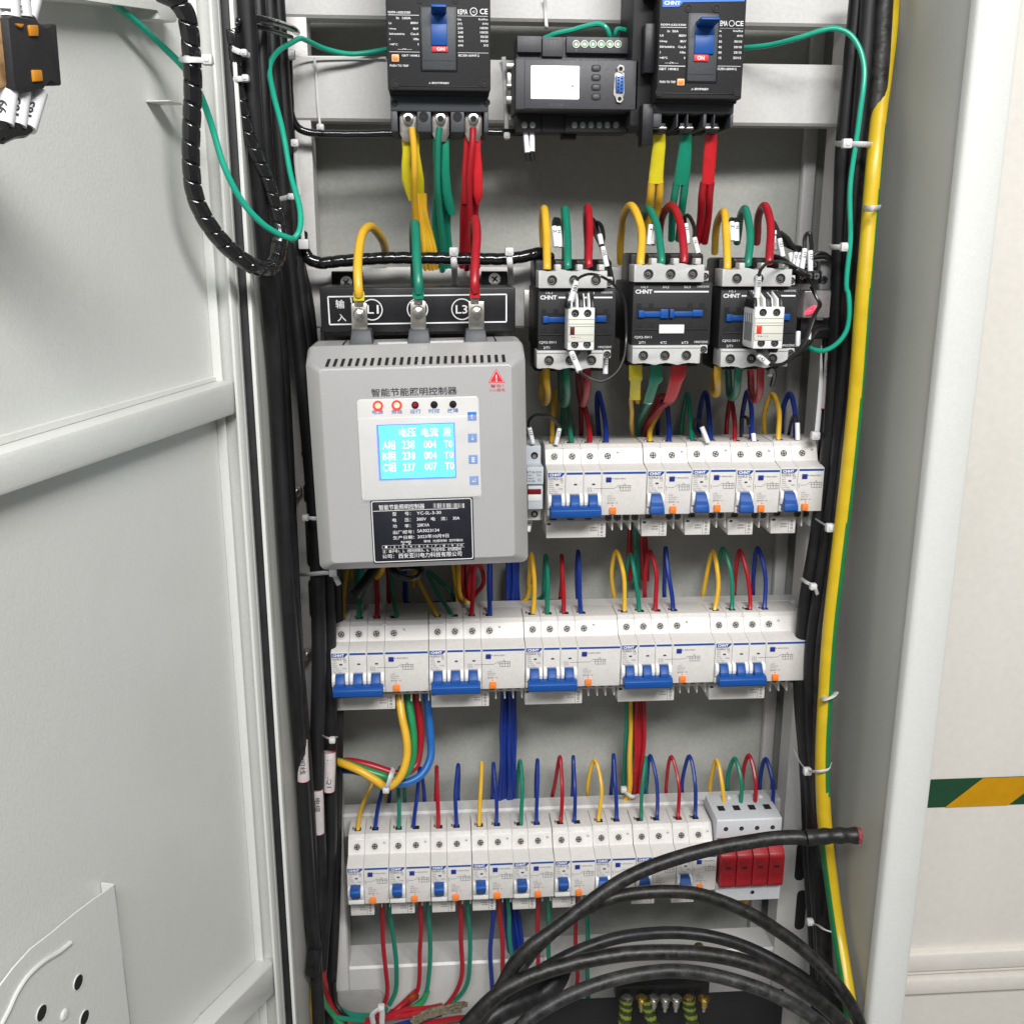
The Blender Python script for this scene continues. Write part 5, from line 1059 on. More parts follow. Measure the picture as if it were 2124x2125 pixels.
carch('g', 'f', (730, 700), [(745, 350), (712, 160)], [(650, 250), (620, 500)], 'green wire into the top of the right contactor')
carch('r', 'f', (950, 680), [(955, 330), (900, 130)], [(835, 250), (815, 500)], 'red wire into the top of the right contactor')
# contactor wires (bottom U turns)
GD = 'wires leaving the bottom of the contactors'
def cdrop(c, f, pts, lb, r=.0037): return wire(c, r, f, pts, lb, GD, n=12)
cdrop('y', 'i', [(250, -130, -.030), (258, 0, -.030), (268, 140, -.018), (258, 245, .01), (235, 262, .03), (215, 150, .06), (205, -60, .09)], 'yellow wire turning back up under the left contactor')
cdrop('g', 'i', [(455, -130, -.030), (462, 0, -.030), (470, 160, -.012), (445, 270, .012), (420, 270, .035), (402, 120, .07), (395, -60, .09)], 'green wire turning back under the left contactor')
cdrop('r', 'i', [(655, -130, -.030), (660, 0, -.030), (662, 160, -.012), (632, 272, .012), (608, 265, .035), (592, 120, .07), (585, -60, .09)], 'crimson wire turning back under the left contactor')
cdrop('y', 'j', [(525, -100, -.030), (530, 0, -.030), (525, 120, -.010), (505, 180, .012), (480, 120, .05), (470, -40, .09)], 'yellow wire dropping from the right contactor')
cdrop('g', 'j', [(735, -100, -.030), (725, 40, -.022), (700, 180, 0), (668, 215, .02), (640, 150, .05), (628, -40, .085)], 'green wire in a tight U turn under the right contactor')
cdrop('r', 'j', [(955, -100, -.030), (955, 60, -.022), (930, 200, 0), (895, 240, .02), (865, 150, .05), (848, -40, .085)], 'red wire in a tight U turn under the right contactor')
# insulated lugs under the middle contactor
def flatsleeve(name, m, f, secs, label, cat='heat shrink sleeve', group=None):
    """secs: (xl, xr, y, Y) flattened sleeve following photo widths"""
    mb = MB(); rings = []
    for xl_, xr_, y, Y in secs:
        a, b = at(f, xl_, y, Y), at(f, xr_, y, Y); c = (a+b)/2; h = (b-a)/2; n_ = 14; dp = h.length*.42
        rings.append([c+h*math.cos(2*math.pi*k/n_)+Vector((0, -dp*math.sin(2*math.pi*k/n_), 0)) for k in range(n_)])
    mb.hull(rings, m); return solo(name, mb, label, cat, group)
GE = 'coloured sleeves on the lugs under the middle contactor'
flatsleeve('heat_shrink_sleeve', WYB, 'i', [(1085, 1215, -110, -.030), (1085, 1220, 0, -.028), (1082, 1222, 30, -.026), (1098, 1205, 60, -.022), (1092, 1200, 150, -.012), (1090, 1198, 240, -.002)], 'yellow plastic sleeve under the left terminal of the middle contactor', group=GE)
flatsleeve('heat_shrink_sleeve', WGB, 'i', [(1295, 1415, -110, -.030), (1290, 1425, 0, -.028), (1285, 1420, 50, -.024), (1280, 1380, 90, -.020), (1245, 1345, 200, -.008), (1225, 1320, 280, .004)], 'green plastic sleeve under the centre terminal of the middle contactor', group=GE)
flatsleeve('heat_shrink_sleeve', WRB, 'i', [(1505, 1660, -110, -.030), (1500, 1650, 0, -.028), (1485, 1620, 60, -.022), (1465, 1590, 150, -.012), (1440, 1560, 230, -.002), (1425, 1535, 262, .002)], 'red plastic sleeve slanting under the right terminal of the middle contactor', group=GE)
wire('y', .0023, 'i', [(1105, 225, .002), (1108, 400, .03), (1120, 560, .07), (1122, 700, .105)], 'straight yellow wire below the yellow sleeve of the middle contactor', GD)
wire('y', .0023, 'i', [(1165, 230, .002), (1180, 262, .02), (1190, 220, .06), (1195, 120, .09)], 'short curled yellow wire below the yellow sleeve of the middle contactor', GD)
wire('g', .0034, 'i', [(1290, 250, .002), (1240, 330, .03), (1190, 450, .07), (1170, 700, .105)], 'green wire sweeping down left behind the upper breaker row', GD)
wire('r', .0034, 'i', [(1500, 240, .002), (1400, 320, .03), (1300, 430, .06), (1250, 560, .085), (1235, 700, .105)], 'red wire sweeping down left from the red sleeve', GD)
wire('r', .0030, 'i', [(1470, 225, .0), (1405, 200, .03), (1340, 330, .06), (1270, 480, .085), (1265, 700, .105)], 'second dark red wire sweeping down beside its twin', GD)
# large left breaker: fanned wires with heat shrink
GF = 'wires fanning down from the large left breaker'
flatsleeve('heat_shrink_sleeve', WYB, 'b', [(1075, 1110, 880, .0), (1072, 1130, 930, .002), (1078, 1135, 1010, .004), (1070, 1130, 1100, .008), (1072, 1140, 1200, .014), (1100, 1150, 1290, .02), (1120, 1150, 1340, .022)], 'yellow sleeve left of the bare yellow wire under the large breaker', group='sleeves under the large left breaker')
flatsleeve('heat_shrink_sleeve', WYB, 'b', [(1150, 1188, 880, .0), (1155, 1190, 950, .004), (1150, 1190, 1010, .006), (1160, 1205, 1100, .01), (1165, 1222, 1200, .018), (1172, 1224, 1318, .03)], 'yellow sleeve right of the bare yellow wire under the large breaker', group='sleeves under the large left breaker')
flatsleeve('heat_shrink_sleeve', WGB, 'b', [(1282, 1325, 930, .0), (1280, 1340, 1010, .004), (1285, 1345, 1150, .010), (1285, 1350, 1330, .02)], 'green sleeve, left one of the green pair under the large breaker', group='sleeves under the large left breaker')
flatsleeve('heat_shrink_sleeve', WGB, 'b', [(1345, 1388, 930, .0), (1340, 1390, 1010, .0), (1335, 1392, 1150, .004), (1340, 1405, 1280, .012), (1360, 1425, 1380, .02), (1385, 1430, 1435, .024)], 'green sleeve with a curled end, right one of the green pair', group='sleeves under the large left breaker')
flatsleeve('heat_shrink_sleeve', WRB, 'b', [(1490, 1535, 910, .0), (1485, 1540, 1010, .004), (1475, 1545, 1150, .008), (1470, 1545, 1300, .016), (1475, 1530, 1360, .02)], 'crimson sleeve, left one of the red pair under the large breaker', group='sleeves under the large left breaker')
flatsleeve('heat_shrink_sleeve', WRB, 'b', [(1550, 1600, 920, -.002), (1548, 1600, 1010, .0), (1545, 1612, 1150, .002), (1545, 1615, 1290, .008), (1560, 1600, 1340, .012), (1570, 1585, 1365, .014)], 'crimson sleeve, right one of the red pair under the large breaker', group='sleeves under the large left breaker')
wire('y', .0030, 'b', [(1140, 850, -.006), (1150, 960, -.006), (1155, 1150, .0), (1160, 1350, .02), (1165, 1480, .034), (1190, 1600, .045), (1230, 1760, .060)], 'bare yellow wire in front of the yellow sleeves', GF, n=10)
for q, (x0, x1) in enumerate(((1185, 1225), (1200, 1250), (1215, 1270), (1228, 1292))): wire('y', .0024, 'b', [(x0-5, 1290, .028), (x0+5, 1400, .032), ((x0+x1)/2+6, 1550, .040), (x1, 1690, .046), (x1+10, 1800, .058)], f'thin yellow wire, {ORD[q]} from the left in the fan below the yellow sleeve', GF)
wire('g', .0030, 'b', [(1325, 850, -.006), (1315, 960, -.005), (1308, 1200, .004), (1330, 1400, .02), (1345, 1700, .045), (1345, 1800, .055)], 'front green wire below the middle lug of the large left breaker', GF, n=10)
for q, (x0, x1) in enumerate(((1300, 1305), (1315, 1320), (1365, 1368), (1385, 1395))): wire('g', .0028, 'b', [(x0, 1300, .022), (x0-2, 1500, .038), (x1, 1690, .052), (x1, 1800, .06)], f'dark green wire, {ORD[q]} from the left behind the black wrapped harness', GF)
wire('r', .0030, 'b', [(1548, 850, -.006), (1540, 980, -.006), (1528, 1200, .0), (1520, 1500, .02), (1510, 1800, .05)], 'front dark red wire between the two crimson sleeves', GF, n=10)
for q, (x0, x1) in enumerate(((1480, 1475), (1500, 1495), (1540, 1530), (1560, 1580))): wire('r', .0031, 'b', [(x0+10, 1300, .02), (x0, 1500, .035), (x1, 1690, .052), (x1, 1800, .06)], f'dark red wire, {ORD[q]} from the left in the bundle below the crimson sleeves', GF)
# controller input wires
GI = 'thick input wires bolted onto the silver controller'
def inp(c, pts, slv, lb):
    wire(c, .0040, 'g', pts, lb, GI, n=14); m_ = dict(y=WYB, g=WGB, r=WRB)[c]
    flatsleeve('heat_shrink_sleeve', m_, 'g', slv, f'{CN[c]} sleeve on the {CN[c]} lug of the silver controller', group='sleeves on the controller lugs')
    a, b = at('g', slv[-1][0]+8, slv[-1][2]-6, YBUS-.002), at('g', slv[-1][1]-8, slv[-1][2]+40, YBUS-.002)
    mb = MB(); mb.box(a.x, b.x, YBUS-.0024, YBUS-.0004, b.z, a.z, TIN, .0005); solo('cable_lug', mb, f'crimped lug end between the {CN[c]} sleeve and the controller tab', 'cable lug', 'lug ends on the controller tabs')
inp('y', [(738, 380, .055), (740, 300, .04), (700, 190, .01), (628, 112, -.02), (560, 170, -.045), (530, 320, -.066), (530, 480, -.078), (537, 600, -.082), (537, 640, -.080)], [(508, 560, 570, -.080), (502, 568, 600, -.080), (492, 580, 625, -.080), (492, 580, 682, -.079)], 'thick yellow wire arching onto the left tab of the silver controller')
inp('g', [(965, 700, .06), (962, 300, .02), (955, 130, -.02), (962, 90, -.035), (978, 200, -.055), (985, 400, -.074), (992, 560, -.082), (992, 620, -.080)], [(962, 1022, 570, -.080), (955, 1032, 595, -.080), (950, 1038, 620, -.080), (950, 1036, 668, -.079)], 'thick green wire coming down onto the centre tab of the silver controller')
inp('r', [(1425, 600, .06), (1420, 300, .02), (1425, 100, -.02), (1430, 55, -.035), (1440, 200, -.055), (1438, 400, -.074), (1430, 560, -.082), (1430, 610, -.080)], [(1402, 1462, 560, -.080), (1392, 1468, 590, -.080), (1388, 1472, 610, -.080), (1388, 1470, 660, -.079)], 'thick red wire coming down onto the right tab of the silver controller')
# smaller right breaker: sleeves + pairs
for q, (c, m_, S, W1, W2) in enumerate((('yellow', WYB, [(175, 258, 895, .0), (176, 260, 960, .002), (168, 256, 1010, .004), (150, 245, 1150, .010), (145, 242, 1228, .014)], [(168, 1210, .014), (158, 1300, .02), (148, 1400, .035), (135, 1560, .055)], [(222, 1210, .014), (215, 1300, .02), (205, 1400, .035), (180, 1560, .055)]),
    ('green', WGB, [(352, 432, 895, .0), (352, 434, 960, .002), (340, 432, 1030, .004), (322, 425, 1150, .010), (312, 412, 1236, .014)], [(332, 1215, .014), (318, 1320, .02), (305, 1450, .035), (295, 1600, .055)], [(390, 1215, .014), (378, 1320, .02), (365, 1450, .035), (345, 1600, .055)]),
    ('red', WRB, [(524, 602, 885, .0), (522, 605, 950, .002), (515, 600, 1000, .004), (505, 590, 1120, .010), (498, 582, 1232, .014)], [(515, 1215, .014), (502, 1320, .02), (490, 1450, .035), (472, 1620, .055)], [(562, 1215, .014), (552, 1320, .02), (540, 1450, .035), (520, 1620, .055)]))):
    flatsleeve('heat_shrink_sleeve', m_, 'd', S, f'{c} sleeve hanging below the smaller right breaker', group='sleeves under the smaller right breaker')
    for s_, W_ in (('left', W1), ('right', W2)): wire(c[0], .0036, 'd', W_, f'{s_} one of the two {c} wires below the {c} sleeve of the smaller breaker', 'paired wires below the smaller right breaker', n=10)
# thick four-core wires from the first middle-row breaker
GH = 'four thick wires curving left below the middle row'
wire('y', .0042, 'k', [(880, 1050, .035), (888, 1150, .03), (905, 1300, .02), (935, 1480, .012), (938, 1640, .006), (890, 1790, .0), (790, 1868, -.004), (690, 1815, -.004), (560, 1735, .0), (440, 1680, .01), (340, 1650, .03)], 'thick yellow wire curving left under the middle row into the black cables', GH, n=12)
wire('e', .0042, 'k', [(945, 1050, .04), (955, 1150, .038), (975, 1300, .032), (992, 1500, .026), (985, 1660, .02), (930, 1765, .014), (840, 1800, .012), (700, 1765, .012), (560, 1712, .016), (440, 1670, .024), (340, 1655, .04)], 'thick green wire curving left under the middle row into the black cables', GH, n=12)
wire('r', .0042, 'k', [(1015, 1050, .04), (1025, 1150, .042), (1042, 1350, .04), (1045, 1560, .036), (1020, 1690, .03), (950, 1745, .024), (860, 1758, .022), (740, 1725, .022), (600, 1685, .024), (480, 1662, .03), (360, 1680, .05)], 'thick dark red wire curving left under the middle row into the black cables', GH, n=12)
wire('l', .0042, 'k', [(1085, 1050, .04), (1098, 1150, .044), (1120, 1330, .046), (1140, 1520, .044), (1130, 1640, .038), (1060, 1765, .03), (950, 1830, .026), (840, 1835, .026), (700, 1790, .03), (520, 1735, .04), (380, 1730, .05)], 'thick light blue wire curving left under the middle row into the black cables', GH, n=12)
# vertical bundles
def bundle(c, f, xs, pts, lab, group, r=.0024):
    for q, dx in enumerate(xs):
        wire(c, r, f, [(x+dx*k, y, Y+.002*((q*7) % 3)) for x, y, Y, k in pts], lab.format(ORD[q]), group)
bundle('b', 'k', [-48, -30, -12, 8, 27, 45], [(1792, 20, .098, .8), (1790, 240, .098, .9), (1790, 470, .102, 1)], '{} wire from the left of the blue bundle above the middle row', 'blue wires in the bundle above the middle row')
bundle('b', 'k', [-52, -32, -12, 10, 32, 50], [(1758, 1060, .085, .9), (1755, 1400, .085, 1), (1752, 1700, .085, 1.05), (1745, 2050, .098, 1.2)], '{} wire from the left of the blue bundle below the middle row', 'blue wires in the bundle below the middle row')
bundle('b', 'm', [-40, -22, -4, 14, 32], [(1410, 1090, .085, .8), (1432, 1250, .08, 1.1), (1455, 1420, .075, 1.2), (1475, 1600, .07, 1.2)], '{} wire from the left of the blue bundle below the bottom row', 'blue wires in the bundle below the bottom row')
bundle('r', 'k', [-38, -20, -2, 16, 34], [(1412, 20, .104, 1), (1412, 200, .102, 1), (1415, 300, .102, 1), (1430, 440, .108, 1.5)], '{} wire from the left of the red bundle just under the silver controller', 'red wires in the bundle under the controller')
bundle('r', 'i', [-18, 16], [(1110, 1380, .09, .5), (1105, 1600, .10, 1), (1100, 1800, .10, 1), (1105, 2050, .108, 1)], '{} red wire of the pair left of the green wires under the upper row', 'red wires between the upper and middle rows')
bundle('g', 'i', [-30, -8, 16], [(1160, 1400, .085, .6), (1170, 1600, .095, 1), (1175, 1800, .10, 1), (1165, 2050, .108, 1)], '{} green wire from the left between the upper and middle rows', 'green wires between the upper and middle rows')
bundle('r', 'i', [-18, 4, 24], [(1222, 1500, .092, .6), (1228, 1650, .098, 1), (1235, 1800, .10, 1), (1245, 2050, .108, 1)], '{} wire from the left of the red trio right of the green wires', 'red wires right of the green wires')
bundle('r', 'l', [-26, -10, 8, 24], [(768, 860, .085, .8), (766, 1100, .09, 1), (755, 1300, .09, .7), (742, 1480, .104, .6)], '{} wire from the left of the red bundle between middle and bottom rows', 'red wires between the middle and bottom rows')
wire('y', .0026, 'l', [(712, 860, .085), (710, 1100, .09), (706, 1300, .085), (700, 1410, .085), (680, 1460, .085), (640, 1475, .09), (600, 1480, .1)], 'yellow wire curling left at the foot of the centre bundle', None)
wire('y', .0022, 'l', [(718, 900, .095), (715, 1200, .095), (708, 1400, .09), (690, 1470, .09), (650, 1485, .095), (610, 1490, .1)], 'second yellow wire hidden behind the first one of the centre bundle', None)
wire('g', .0026, 'l', [(690, 860, .085), (686, 1100, .095), (676, 1300, .1), (668, 1400, .104), (662, 1490, .108)], 'dark green wire left of the yellow wire in the centre bundle', None)
wire('e', .0024, 'l', [(725, 870, .095), (722, 1150, .1), (712, 1400, .104), (712, 1490, .108)], 'emerald wire between yellow and red in the centre bundle', None)
wire('r', .0020, 'n', [(150, 528, .104), (260, 520, .106), (400, 512, .106), (560, 490, .106), (680, 480, .106)], 'thin red wire lying along the top of the bottom crossbar', None)
wire('g', .0020, 'n', [(120, 515, .108), (240, 502, .108), (380, 492, .108), (500, 500, .108)], 'thin green wire lying along the top of the bottom crossbar', None)
wire('b', .0022, 'n', [(420, 522, .104), (470, 512, .104), (530, 500, .104), (600, 490, .104)], 'thin blue wire lying along the top of the bottom crossbar', None)
# horizontal wires just above the middle row
wire('y', .0026, 'k', [(1310, 30, .098), (1322, 180, .098), (1345, 330, .098), (1345, 400, .1), (1290, 430, .104)], 'yellow wire, left one of the pair beside the red bundle', None)
wire('y', .0026, 'k', [(1352, 30, .095), (1360, 200, .095), (1380, 340, .093), (1450, 400, .093), (1600, 408, .095), (1730, 402, .097), (1860, 395, .095), (1910, 350, .092), (1925, 250, .09)], 'long yellow wire turning right along the top of the middle row', None)
wire('r', .0024, 'k', [(1385, 400, .104), (1500, 412, .106), (1650, 418, .106), (1900, 412, .104), (1990, 405, .104)], 'red wire lying along the top of the middle row', None)
wire('g', .0020, 'l', [(100, 325, .108), (200, 320, .108), (400, 330, .108), (560, 345, .108), (700, 330, .108)], 'thin green wire sagging along the top of the middle row', None)
wire('k', .0030, 'k', [(560, 430, .108), (750, 425, .106), (950, 412, .104), (1150, 400, .102), (1330, 395, .102)], 'black wire lying along the top of the middle row at the left', None)
wire('b', .0026, 'k', [(925, 60, .098), (925, 250, .1), (935, 380, .104), (980, 410, .106)], 'dark blue wire bending under the silver controller', None)
wire('r', .0024, 'k', [(800, 70, .1), (800, 250, .102), (805, 430, .106)], 'dark red wire straight behind the bent green wire', None)
wire('y', .0030, 'k', [(700, 185, .06), (735, 150, .05), (755, 100, .045), (760, 40, .05)], 'short yellow wire hooked under the silver controller', None)
# wires below the bottom row
GB_ = 'wires hanging below the bottom row'
yb0, yb1 = .034, .05
LOW = [('r', [(595, 1120), (600, 1350), (618, 1600), (628, 1740), (598, 1850)]), ('g', [(638, 1115), (665, 1380), (690, 1600), (682, 1720), (640, 1810)]),
 ('r', [(842, 1100), (840, 1400), (835, 1620), (808, 1740), (740, 1830), (660, 1890)]), ('g', [(892, 1100), (898, 1350), (900, 1600), (860, 1760), (780, 1830), (690, 1880)]),
 ('r', [(1090, 1090), (1098, 1300), (1105, 1600), (1060, 1740), (985, 1830), (900, 1860)]), ('g', [(1140, 1080), (1155, 1350), (1150, 1640), (1110, 1730), (1040, 1800)]),
 ('b', [(1312, 1100), (1300, 1300), (1290, 1500), (1300, 1720), (1320, 1850)]), ('r', [(1340, 1080), (1355, 1300), (1368, 1500), (1372, 1660), (1380, 1850)]),
 ('g', [(1398, 1080), (1410, 1300), (1425, 1500), (1432, 1700), (1440, 1850)]), ('r', [(1596, 1080), (1594, 1300), (1592, 1560), (1590, 1800)]), ('g', [(1660, 1060), (1662, 1300), (1664, 1500), (1665, 1800)]),
 ('r', [(1832, 1080), (1834, 1300), (1840, 1500), (1842, 1680), (1805, 1800), (1760, 1900)]), ('g', [(1905, 1080), (1910, 1300), (1912, 1560), (1912, 1800)])]
wh = ['first', 'first', 'second', 'second', 'third', 'third', 'fourth', 'fourth', 'fourth', 'fifth', 'fifth', 'sixth', 'sixth']
for (c, pts), u_ in zip(LOW, wh): wire(c, .0026, 'm', [(x, y, yb0+.012*min(q, 1)) for q, (x, y) in enumerate(pts)], f'{CN[c]} wire hanging below the {u_} breaker of the bottom row', GB_)
wire('y', .0036, 'n', [(1400, 1060, .06), (1400, 1100, .06), (1388, 1130, .062), (1370, 1150, .064)], 'short yellow wire end below the surge protector', None)
# bottom-left tangle
GT = 'wires in the tangle at the bottom left'
for q, (c, pts) in enumerate((('y', [(372, 480, -.004), (352, 620, -.012), (362, 720, -.016), (380, 850, -.02), (400, 1060, -.02)]), ('y', [(408, 440, -.004), (402, 640, -.012), (410, 780, -.016), (425, 1060, -.02)]), ('y', [(450, 770, -.012), (435, 850, -.016), (430, 1060, -.02)]),
   ('e', [(432, 440, .0), (450, 640, -.006), (490, 780, -.006), (570, 900, .01), (660, 1010, .01)]), ('r', [(474, 420, .012), (490, 600, .012), (530, 740, .025), (590, 880, .02), (640, 960, .02)]),
   ('g', [(640, 860, .03), (720, 900, .03), (850, 915, .03), (1000, 905, .03), (1060, 850, .03)]), ('r', [(640, 1010, .02), (760, 975, .015), (950, 955, .01), (1150, 925, .01), (1300, 900, .012), (1400, 880, .015)]),
   ('r', [(1050, 930, .02), (1150, 860, .02), (1240, 780, .03), (1330, 690, .05)]), ('r', [(1330, 1010, .0), (1500, 975, .0), (1700, 940, .0), (1850, 930, .005)]), ('e', [(1180, 900, .02), (1290, 850, .02), (1380, 790, .03), (1430, 690, .05)]))):
    wire(c, .0032, 'y', pts, ['leftmost yellow wire standing in the bottom left corner', 'tall yellow wire, second in the bottom left corner', 'short yellow wire end in the bottom left corner', 'emerald wire curving right out of the bottom left corner', 'red wire curving right beside the emerald one', 'dark green wire running flat behind the plastic plate',
      'long red wire running right along the bottom', 'red wire rising toward the orange smudge', 'lowest red wire at the bottom edge', 'emerald wire rising beside the orange smudge'][q], GT)
random.seed(21)
EX = [('g', [(600, 930, .01), (760, 950, .012), (930, 955, .012), (1120, 935, .012), (1280, 880, .016)]), ('r', [(980, 960, .0), (1120, 900, .01), (1260, 860, .015), (1420, 850, .02), (1560, 820, .03)]),
 ('e', [(1110, 870, .04), (1090, 920, .03), (1040, 960, .02), (960, 990, .015), (800, 1010, .01)]), ('r', [(1050, 820, .035), (1020, 880, .03), (960, 930, .02), (840, 965, .015), (700, 990, .01)]), ('b', [(1560, 900, .02), (1450, 930, .015), (1320, 965, .01), (1180, 1000, .005), (1050, 1040, .0)]),
 ('k', [(580, 600, .03), (590, 720, .028), (600, 800, .024), (650, 880, .02), (700, 930, .02)]), ('g', [(1880, 940, .012), (1760, 960, .01), (1600, 985, .008), (1450, 1020, .004)])]
exl = ['dark green wire dipping under the white tie loop', 'red wire running up to the right from the white tie', 'emerald wire bending left below the first green wire', 'red wire bending left at the grey plastic plate', 'dark blue wire slanting through the bottom tangle', 'black wire curling beside the grey plastic plate', 'green wire under the right end of the twine']
for (c, pts), lb in zip(EX, exl): wire(c, .0028, 'y', pts, lb, GT)
# thin bright green wire (door to meter)
wire('t', .0022, 'a', [(700, -30, -.26), (740, 5, -.25), (950, 180, -.22), (1100, 320, -.2), (1240, 470, -.19), (1340, 640, -.185), (1420, 850, -.18), (1500, 1120, -.18), (1610, 1340, -.175), (1750, 1490, -.165), (1860, 1560, -.155), (1950, 1595, -.145), ('b', 345, 1600, -.135), ('b', 385, 1545, -.13), ('b', 392, 1400, -.12), ('b', 330, 1150, -.10), ('b', 270, 850, -.085), ('b', 212, 600, -.07), ('b', 190, 440, -.055), ('b', 235, 350, -.04), ('b', 340, 285, -.015), ('b', 400, 255, .0), ('b', 440, 270, .01), ('b', 560, 325, .03), ('b', 720, 358, .04), ('b', 850, 350, .045), ('b', 990, 325, .05)], 'long thin bright green wire looping from the door over the left cables', 'thin bright green wires', n=10, name='thin_green_wire')
wire('t', .0021, 'c', [(620, 380, .04), (740, 335, .035), (900, 300, .03), (1080, 250, .025), (1180, 240, .022), (1240, 275, .02), (1272, 350, .022), (1275, 400, .03)], 'thin green wire arching into the timer from the left', 'thin bright green wires', n=8, name='thin_green_wire')
wire('t', .0021, 'c', [(1330, 400, .03), (1328, 330, .022), (1350, 290, .02), (1420, 292, .02), (1500, 325, .022), (1600, 372, .03), (1660, 365, .035), (1740, 345, .045)], 'thin green wire leaving the timer to the right', 'thin bright green wires', n=8, name='thin_green_wire')
wire('t', .0022, 'd', [(740, 325, .045), (800, 317, .035), (950, 300, .02), (1150, 252, .0), (1300, 205, -.01), (1390, 188, -.015), (1480, 220, -.02), (1550, 320, -.024), (1586, 460, -.028), (1582, 600, -.03), (1555, 760, -.03), (1525, 950, -.03), (1505, 1150, -.03), (1490, 1400, -.03), (1485, 1600, -.03), (1475, 1930, -.03), ('f', 1742, 1000, -.03), ('f', 1740, 1230, -.03), ('f', 1700, 1400, -.028), ('f', 1610, 1520, -.024), ('f', 1500, 1580, -.018), ('f', 1400, 1572, -.01), ('f', 1330, 1535, .0), ('f', 1285, 1490, .012)], 'long thin green wire looping down over the right black cables', 'thin bright green wires', n=10, name='thin_green_wire')
# thin black control wires with sleeves
def kw(f, pts, lb, r=.0012): return wire('k', r, f, pts, lb, 'thin black control wires', n=7)
kw('e', [(610, 885, -.088), (640, 850, -.086), (720, 815, -.085), (830, 830, -.095), (940, 890, -.09), (1030, 980, -.085), (1090, 1090, -.08), (1110, 1250, -.078), (1112, 1450, -.078), (1080, 1650, -.085), (1000, 1800, -.09), (860, 1890, -.092), (740, 1860, -.092), (640, 1790, -.092)], 'thin black wire circling from the left timer block around the contactor')
sleeve(at('e', 612, 880, -.088), at('e', 548, 1085, -.086), .0028, '101', 'white sleeve marked 101 above the left timer block', 'marker sleeves on timer wires')
sleeve(at('e', 556, 1600, -.080), at('e', 638, 1790, -.092), .0027, '103', 'white sleeve slanting out below the left timer block', 'marker sleeves on timer wires')
kw('e', [(545, 1080, -.086), (525, 1120, -.095), (530, 1150, -.08)], 'short black wire end entering the left timer block')
kw('f', [(840, 830, -.108), (860, 770, -.104), (920, 705, -.095), (1000, 690, -.085), (1100, 700, -.06), (1200, 745, -.035), (1300, 800, -.015), (1380, 930, -.012), (1420, 1040, -.014), (1450, 1110, -.018), (1400, 1210, -.03), (1340, 1330, -.04), (1290, 1480, -.05), (1180, 1640, -.06), (1060, 1720, -.07), (940, 1715, -.075)], 'thin black wire passing over the right contactor and past the relay', r=.0015)
kw('f', [(1360, 940, -.006), (1420, 1050, -.008), (1465, 1110, -.01), (1420, 1200, -.02), (1330, 1420, -.03), (1240, 1590, -.04), (1100, 1710, -.055), (960, 1722, -.06)], 'second thin black wire hanging past the relay', r=.0014)
sleeve(at('f', 835, 830, -.088), at('f', 822, 1045, -.086), .0028, '101', 'white sleeve above the right timer block', 'marker sleeves on timer wires')
sleeve(at('f', 830, 1625, -.070), at('f', 935, 1720, -.074), .0026, '143', 'white sleeve marked 143 below the right timer block', 'marker sleeves on timer wires')
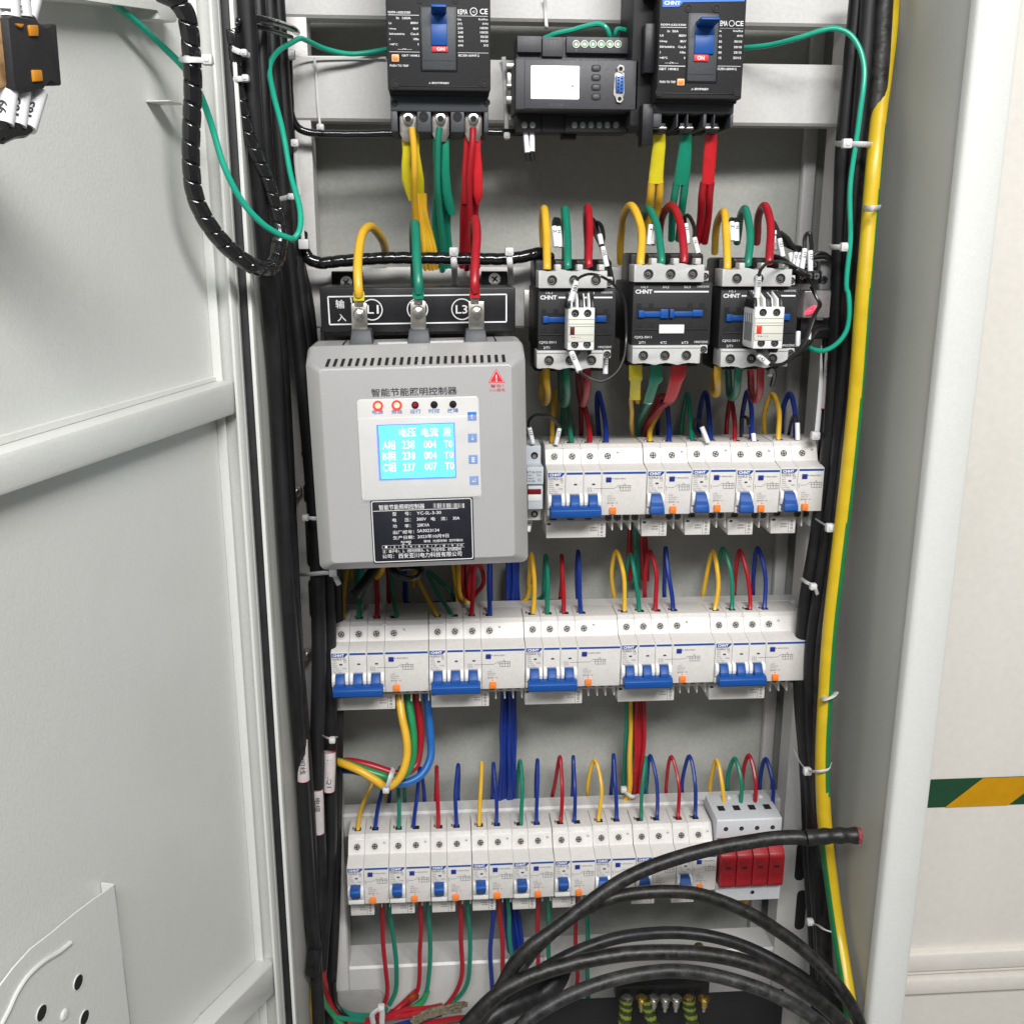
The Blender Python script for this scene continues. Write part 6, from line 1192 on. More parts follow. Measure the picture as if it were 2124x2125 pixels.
for f, x0, y0, x1, y1, Y, tx_, lb in (('e', 382, 335, 402, 540, .0, 'Z', 'white sleeve, left one of the pair behind the left contactor'), ('e', 425, 340, 450, 545, .0, 'N', 'white sleeve, right one of the pair behind the left contactor'), ('e', 838, 420, 858, 520, -.004, None, 'upper white sleeve on the black wires right of the left contactor'), ('e', 868, 540, 912, 740, -.020, '105', 'long white sleeve right of the left contactor'),
   ('e', 1352, 320, 1328, 520, .0, '4', 'white sleeve behind the green wire of the middle contactor'), ('e', 1395, 385, 1372, 520, .0, None, 'short white sleeve beside the green wire of the middle contactor'), ('e', 1700, 310, 1725, 510, -.004, '11', 'white sleeve right of the middle contactor red wire'), ('e', 1785, 450, 1825, 605, -.016, '16', 'slanting white sleeve at the right of the middle contactor'),
   ('f', 568, 290, 575, 480, .0, 'Z', 'white sleeve just right of the right contactor yellow wire'), ('f', 615, 300, 618, 485, .0, 'N', 'white sleeve just left of the right contactor green wire'), ('f', 990, 380, 1015, 570, -.006, '8', 'white sleeve right of the right contactor red wire'), ('f', 1045, 460, 1080, 640, -.016, '151', 'white sleeve slanting above the right contactor edge'),
   ('f', 1152, 605, 1178, 730, -.002, None, 'leftmost white sleeve of the cluster above the terminal strip'), ('f', 1212, 600, 1190, 735, -.006, '22', 'second white sleeve of the cluster above the terminal strip'), ('f', 1258, 605, 1215, 745, -.010, '23', 'third white sleeve of the cluster above the terminal strip'), ('f', 1300, 560, 1268, 765, -.014, '115', 'tall white sleeve left one above the terminal strip screws'), ('f', 1355, 580, 1355, 785, -.016, '117', 'tall white sleeve right one above the terminal strip screws'),
   ('c', 435, 1325, 452, 1530, .020, None, 'white sleeve, left one of the pair under the rail timer'), ('c', 500, 1325, 502, 1520, .020, None, 'white sleeve, right one of the pair under the rail timer'), ('i', 85, 515, 125, 680, .020, '117', 'white sleeve standing on the fuse holder'), ('i', 388, 525, 352, 690, .030, 'L11', 'white sleeve beside the first yellow wire of the upper row'),
   ('j', 365, 510, 428, 668, .028, None, 'plain white sleeve leaning left of a blue wire on the upper row'), ('j', 880, 580, 890, 660, .036, None, 'short white sleeve right of the third narrow breaker blue wire'), ('j', 1322, 470, 1326, 645, .036, None, 'thin white sleeve right of the last blue wire on the upper row'), ('e', 898, 1640, 895, 1815, -.03, '111', 'white sleeve hanging right of the left contactor foot'), ('f', 1232, 1390, 1228, 1540, -.03, None, 'white sleeve hanging right of the right contactor'), ('f', 1340, 1380, 1335, 1475, -.006, None, 'short white sleeve below the glowing relay'),
   ('i', 95, 1455, 75, 1560, .03, 'L1', 'white sleeve hanging under the fuse holder'), ('f', 955, 1760, 950, 1830, -.02, None, 'short white sleeve end under the right contactor')):
    sleeve(at(f, x0, y0, Y), at(f, x1, y1, Y-.004), .0025 if f != 'i' else .0024, tx_, lb, 'white marker sleeves on thin wires')
kw('e', [(385, 330, .0), (383, 280, .01), (392, 275, .03), (400, 420, .05)], 'black wire tip, left one of the pair behind the left contactor', r=.0022); kw('e', [(428, 335, .0), (420, 285, .01), (430, 278, .03), (440, 420, .05)], 'black wire tip, right one of the pair behind the left contactor', r=.0022)
kw('e', [(910, 740, -.02), (850, 520, -.006), (800, 400, .0), (775, 270, .01), (800, 330, .02), (840, 480, .02)], 'black wire rising right of the left contactor', r=.0022)
kw('e', [(970, 900, -.04), (930, 720, -.02), (870, 520, -.004), (880, 440, .0), (850, 330, .01), (800, 300, .02), (780, 400, .03)], 'black wire looping right of the left contactor', r=.002)
kw('e', [(1785, 450, -.016), (1780, 330, -.006), (1730, 228, .004), (1700, 240, .01), (1690, 330, .02)], 'black wire looping right of the middle contactor', r=.0020)
kw('f', [(552, 290, .002), (556, 265, .01), (580, 280, .03)], 'short black wire tip beside the right contactor yellow wire', r=.0022); kw('f', [(600, 300, .002), (600, 270, .01), (640, 290, .03)], 'short black wire tip beside the right contactor green wire', r=.0022)
kw('f', [(1045, 460, -.014), (1020, 350, .0), (990, 290, .01), (970, 330, .02)], 'black wire behind the right contactor red wire', r=.0022)
kw('f', [(1050, 400, .004), (1120, 450, .004), (1180, 540, .002), (1250, 560, .0), (1260, 620, -.004)], 'black wire running right to the terminal strip cluster', r=.0028)
kw('f', [(1030, 410, .01), (1080, 490, .01), (1140, 530, .006), (1200, 560, .004), (1210, 610, -.004)], 'lower black wire running right to the terminal strip cluster', r=.0024)
kw('f', [(1300, 560, -.014), (1305, 460, -.01), (1322, 408, -.006), (1345, 410, -.006), (1355, 480, -.01), (1357, 580, -.016)], 'black hairpin loop standing above the terminal strip', r=.0020)
kw('f', [(1390, 630, .02), (1440, 600, .02), (1500, 610, .02), (1560, 650, .02)], 'upper black wire leaving the terminal strip to the right cables', r=.0018); kw('f', [(1380, 650, .02), (1450, 640, .02), (1520, 650, .02), (1570, 700, .02)], 'lower black wire leaving the terminal strip to the right cables', r=.0022)
kw('f', [(980, 640, -.01), (1060, 660, -.02), (1140, 720, -.028), (1260, 800, -.03), (1300, 830, -.02)], 'thick twisted black wire over the right contactor corner', r=.0028)
kw('f', [(1530, 1370, .0), (1430, 1385, -.004), (1350, 1500, -.012), (1260, 1600, -.03), (1180, 1640, -.04)], 'black wire curving under the relay socket', r=.0022)
kw('f', [(965, 1830, -.02), (950, 1760, -.02), (970, 1740, -.02), (990, 1800, -.01), (970, 1930, .01)], 'black loop hanging under the right contactor', r=.0024)
kw('i', [(85, 515, .020), (95, 440, .012), (150, 395, .01), (230, 395, .012), (300, 410, .018), (345, 460, .024), (390, 525, .03)], 'thin black wire arching from the fuse holder over to the yellow wire', r=.0019)
kw('j', [(365, 515, .028), (340, 450, .036), (310, 440, .04), (290, 490, .045), (310, 560, .05), (350, 620, .06)], 'thin black loop beside the second blue wire of the upper row', r=.0019)
kw('j', [(838, 500, .03), (830, 440, .036), (800, 410, .045), (770, 440, .05), (755, 620, .06)], 'thin black loop beside the third blue wire of the upper row', r=.0018)
kw('j', [(1320, 480, .036), (1300, 400, .04), (1270, 440, .05), (1230, 600, .07)], 'thin black wire beside the last blue wire of the upper row', r=.0018)
kw('c', [(452, 1525, .016), (460, 1610, .016)], 'black wire end, left one under the rail timer', r=.0024); kw('c', [(502, 1515, .016), (512, 1615, .016)], 'black wire end, right one under the rail timer', r=.0024)
# little cable knot under controller
kw('k', [(380, 95, .0), (600, 105, .0), (760, 90, .0), (820, 90, -.01), (880, 160, -.02), (960, 190, -.02), (1040, 170, -.01), (1065, 120, .0), (1000, 90, .01)], 'thin black wire drooping under the silver controller', r=.0022)
kw('k', [(800, 90, -.01), (850, 150, -.02), (930, 200, -.02), (1020, 180, -.015), (1050, 130, -.01), (980, 110, .0), (900, 120, .005)], 'looped black wire knot under the silver controller', r=.0022)
mb = MB(); mb.tube(smooth_path([at('k', 690, 90, .02), at('k', 650, 160, .01), at('k', 570, 270, -.005), at('k', 515, 335, -.012)], 6), .0052, TAPE, 10); solo('taped_wire_end', mb, 'black taped wire end sticking out under the silver controller', 'wire')
# door button wires
for q, (P_, tx_) in enumerate(((((60, 590), (30, 830)), '99'), (((145, 610), (115, 840)), '103'), (((260, 610), (185, 860)), '163'), (((215, -20), (180, 115)), '101'), (((60, -20), (70, 115)), '1'), (((130, -20), (150, 110)), '104'))):
    A = D(*(lambda tz: (tz[0], hB-.006, tz[1]))(dd_(*P_[0], hB-.006))); Bq = D(*(lambda tz: (tz[0], hB-.006, tz[1]))(dd_(*P_[1], hB-.006)))
    sleeve(Bq, A, .0040 if q < 3 else .0044, tx_, ['white sleeve half cut by the left edge below the door contact block', 'white sleeve marked 103 below the door contact block', 'partly turned white sleeve marked 163 below the door contact block', 'rightmost white sleeve above the door contact block', 'leftmost white sleeve above the door contact block', 'centre white sleeve above the door contact block'][q], 'marker sleeves at the door contact block')
for q, pts in enumerate((((30, 825), (0, 870), (-60, 900)), ((115, 838), (90, 875), (40, 880), (-30, 910)), ((185, 855), (150, 880), (80, 890), (0, 925)))):
    P = [D(*(lambda tz: (tz[0], hB-.006, tz[1]))(dd_(*c, hB-.006))) for c in pts]; mb = MB(); mb.tube(smooth_path(P, 6), .0026, WK, 8)
    solo('black_wire', mb, ['black wire hooking left under the first door sleeve', 'middle black wire hooking left under the door sleeves', 'lowest black wire hooking left under the door sleeves'][q], 'wire', 'thin black wires at the door contact block')
# ================================================================== thick cables, harnesses, ties
def wid(f, x, y, Y, w): return w*FR[f][2]/2*((at(f, x, y, Y)-CAM).dot(FW))/FPX
def path(f, pts): return [at(q[0], q[1], q[2], q[3]) if len(q) == 4 else at(f, *q) for q in pts]
def clearY(f, x, y, Y, r, side):
    for k in range(60):
        p = at(f, x, y, Y)
        if (side < 0 and p.x-r > XL+.001) or (side > 0 and p.x+r < XR-.001): break
        Y -= .003
    return (x, y, Y)
def cable(f, pts, w, m, label, group=None, name='cable', n=14, cat='cable', **kw_):
    P = path(f, pts); q = pts[len(pts)//2]; r = wid(*( (q[0], q[1], q[2], q[3]) if len(q) == 4 else (f, *q)), w)
    mb = MB(); mb.tube(smooth_path(P, kw_.pop('sub', 8)), r, m, n, **kw_); return solo(name, mb, label, cat, group), P, r
GLc, GRc = 'thick black cables down the left side', 'thick black cables down the right side'
CABL = [
 ([(508, -40, -.01), (527, 250, -.012), (552, 550, -.012), (574, 800, -.01), (590, 1100, -.01), (606, 1350, -.012), (626, 1600, -.014), (642, 1850, -.014), (655, 2000, -.01), (662, 2140, -.01)], 30, 'leftmost thick black cable on the left side, beside the cabinet lip'),
 ([(533, -40, .01), (548, 250, .01), (568, 550, .012), (588, 800, .012), (603, 1100, .014), (616, 1350, .016), (636, 1600, .02), (650, 1850, .02), (660, 2100, .02)], 28, 'second thick black cable from the left, behind the leftmost one'),
 ([(556, -40, .0), (574, 250, .0), (600, 550, .002), (630, 800, .004), (655, 1100, .0), (662, 1350, -.004), (657, 1600, -.006), (664, 1850, -.006), (654, 1960, -.002), (648, 2020, .0)], 31, 'black cable left of the slotted upright and controller, tagged low down'),
 ([(572, -40, .02), (592, 250, .02), (617, 550, .02), (645, 780, .02), (676, 1100, .018), (684, 1350, .012), (686, 1600, .008), (684, 1800, .01), (672, 1930, .012), (666, 2010, .012)], 28, 'rightmost black cable of the left side, tagged beside the thick coloured wires'),
 ([(590, 120, .035), (600, 300, .035), (612, 500, .035), (640, 640, .036), (660, 900, .036), (694, 1150, .036), (702, 1400, .034), (700, 1600, .036), (696, 1850, .036), (690, 2000, .036), (680, 2140, .036)], 24, 'thin black cable behind the others beside the back panel fold')]
CP = []
for pts, w_, lb in CABL:
    pts = [clearY('N', x, y, Y, .007, -1) for x, y, Y in pts]
    CP.append(cable('N', pts, w_, CABLE, lb, GLc, name='black_cable'))
CABR = [
 ([(1782, -40, .015), (1766, 130, .015), (1750, 300, .015), (1742, 500, .015), (1735, 700, .014), (1722, 900, .012), (1697, 1100, .01), (1666, 1300, .008), (1668, 1500, .006), (1684, 1650, .006), (1690, 1800, .008), (1702, 1960, .01), (1710, 2140, .01)], 31, 'leftmost thick black cable on the right side, along the upright'),
 ([(1806, -40, .0), (1792, 150, .0), (1776, 350, .0), (1764, 550, .0), (1753, 750, .0), (1738, 950, .0), (1712, 1150, -.002), (1684, 1350, -.004), (1684, 1500, -.004), (1694, 1650, .0), (1698, 1800, .0), (1706, 1960, .0), (1716, 2140, .0)], 31, 'middle thick black cable on the right side'),
 ([(1835, -40, -.005), (1824, 150, -.005), (1804, 350, -.006), (1786, 550, -.008), (1776, 750, -.008), (1757, 950, -.008), (1733, 1150, -.010), (1706, 1350, -.012), (1700, 1500, -.01), (1700, 1700, -.002), (1706, 1900, .0), (1716, 2140, .0)], 35, 'dusty thick black cable on the right side, next to the yellow one'),
 ([(1715, 700, .03), (1712, 850, .03), (1706, 980, .028), (1712, 1100, .026), (1672, 1250, .026), (1655, 1400, .024), (1668, 1600, .024), (1676, 1800, .024), (1686, 1960, .024), (1694, 2140, .024)], 20, 'thinner black cable with a pink-edged tag, left of the right-hand cables')]
for q, (pts, w_, lb) in enumerate(CABR):
    pts = [clearY('N', x, y, Y, .008, 1) for x, y, Y in pts]
    CP.append(cable('N', pts, w_, CABLED if q == 2 else CABLE, lb, GRc, name='black_cable'))
def split(u, a):
    c = .85 if u < .70 else (.85-.60*min(1, (u-.70)/.07)); hw = .02+.125*min(1, max(0, u-.12)/.40) if u < .7 else .16
    return abs(((a-c+.5) % 1)-.5) < hw
cable('N', [(lambda q: (q[0]-(2 if 100 < q[1] < 700 else 0), q[1], q[2]-(0 if q[1] < 30 else .020 if q[1] < 100 else .032 if q[1] < 420 else .024 if q[1] < 700 else .016)))(clearY('N', *v, .0065, 1)) for v in [(1852, -40, .06), (1846, 60, .05), (1836, 160, .035), (1824, 250, .02), (1815, 340, .008), (1806, 450, -.004), (1792, 620, -.012), (1777, 800, -.016), (1757, 1000, -.02), (1738, 1160, -.024), (1722, 1300, -.026), (1712, 1440, -.028), (1706, 1560, -.03), (1707, 1650, -.03), (1713, 1740, -.028), (1724, 1830, -.026), (1738, 1930, -.024), (1752, 2020, -.022), (1772, 2150, -.02)]], 31,
      mat('earth_yellow', (.60, .41, .012), .34, var=.06, bump=.1), 'thick yellow and green striped earth cable down the right side', None, name='earth_cable', n=44, m2=mat('earth_green', (.01, .17, .05), .34, var=.06), split=split)
# spiral wrapped harnesses
GS = 'black spiral-wrapped cable harnesses'
cable('a', [(1060, -60, -.235), (1160, -10, -.232), (1225, 60, -.228), (1258, 160, -.225), (1278, 350, -.218), (1288, 600, -.212), (1278, 850, -.208), (1275, 1080, -.204), (1300, 1300, -.198), (1375, 1470, -.19), (1480, 1610, -.18), (1600, 1720, -.168), (1710, 1785, -.155), (1800, 1790, -.14), (1850, 1720, -.125), (1868, 1600, -.118)], 112, SPIRAL, 'thick spiral-wrapped harness hanging in a loop from the door', GS, name='wrapped_harness', n=24, spiral=.0128, sub=38, cat='cable harness', amp=.24)
cable('u', [(5, 210, -.122), (22, 330, -.122), (34, 480, -.121), (52, 640, -.119), (85, 800, -.117), (130, 980, -.114), (200, 1150, -.11), (262, 1290, -.107), (295, 1400, -.105), (325, 1520, -.104), (345, 1640, -.105), (345, 1740, -.108), (320, 1830, -.11)], 84, SPIRAL, 'spiral-wrapped harness slanting down in front of the left cables', GS, name='wrapped_harness', n=22, spiral=.0120, sub=34, cat='cable harness', amp=.24)
cable('u', [(26, 420, -.12), (18, 300, -.12), (24, 200, -.12), (62, 140, -.115), (130, 125, -.105), (230, 140, -.09), (330, 165, -.06), (430, 200, -.02), (470, 230, .03)], 52, SPIRAL, 'ribbed harness bent sharply across the top of the left cables', GS, name='wrapped_harness', n=16, spiral=.0040, sub=30, cat='cable harness', amp=.2)
cable('u', [(60, 230, -.11), (90, 190, -.105), (160, 185, -.095), (250, 205, -.08), (340, 235, -.05), (430, 265, .0)], 34, WK, 'thinner black lead following the bent ribbed harness', None, name='black_wire', cat='wire')
cable('b', [(405, 1560, .03), (415, 1660, .022), (460, 1730, .02), (530, 1755, .02), (640, 1745, .02), (800, 1732, .02), (1000, 1722, .02), (1200, 1722, .02), (1400, 1725, .02), (1600, 1728, .02), (1780, 1728, .02), (1900, 1710, .022), (1990, 1690, .026), (2060, 1720, .04)], 76, SPIRAL, 'black spiral-wrapped harness running level above the silver controller', GS, name='wrapped_harness', n=18, spiral=.0118, sub=16, cat='cable harness', amp=.08)
cable('b', [(318, 380, .034), (322, 500, .034), (328, 650, .034), (340, 780, .034), (380, 850, .036), (450, 882, .038), (600, 892, .038), (800, 893, .038), (1000, 888, .038), (1200, 880, .038), (1400, 880, .038), (1600, 882, .038), (1800, 885, .040), (1900, 890, .046)], 48, SPIRAL, 'thin black harness hugging the lower edge of the upper crossbar', GS, name='wrapped_harness', n=14, spiral=.02, sub=12, cat='cable harness', amp=.05)
wire('k', .0016, 'u', [(170, 1200, -.06), (215, 1300, -.055), (250, 1420, -.05), (275, 1560, -.048), (280, 1680, -.05), (250, 1860, -.06)], 'very thin black wire left of the slanting wrapped harness', None)
# thick coil in the foreground
co = thing('cable_coil', at('n', 800, 1931, -.11), 'coil of thick dusty black cable arching across the bottom of the cabinet', 'cable coil')
def turn(pts, w_, label, m=CABLED):
    P = path('n', pts); q = pts[len(pts)//2]; r = wid('n', *q, w_); mb = MB(); mb.tube(smooth_path(P, 10), r, m, 18); return part('cable_turn', mb, co, label=label), r
turn([(1795, 748, -.108), (1700, 735, -.106), (1560, 742, -.102), (1400, 765, -.098), (1200, 800, -.094), (1000, 850, -.092), (800, 915, -.092), (640, 985, -.094), (480, 1080, -.098), (320, 1200, -.104), (150, 1330, -.11), (0, 1440, -.116), (-110, 1560, -.12), (-180, 1690, -.124), (-320, 1900, -.13), (-420, 2100, -.13)], 92, 'uppermost turn, its taped end sticking out to the right')
turn([(-200, 1760, -.12), (-80, 1590, -.11), (40, 1440, -.10), (180, 1310, -.094), (340, 1200, -.088), (520, 1125, -.084), (700, 1092, -.08), (880, 1082, -.08), (1060, 1095, -.08), (1240, 1150, -.082), (1420, 1230, -.086), (1580, 1330, -.09), (1720, 1430, -.096), (1850, 1550, -.104), (1980, 1700, -.115), (2080, 1860, -.12), (2150, 2060, -.125)], 84, 'second turn, under the taped one')
turn([(-300, 1900, -.09), (-80, 1700, -.085), (120, 1560, -.07), (330, 1455, -.06), (560, 1380, -.055), (800, 1350, -.05), (1000, 1350, -.05), (1200, 1380, -.055), (1400, 1445, -.06), (1600, 1545, -.07), (1780, 1660, -.08), (1950, 1800, -.09), (2080, 2000, -.1)], 78, 'third turn, deeper inside', CABLE)
turn([(-420, 1950, -.14), (-230, 1760, -.135), (-60, 1655, -.13), (140, 1580, -.126), (380, 1520, -.122), (620, 1482, -.12), (860, 1472, -.12), (1080, 1480, -.12), (1300, 1515, -.122), (1500, 1578, -.126), (1680, 1670, -.13), (1850, 1790, -.135), (2000, 1930, -.14), (2100, 2080, -.14)], 96, 'fourth turn, the widest black band')
turn([(-140, 2050, -.17), (-20, 1910, -.165), (150, 1800, -.16), (330, 1715, -.155), (520, 1650, -.15), (720, 1608, -.148), (930, 1592, -.146), (1130, 1612, -.146), (1330, 1660, -.15), (1530, 1730, -.155), (1720, 1830, -.16), (1870, 1940, -.165), (1990, 2080, -.17)], 88, 'lowest turn, scuffed grey with dust', mat('cable_scuffed', (.022, .022, .022), .46, var=.5, bump=1.4, scale=100, dirt=.9, ds=60, dcol=(.085, .083, .08)))
turn([(-420, 2080, -.10), (-330, 1960, -.10), (-200, 1850, -.09), (-60, 1790, -.08), (60, 1740, -.07), (160, 1650, -.06), (200, 1560, -.05)], 150, 'dark inner turn at the left', CABLE)
mb = MB(); P = path('q', [(128, 905, -.110), (180, 898, -.110), (260, 893, -.110), (330, 890, -.110), (408, 890, -.110)]); mb.tube(smooth_path(P, 8), lambda L: wid('q', 260, 893, -.11, 86)*(1+.07*math.sin(L*420)), TAPE, 18); te_ = part('taped_end', mb, co, label='black taped end of the uppermost turn')
mb = MB(); d = (P[-1]-P[-2]).normalized(); mb.cyl(P[-1]-d*.001, d, .0088, .004, mat('core_pink', (.30, .05, .06), .5, var=.4, scale=300), 14, r2=.0078); mb.cyl(P[-1]+d*.003, d, .0058, .001, DARK, 12); part('cut_core', mb, co, label='pinkish cut face of the taped end')
# ------------------------------------------------------------------ cable ties
def tie(f, pts, label, head=None, w=.0024, hs=.0052, group='white cable ties'):
    hs *= .74; w *= .85
    P = path(f, pts); t = thing('cable_tie', P[0], label, 'cable tie', group)
    mb = MB(); mb.tube(smooth_path(P, 6), w, TIE, 8, squash=.35); part('strap', mb, t)
    if head:
        c = at(f, *head); mb = MB(); mb.box(c.x-hs, c.x+hs, c.y-.0035, c.y+.0035, c.z-hs*.95, c.z+hs*.95, TIE, .0016); mb.box(c.x-hs*.45, c.x+hs*.45, c.y-.0042, c.y-.0030, c.z-hs*.5, c.z+hs*.5, TIE, .0006); part('head', mb, t)
    return t
tie('a', [(1205, 385, -.200), (1260, 395, -.232), (1340, 398, -.225), (1415, 410, -.205)], 'cable tie around the wrapped harness hanging from the door', (1385, 398, -.222), w=.0030, hs=.0050)
tie('a', [(1545, 322, -.125), (1600, 345, -.130), (1692, 378, -.11)], 'upper short cable tie on the slanting left harness', (1630, 352, -.130), hs=.0036)
tie('a', [(1560, 525, -.125), (1600, 525, -.128), (1650, 522, -.12)], 'lower short cable tie on the slanting left harness', (1640, 522, -.125), hs=.0038)
tie('b', [(330, 362, .028), (400, 376, .046), (700, 380, .052), (968, 384, .052)], 'long thin tie stretched along the top edge of the upper crossbar', (328, 364, .024), w=.0012, hs=.0062)
tie('b', [(490, 378, .050), (500, 500, .054), (512, 700, .054), (528, 840, .052), (535, 895, .036)], 'thin tie strapped vertically over the left end of the upper crossbar', (530, 852, .044), w=.0013, hs=.0048)
tie('b', [(1752, 378, .050), (1762, 500, .054), (1768, 700, .054), (1772, 850, .050), (1772, 930, .030)], 'clear tie strapped vertically over the crossbar left of the timer', (1774, 905, .028), w=.0024, hs=.0042)
tie('c', [(628, -30, .050), (634, 100, .054), (645, 262, .052)], 'thin tie over the topmost crossbar above the timer', (645, 268, .048), w=.0018, hs=.0022)
tie('b', [(362, 960, .0), (368, 1100, .004), (390, 1300, .01), (405, 1480, .014), (415, 1620, .014)], 'long tie with two square heads hanging down the left cables', (360, 955, -.004), w=.0020, hs=.0048)
_c = at('b', 420, 1630, .008); mb = MB(); mb.box(_c.x-.0048, _c.x+.0048, .004, .012, _c.z-.0046, _c.z+.0046, TIE, .0014); solo('cable_tie', mb, 'lower square tie head beside the bottom of the green loop', 'cable tie', 'white cable ties')
tie('b', [(262, 1328, -.03), (330, 1312, -.035), (398, 1298, -.02)], 'short cable tie across the left cables inside the green loop', (335, 1312, -.036), hs=.0040)
tie('b', [(1418, 1690, .0), (1422, 1760, -.004), (1430, 1900, .040)], 'tie on the level harness above the controller, left one', (1420, 1680, -.002), w=.0034, hs=.0058)
tie('b', [(1788, 1690, .0), (1795, 1760, -.004), (1802, 1900, .040)], 'tie on the level harness above the controller, right one', (1790, 1680, -.002), w=.0032, hs=.0056)
tie('v', [(150, 1355, .02), (200, 1355, -.012), (300, 1358, -.03), (420, 1360, -.034), (500, 1365, -.020)], 'wide cable tie around the top of the right black cables', (255, 1353, -.028), w=.0032, hs=.0060)
tie('z', [(622, 98, -.03), (640, 104, -.052), (680, 104, -.058), (722, 98, -.034)], 'headless tie wrapped round the earth cable near the top', w=.0034)
tie('z', [(385, 352, .02), (420, 362, -.02), (490, 362, -.03), (520, 366, -.02)], 'cable tie right of the terminal strip, partly behind the green wire', (490, 362, -.028), w=.0028, hs=.0058)
tie('z', [(348, 880, .03), (345, 1050, .03), (328, 1350, .026), (305, 1600, .02)], 'long flat strap hanging to the right end of the upper breaker row', (292, 1622, .012), w=.0030, hs=.0060)
tie('j', [(1478, 1418, .02), (1560, 1470, -.01), (1640, 1512, -.032), (1700, 1510, -.03), (1735, 1475, -.01)], 'cable tie looped round the right cables just below the upper row', (1648, 1520, -.032), w=.0028, hs=.0060)
tie('l', [(1688, 195, .01), (1720, 218, -.016), (1760, 240, -.026), (1782, 285, -.022)], 'cable tie with a cut tail on the right cables above the middle row', (1755, 240, -.026), w=.0022, hs=.0048)
tie('l', [(1808, 868, -.045), (1830, 886, -.062), (1862, 874, -.062), (1888, 848, -.045)], 'cable tie round the earth cable level with the middle row', w=.0034)
tie('l', [(1645, 1165, .02), (1680, 1245, -.01), (1722, 1290, -.034), (1790, 1300, -.058), (1840, 1290, -.058), (1858, 1255, -.045)], 'large loose tie round the earth and black cables below the middle row', (1722, 1298, -.036), w=.0026, hs=.0056)
tie('q', [(135, 1370, -.01), (190, 1385, -.03), (240, 1415, -.055), (290, 1428, -.057), (315, 1425, -.04)], 'slanting tie round the earth cable near the cable coil', (150, 1368, -.02), w=.0030, hs=.0050)
tie('k', [(85, 165, .02), (180, 160, -.012), (300, 150, -.02), (350, 160, -.015), (400, 245, -.01)], 'tie with a long tail on the left cables below the controller', (350, 148, -.02), w=.0030, hs=.0052)
tie('x', [(425, 1392, -.03), (400, 1390, -.03), (370, 1385, -.02)], 'small round-headed tie poking out left of the silver controller', (372, 1386, -.022), w=.0022, hs=.0045)
tie('k', [(275, 1462, -.01), (320, 1478, -.026), (375, 1468, -.01)], 'white tie just above the handwritten tag on the left cables', (345, 1490, -.026), w=.0028, hs=.0044)
tie('k', [(835, 1722, .0), (815, 1780, -.018), (792, 1850, -.018), (778, 1885, -.012)], 'tie holding the four thick coloured wires together', (775, 1888, -.014), w=.0032, hs=.0048)
tie('n', [(585, 430, .07), (620, 455, .075), (660, 478, .075), (690, 462, .08)], 'tie at the foot of the yellow and red centre bundle', (598, 428, .066), w=.0024, hs=.0048)
tie('y', [(940, 985, -.01), (935, 900, -.016), (1010, 850, -.018), (1020, 985, -.012)], 'white tie loop on the wires at the bottom left corner', (1012, 840, -.016), w=.0034, hs=.0052)
tie('n', [(1290, 480, .06), (1262, 478, .06), (1245, 482, .06)], 'tiny white tie behind the surge protector wires, left one', (1270, 480, .058), w=.0014, hs=.0030)
tie('n', [(1488, 476, .06), (1462, 474, .06), (1450, 478, .06)], 'tiny white tie behind the surge protector wires, right one', (1472, 476, .058), w=.0014, hs=.0036)
tie('n', [(1775, 1280, -.01), (1800, 1270, -.012)], 'round tie head at the upright beside the lowest slot', (1795, 1275, -.014), w=.0022, hs=.0046)
# ------------------------------------------------------------------ handwritten tags on cables
TAGW = mat('tag_paper', (.66, .60, .60), .45, var=.08, scale=90)
def ctag(f, pts, w_, s_, label):
    if f == 'k' and pts[0][0] < 200: pts = [(x, y, clearY(f, x, y, Y, .008, -1)[2]-.003) for x, y, Y in pts]
    P = smooth_path(path(f, pts), 6); q = pts[len(pts)//2]; r = wid(f, *q, w_); t = thing('cable_tag', P[0], label, 'cable tag', 'handwritten tags on the black cables')
    mb = MB(); mb.tube(P, r, TAGW, 16); part('tag_sleeve', mb, t)
    mb = MB()
    for a_, b_ in ((P[0], P[1]), (P[-2], P[-1])): mb.tube([a_, a_.lerp(b_, .12), a_.lerp(b_, .2)] if a_ is P[0] else [b_.lerp(a_, .2), b_.lerp(a_, .1), b_], r*1.02, mat('tag_red_edge', (.45, .02, .04), .5, var=0), 16)
    part('red_edge', mb, t)
    A, Bq = P[0], P[-1]; d = (Bq-A); X = d.normalized(); N_ = (CAM-A).normalized(); N_ = (N_-X*N_.dot(X)).normalized(); Z = X.cross(N_)*-1; mb = MB(); L = d.length
    me, a0, b0, c0, e0 = text_me(s_, .0); sz = r*.9/(e0-c0); sx = min(L*.7/(b0-a0), sz*1.5)
    T = Matrix(((X.x*sx, Z.x*sz, N_.x, 0), (X.y*sx, Z.y*sz, N_.y, 0), (X.z*sx, Z.z*sz, N_.z, 0), (0, 0, 0, 1)))
    T = Matrix.Translation(A.lerp(Bq, .5)*0+A+X*L*.15+N_*(r+.0006)-Z*r*.5-X*(a0*sx)-Z*(c0*sz)) @ T
    mb.add(me, T, INK); part('handwriting', mb, t)
ctag('k', [(98, 1500, -.016), (102, 1600, -.016), (108, 1700, -.016), (114, 1810, -.016)], 100, '照明线', 'handwritten tag on the leftmost black cable, highest of the three left tags')
ctag('k', [(325, 1580, .0), (326, 1690, -.002), (322, 1800, -.002), (318, 1895, -.002)], 92, '1XBAQ1', 'handwritten tag where the thick coloured wires meet the left cables')
ctag('m', [(180, 420, -.008), (184, 510, -.008), (186, 600, -.008), (188, 705, -.008)], 74, '电缆', 'lowest handwritten tag on the left black cables')
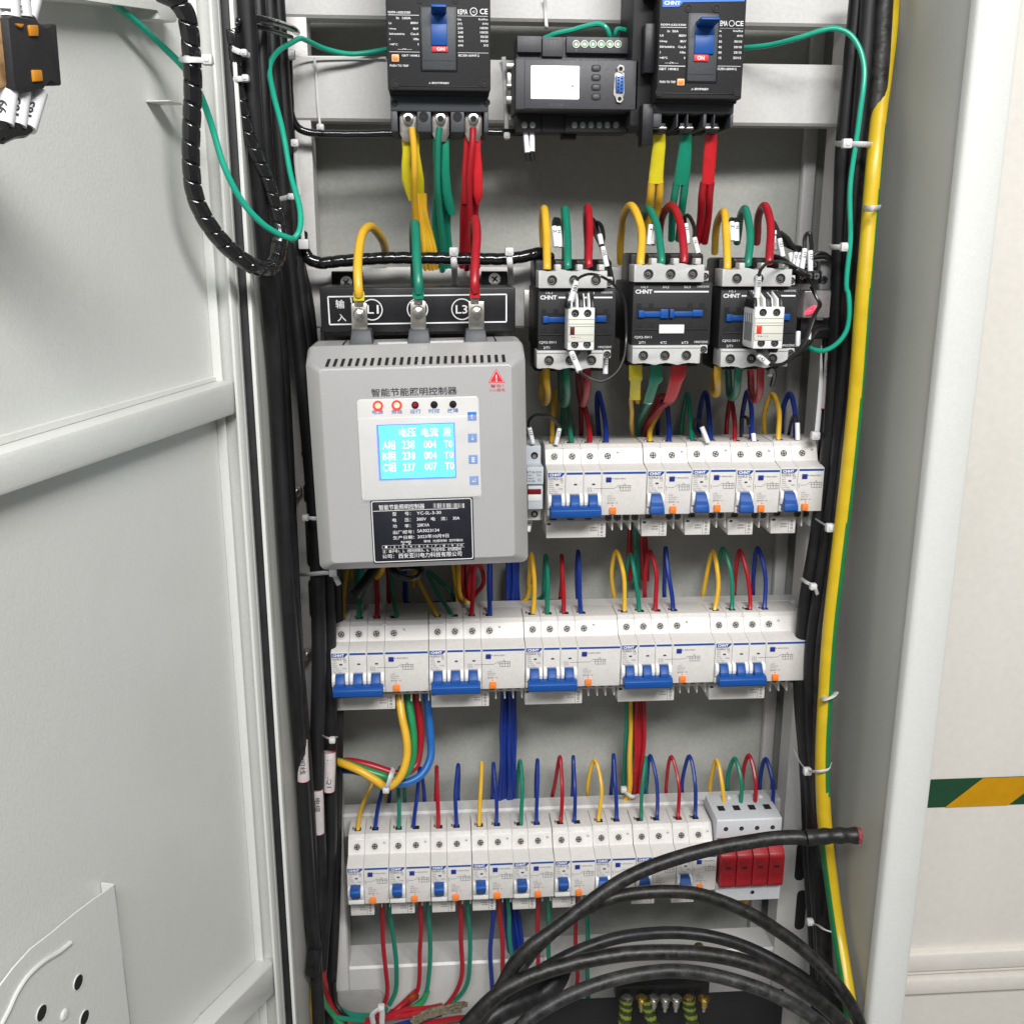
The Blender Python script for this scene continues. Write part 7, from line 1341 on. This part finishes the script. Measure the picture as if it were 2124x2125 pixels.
ctag('z', [(388, 1060, .026), (382, 1180, .024), (376, 1300, .024), (364, 1445, .022)], 60, 'ZX-9', 'pink-edged tag on the thin cable under the glowing relay')
# ------------------------------------------------------------------ earth bar at the bottom
YE = .0
a, b = at('n', 555, 1695, YE), at('n', 1145, 1760, YE)
eb = thing('earth_bar', (a.x, YE, b.z), 'black earth bar with brass and steel screws behind the lowest cable turn', 'earth bar')
def ebp(n, fn, label=None): mb = MB(); fn(mb); return part(n, mb, eb, label=label)
ebp('bar', lambda mb: mb.box(a.x, b.x, YE, YE+.02, b.z, a.z, BLK, .001))
for q, x in enumerate((612, 705, 780, 855, 925, 1010, 1102)):
    c = at('n', x, 1730, YE-.002); m_ = BRASS if q in (1, 5, 6) else STEEL
    ebp('clamp_screw', lambda mb: (mb.cyl((c.x, YE-.010, c.z-.012), (0, 0, 1), .0048, .014, m_, 12, bev=.0006), mb.ring((c.x, YE-.010, c.z-.002), .0068, .0046, m_, 14, .001, (0, 0, 1)), mb.cyl((c.x, YE-.010, c.z-.018), (0, 0, 1), .0028, .006, STEEL, 10)), label='brass screw' if m_ is BRASS else 'steel screw')
def strs(u, a_): return ((a_*1.0+u*5.2) % 1.0) < .42
for q, (pts, w_) in enumerate((([(612, 1770, -.010), (610, 1840, -.012), (604, 1931, -.014), (600, 2060, -.016)], 84), ([(735, 1770, -.010), (755, 1850, -.012), (790, 1940, -.014), (830, 2060, -.016)], 72), ([(1012, 1770, -.010), (1020, 1840, -.012), (1038, 1931, -.014), (1050, 2060, -.016)], 84))):
    cable('n', pts, w_, mat('stripe_green_dark', (.03, .05, .015), .4), f'{["left", "middle", "right"][q]} yellow and dark green striped wire hanging from the earth bar', 'striped wires under the earth bar', name='striped_earth_wire', n=22, cat='wire', m2=mat('stripe_yellow', (.22, .25, .03), .4, dirt=.5, ds=80), split=strs, sub=14)
mb = MB(); pbox(mb, 'n', -60, 1800, 1580, 2300, .03, .003, BLK2, .001); solo('base_plate', mb, 'dark plate across the bottom behind the earth bar', 'plate')
c = at('n', 1075, 1433, .03); mb = MB(); mb.cyl((c.x, .03, c.z), (0, -1, 0), .0060, .006, BRASS, 12, bev=.0008); solo('brass_bolt', mb, 'brass bolt head showing between two turns of the cable coil', 'bolt')
mb = MB(); P = [at('y', *v, .045) for v in ((615, 700), (980, 685), (1030, 730), (1010, 900), (640, 900), (600, 800))]; mb.slab([(v.x, v.z) for v in P], .045, .048, mat('milky_plate', (.30, .29, .28), .35, var=.08), .0012); solo('plastic_plate', mb, 'dull grey plastic plate in the bottom left corner', 'plate')
# knocked-back clutter: orange rag of tape, frayed twine
random.seed(11); mb = MB()
for k in range(16):
    P = path('y', [(1300+random.uniform(-20, 60), 960+random.uniform(-40, 40), -.01), (1450+random.uniform(-30, 30), 890+random.uniform(-35, 35), -.012), (1600, 860+random.uniform(-40, 40), -.01), (1740+random.uniform(-30, 60), 830+random.uniform(-50, 50), -.006)])
    mb.tube(smooth_path(P, 4), .0016, mat('twine', (.17, .14, .09), .8, var=.4, scale=300), 5)
o = solo('frayed_twine', mb, 'frayed brown twine lying at the bottom left of the cable coil', 'twine', loc=None); o['kind'] = 'stuff'
del o['category']; 
mb = MB(); P = [(1225, 775), (1255, 725), (1310, 705), (1360, 722), (1350, 765), (1300, 795), (1250, 815)]; rings = [[at('y', 1295+(x-1295)*k, 760+(y-760)*k, Y) for x, y in P] for k, Y in ((1, .04), (.95, .034), (.6, .030), (.15, .029))]
mb.hull(rings, mat('orange_putty', (.28, .035, .008), .6, var=.3, scale=150, bump=1)); solo('orange_putty', mb, 'lump of orange fireproof putty among the red wires at the bottom left', 'putty')
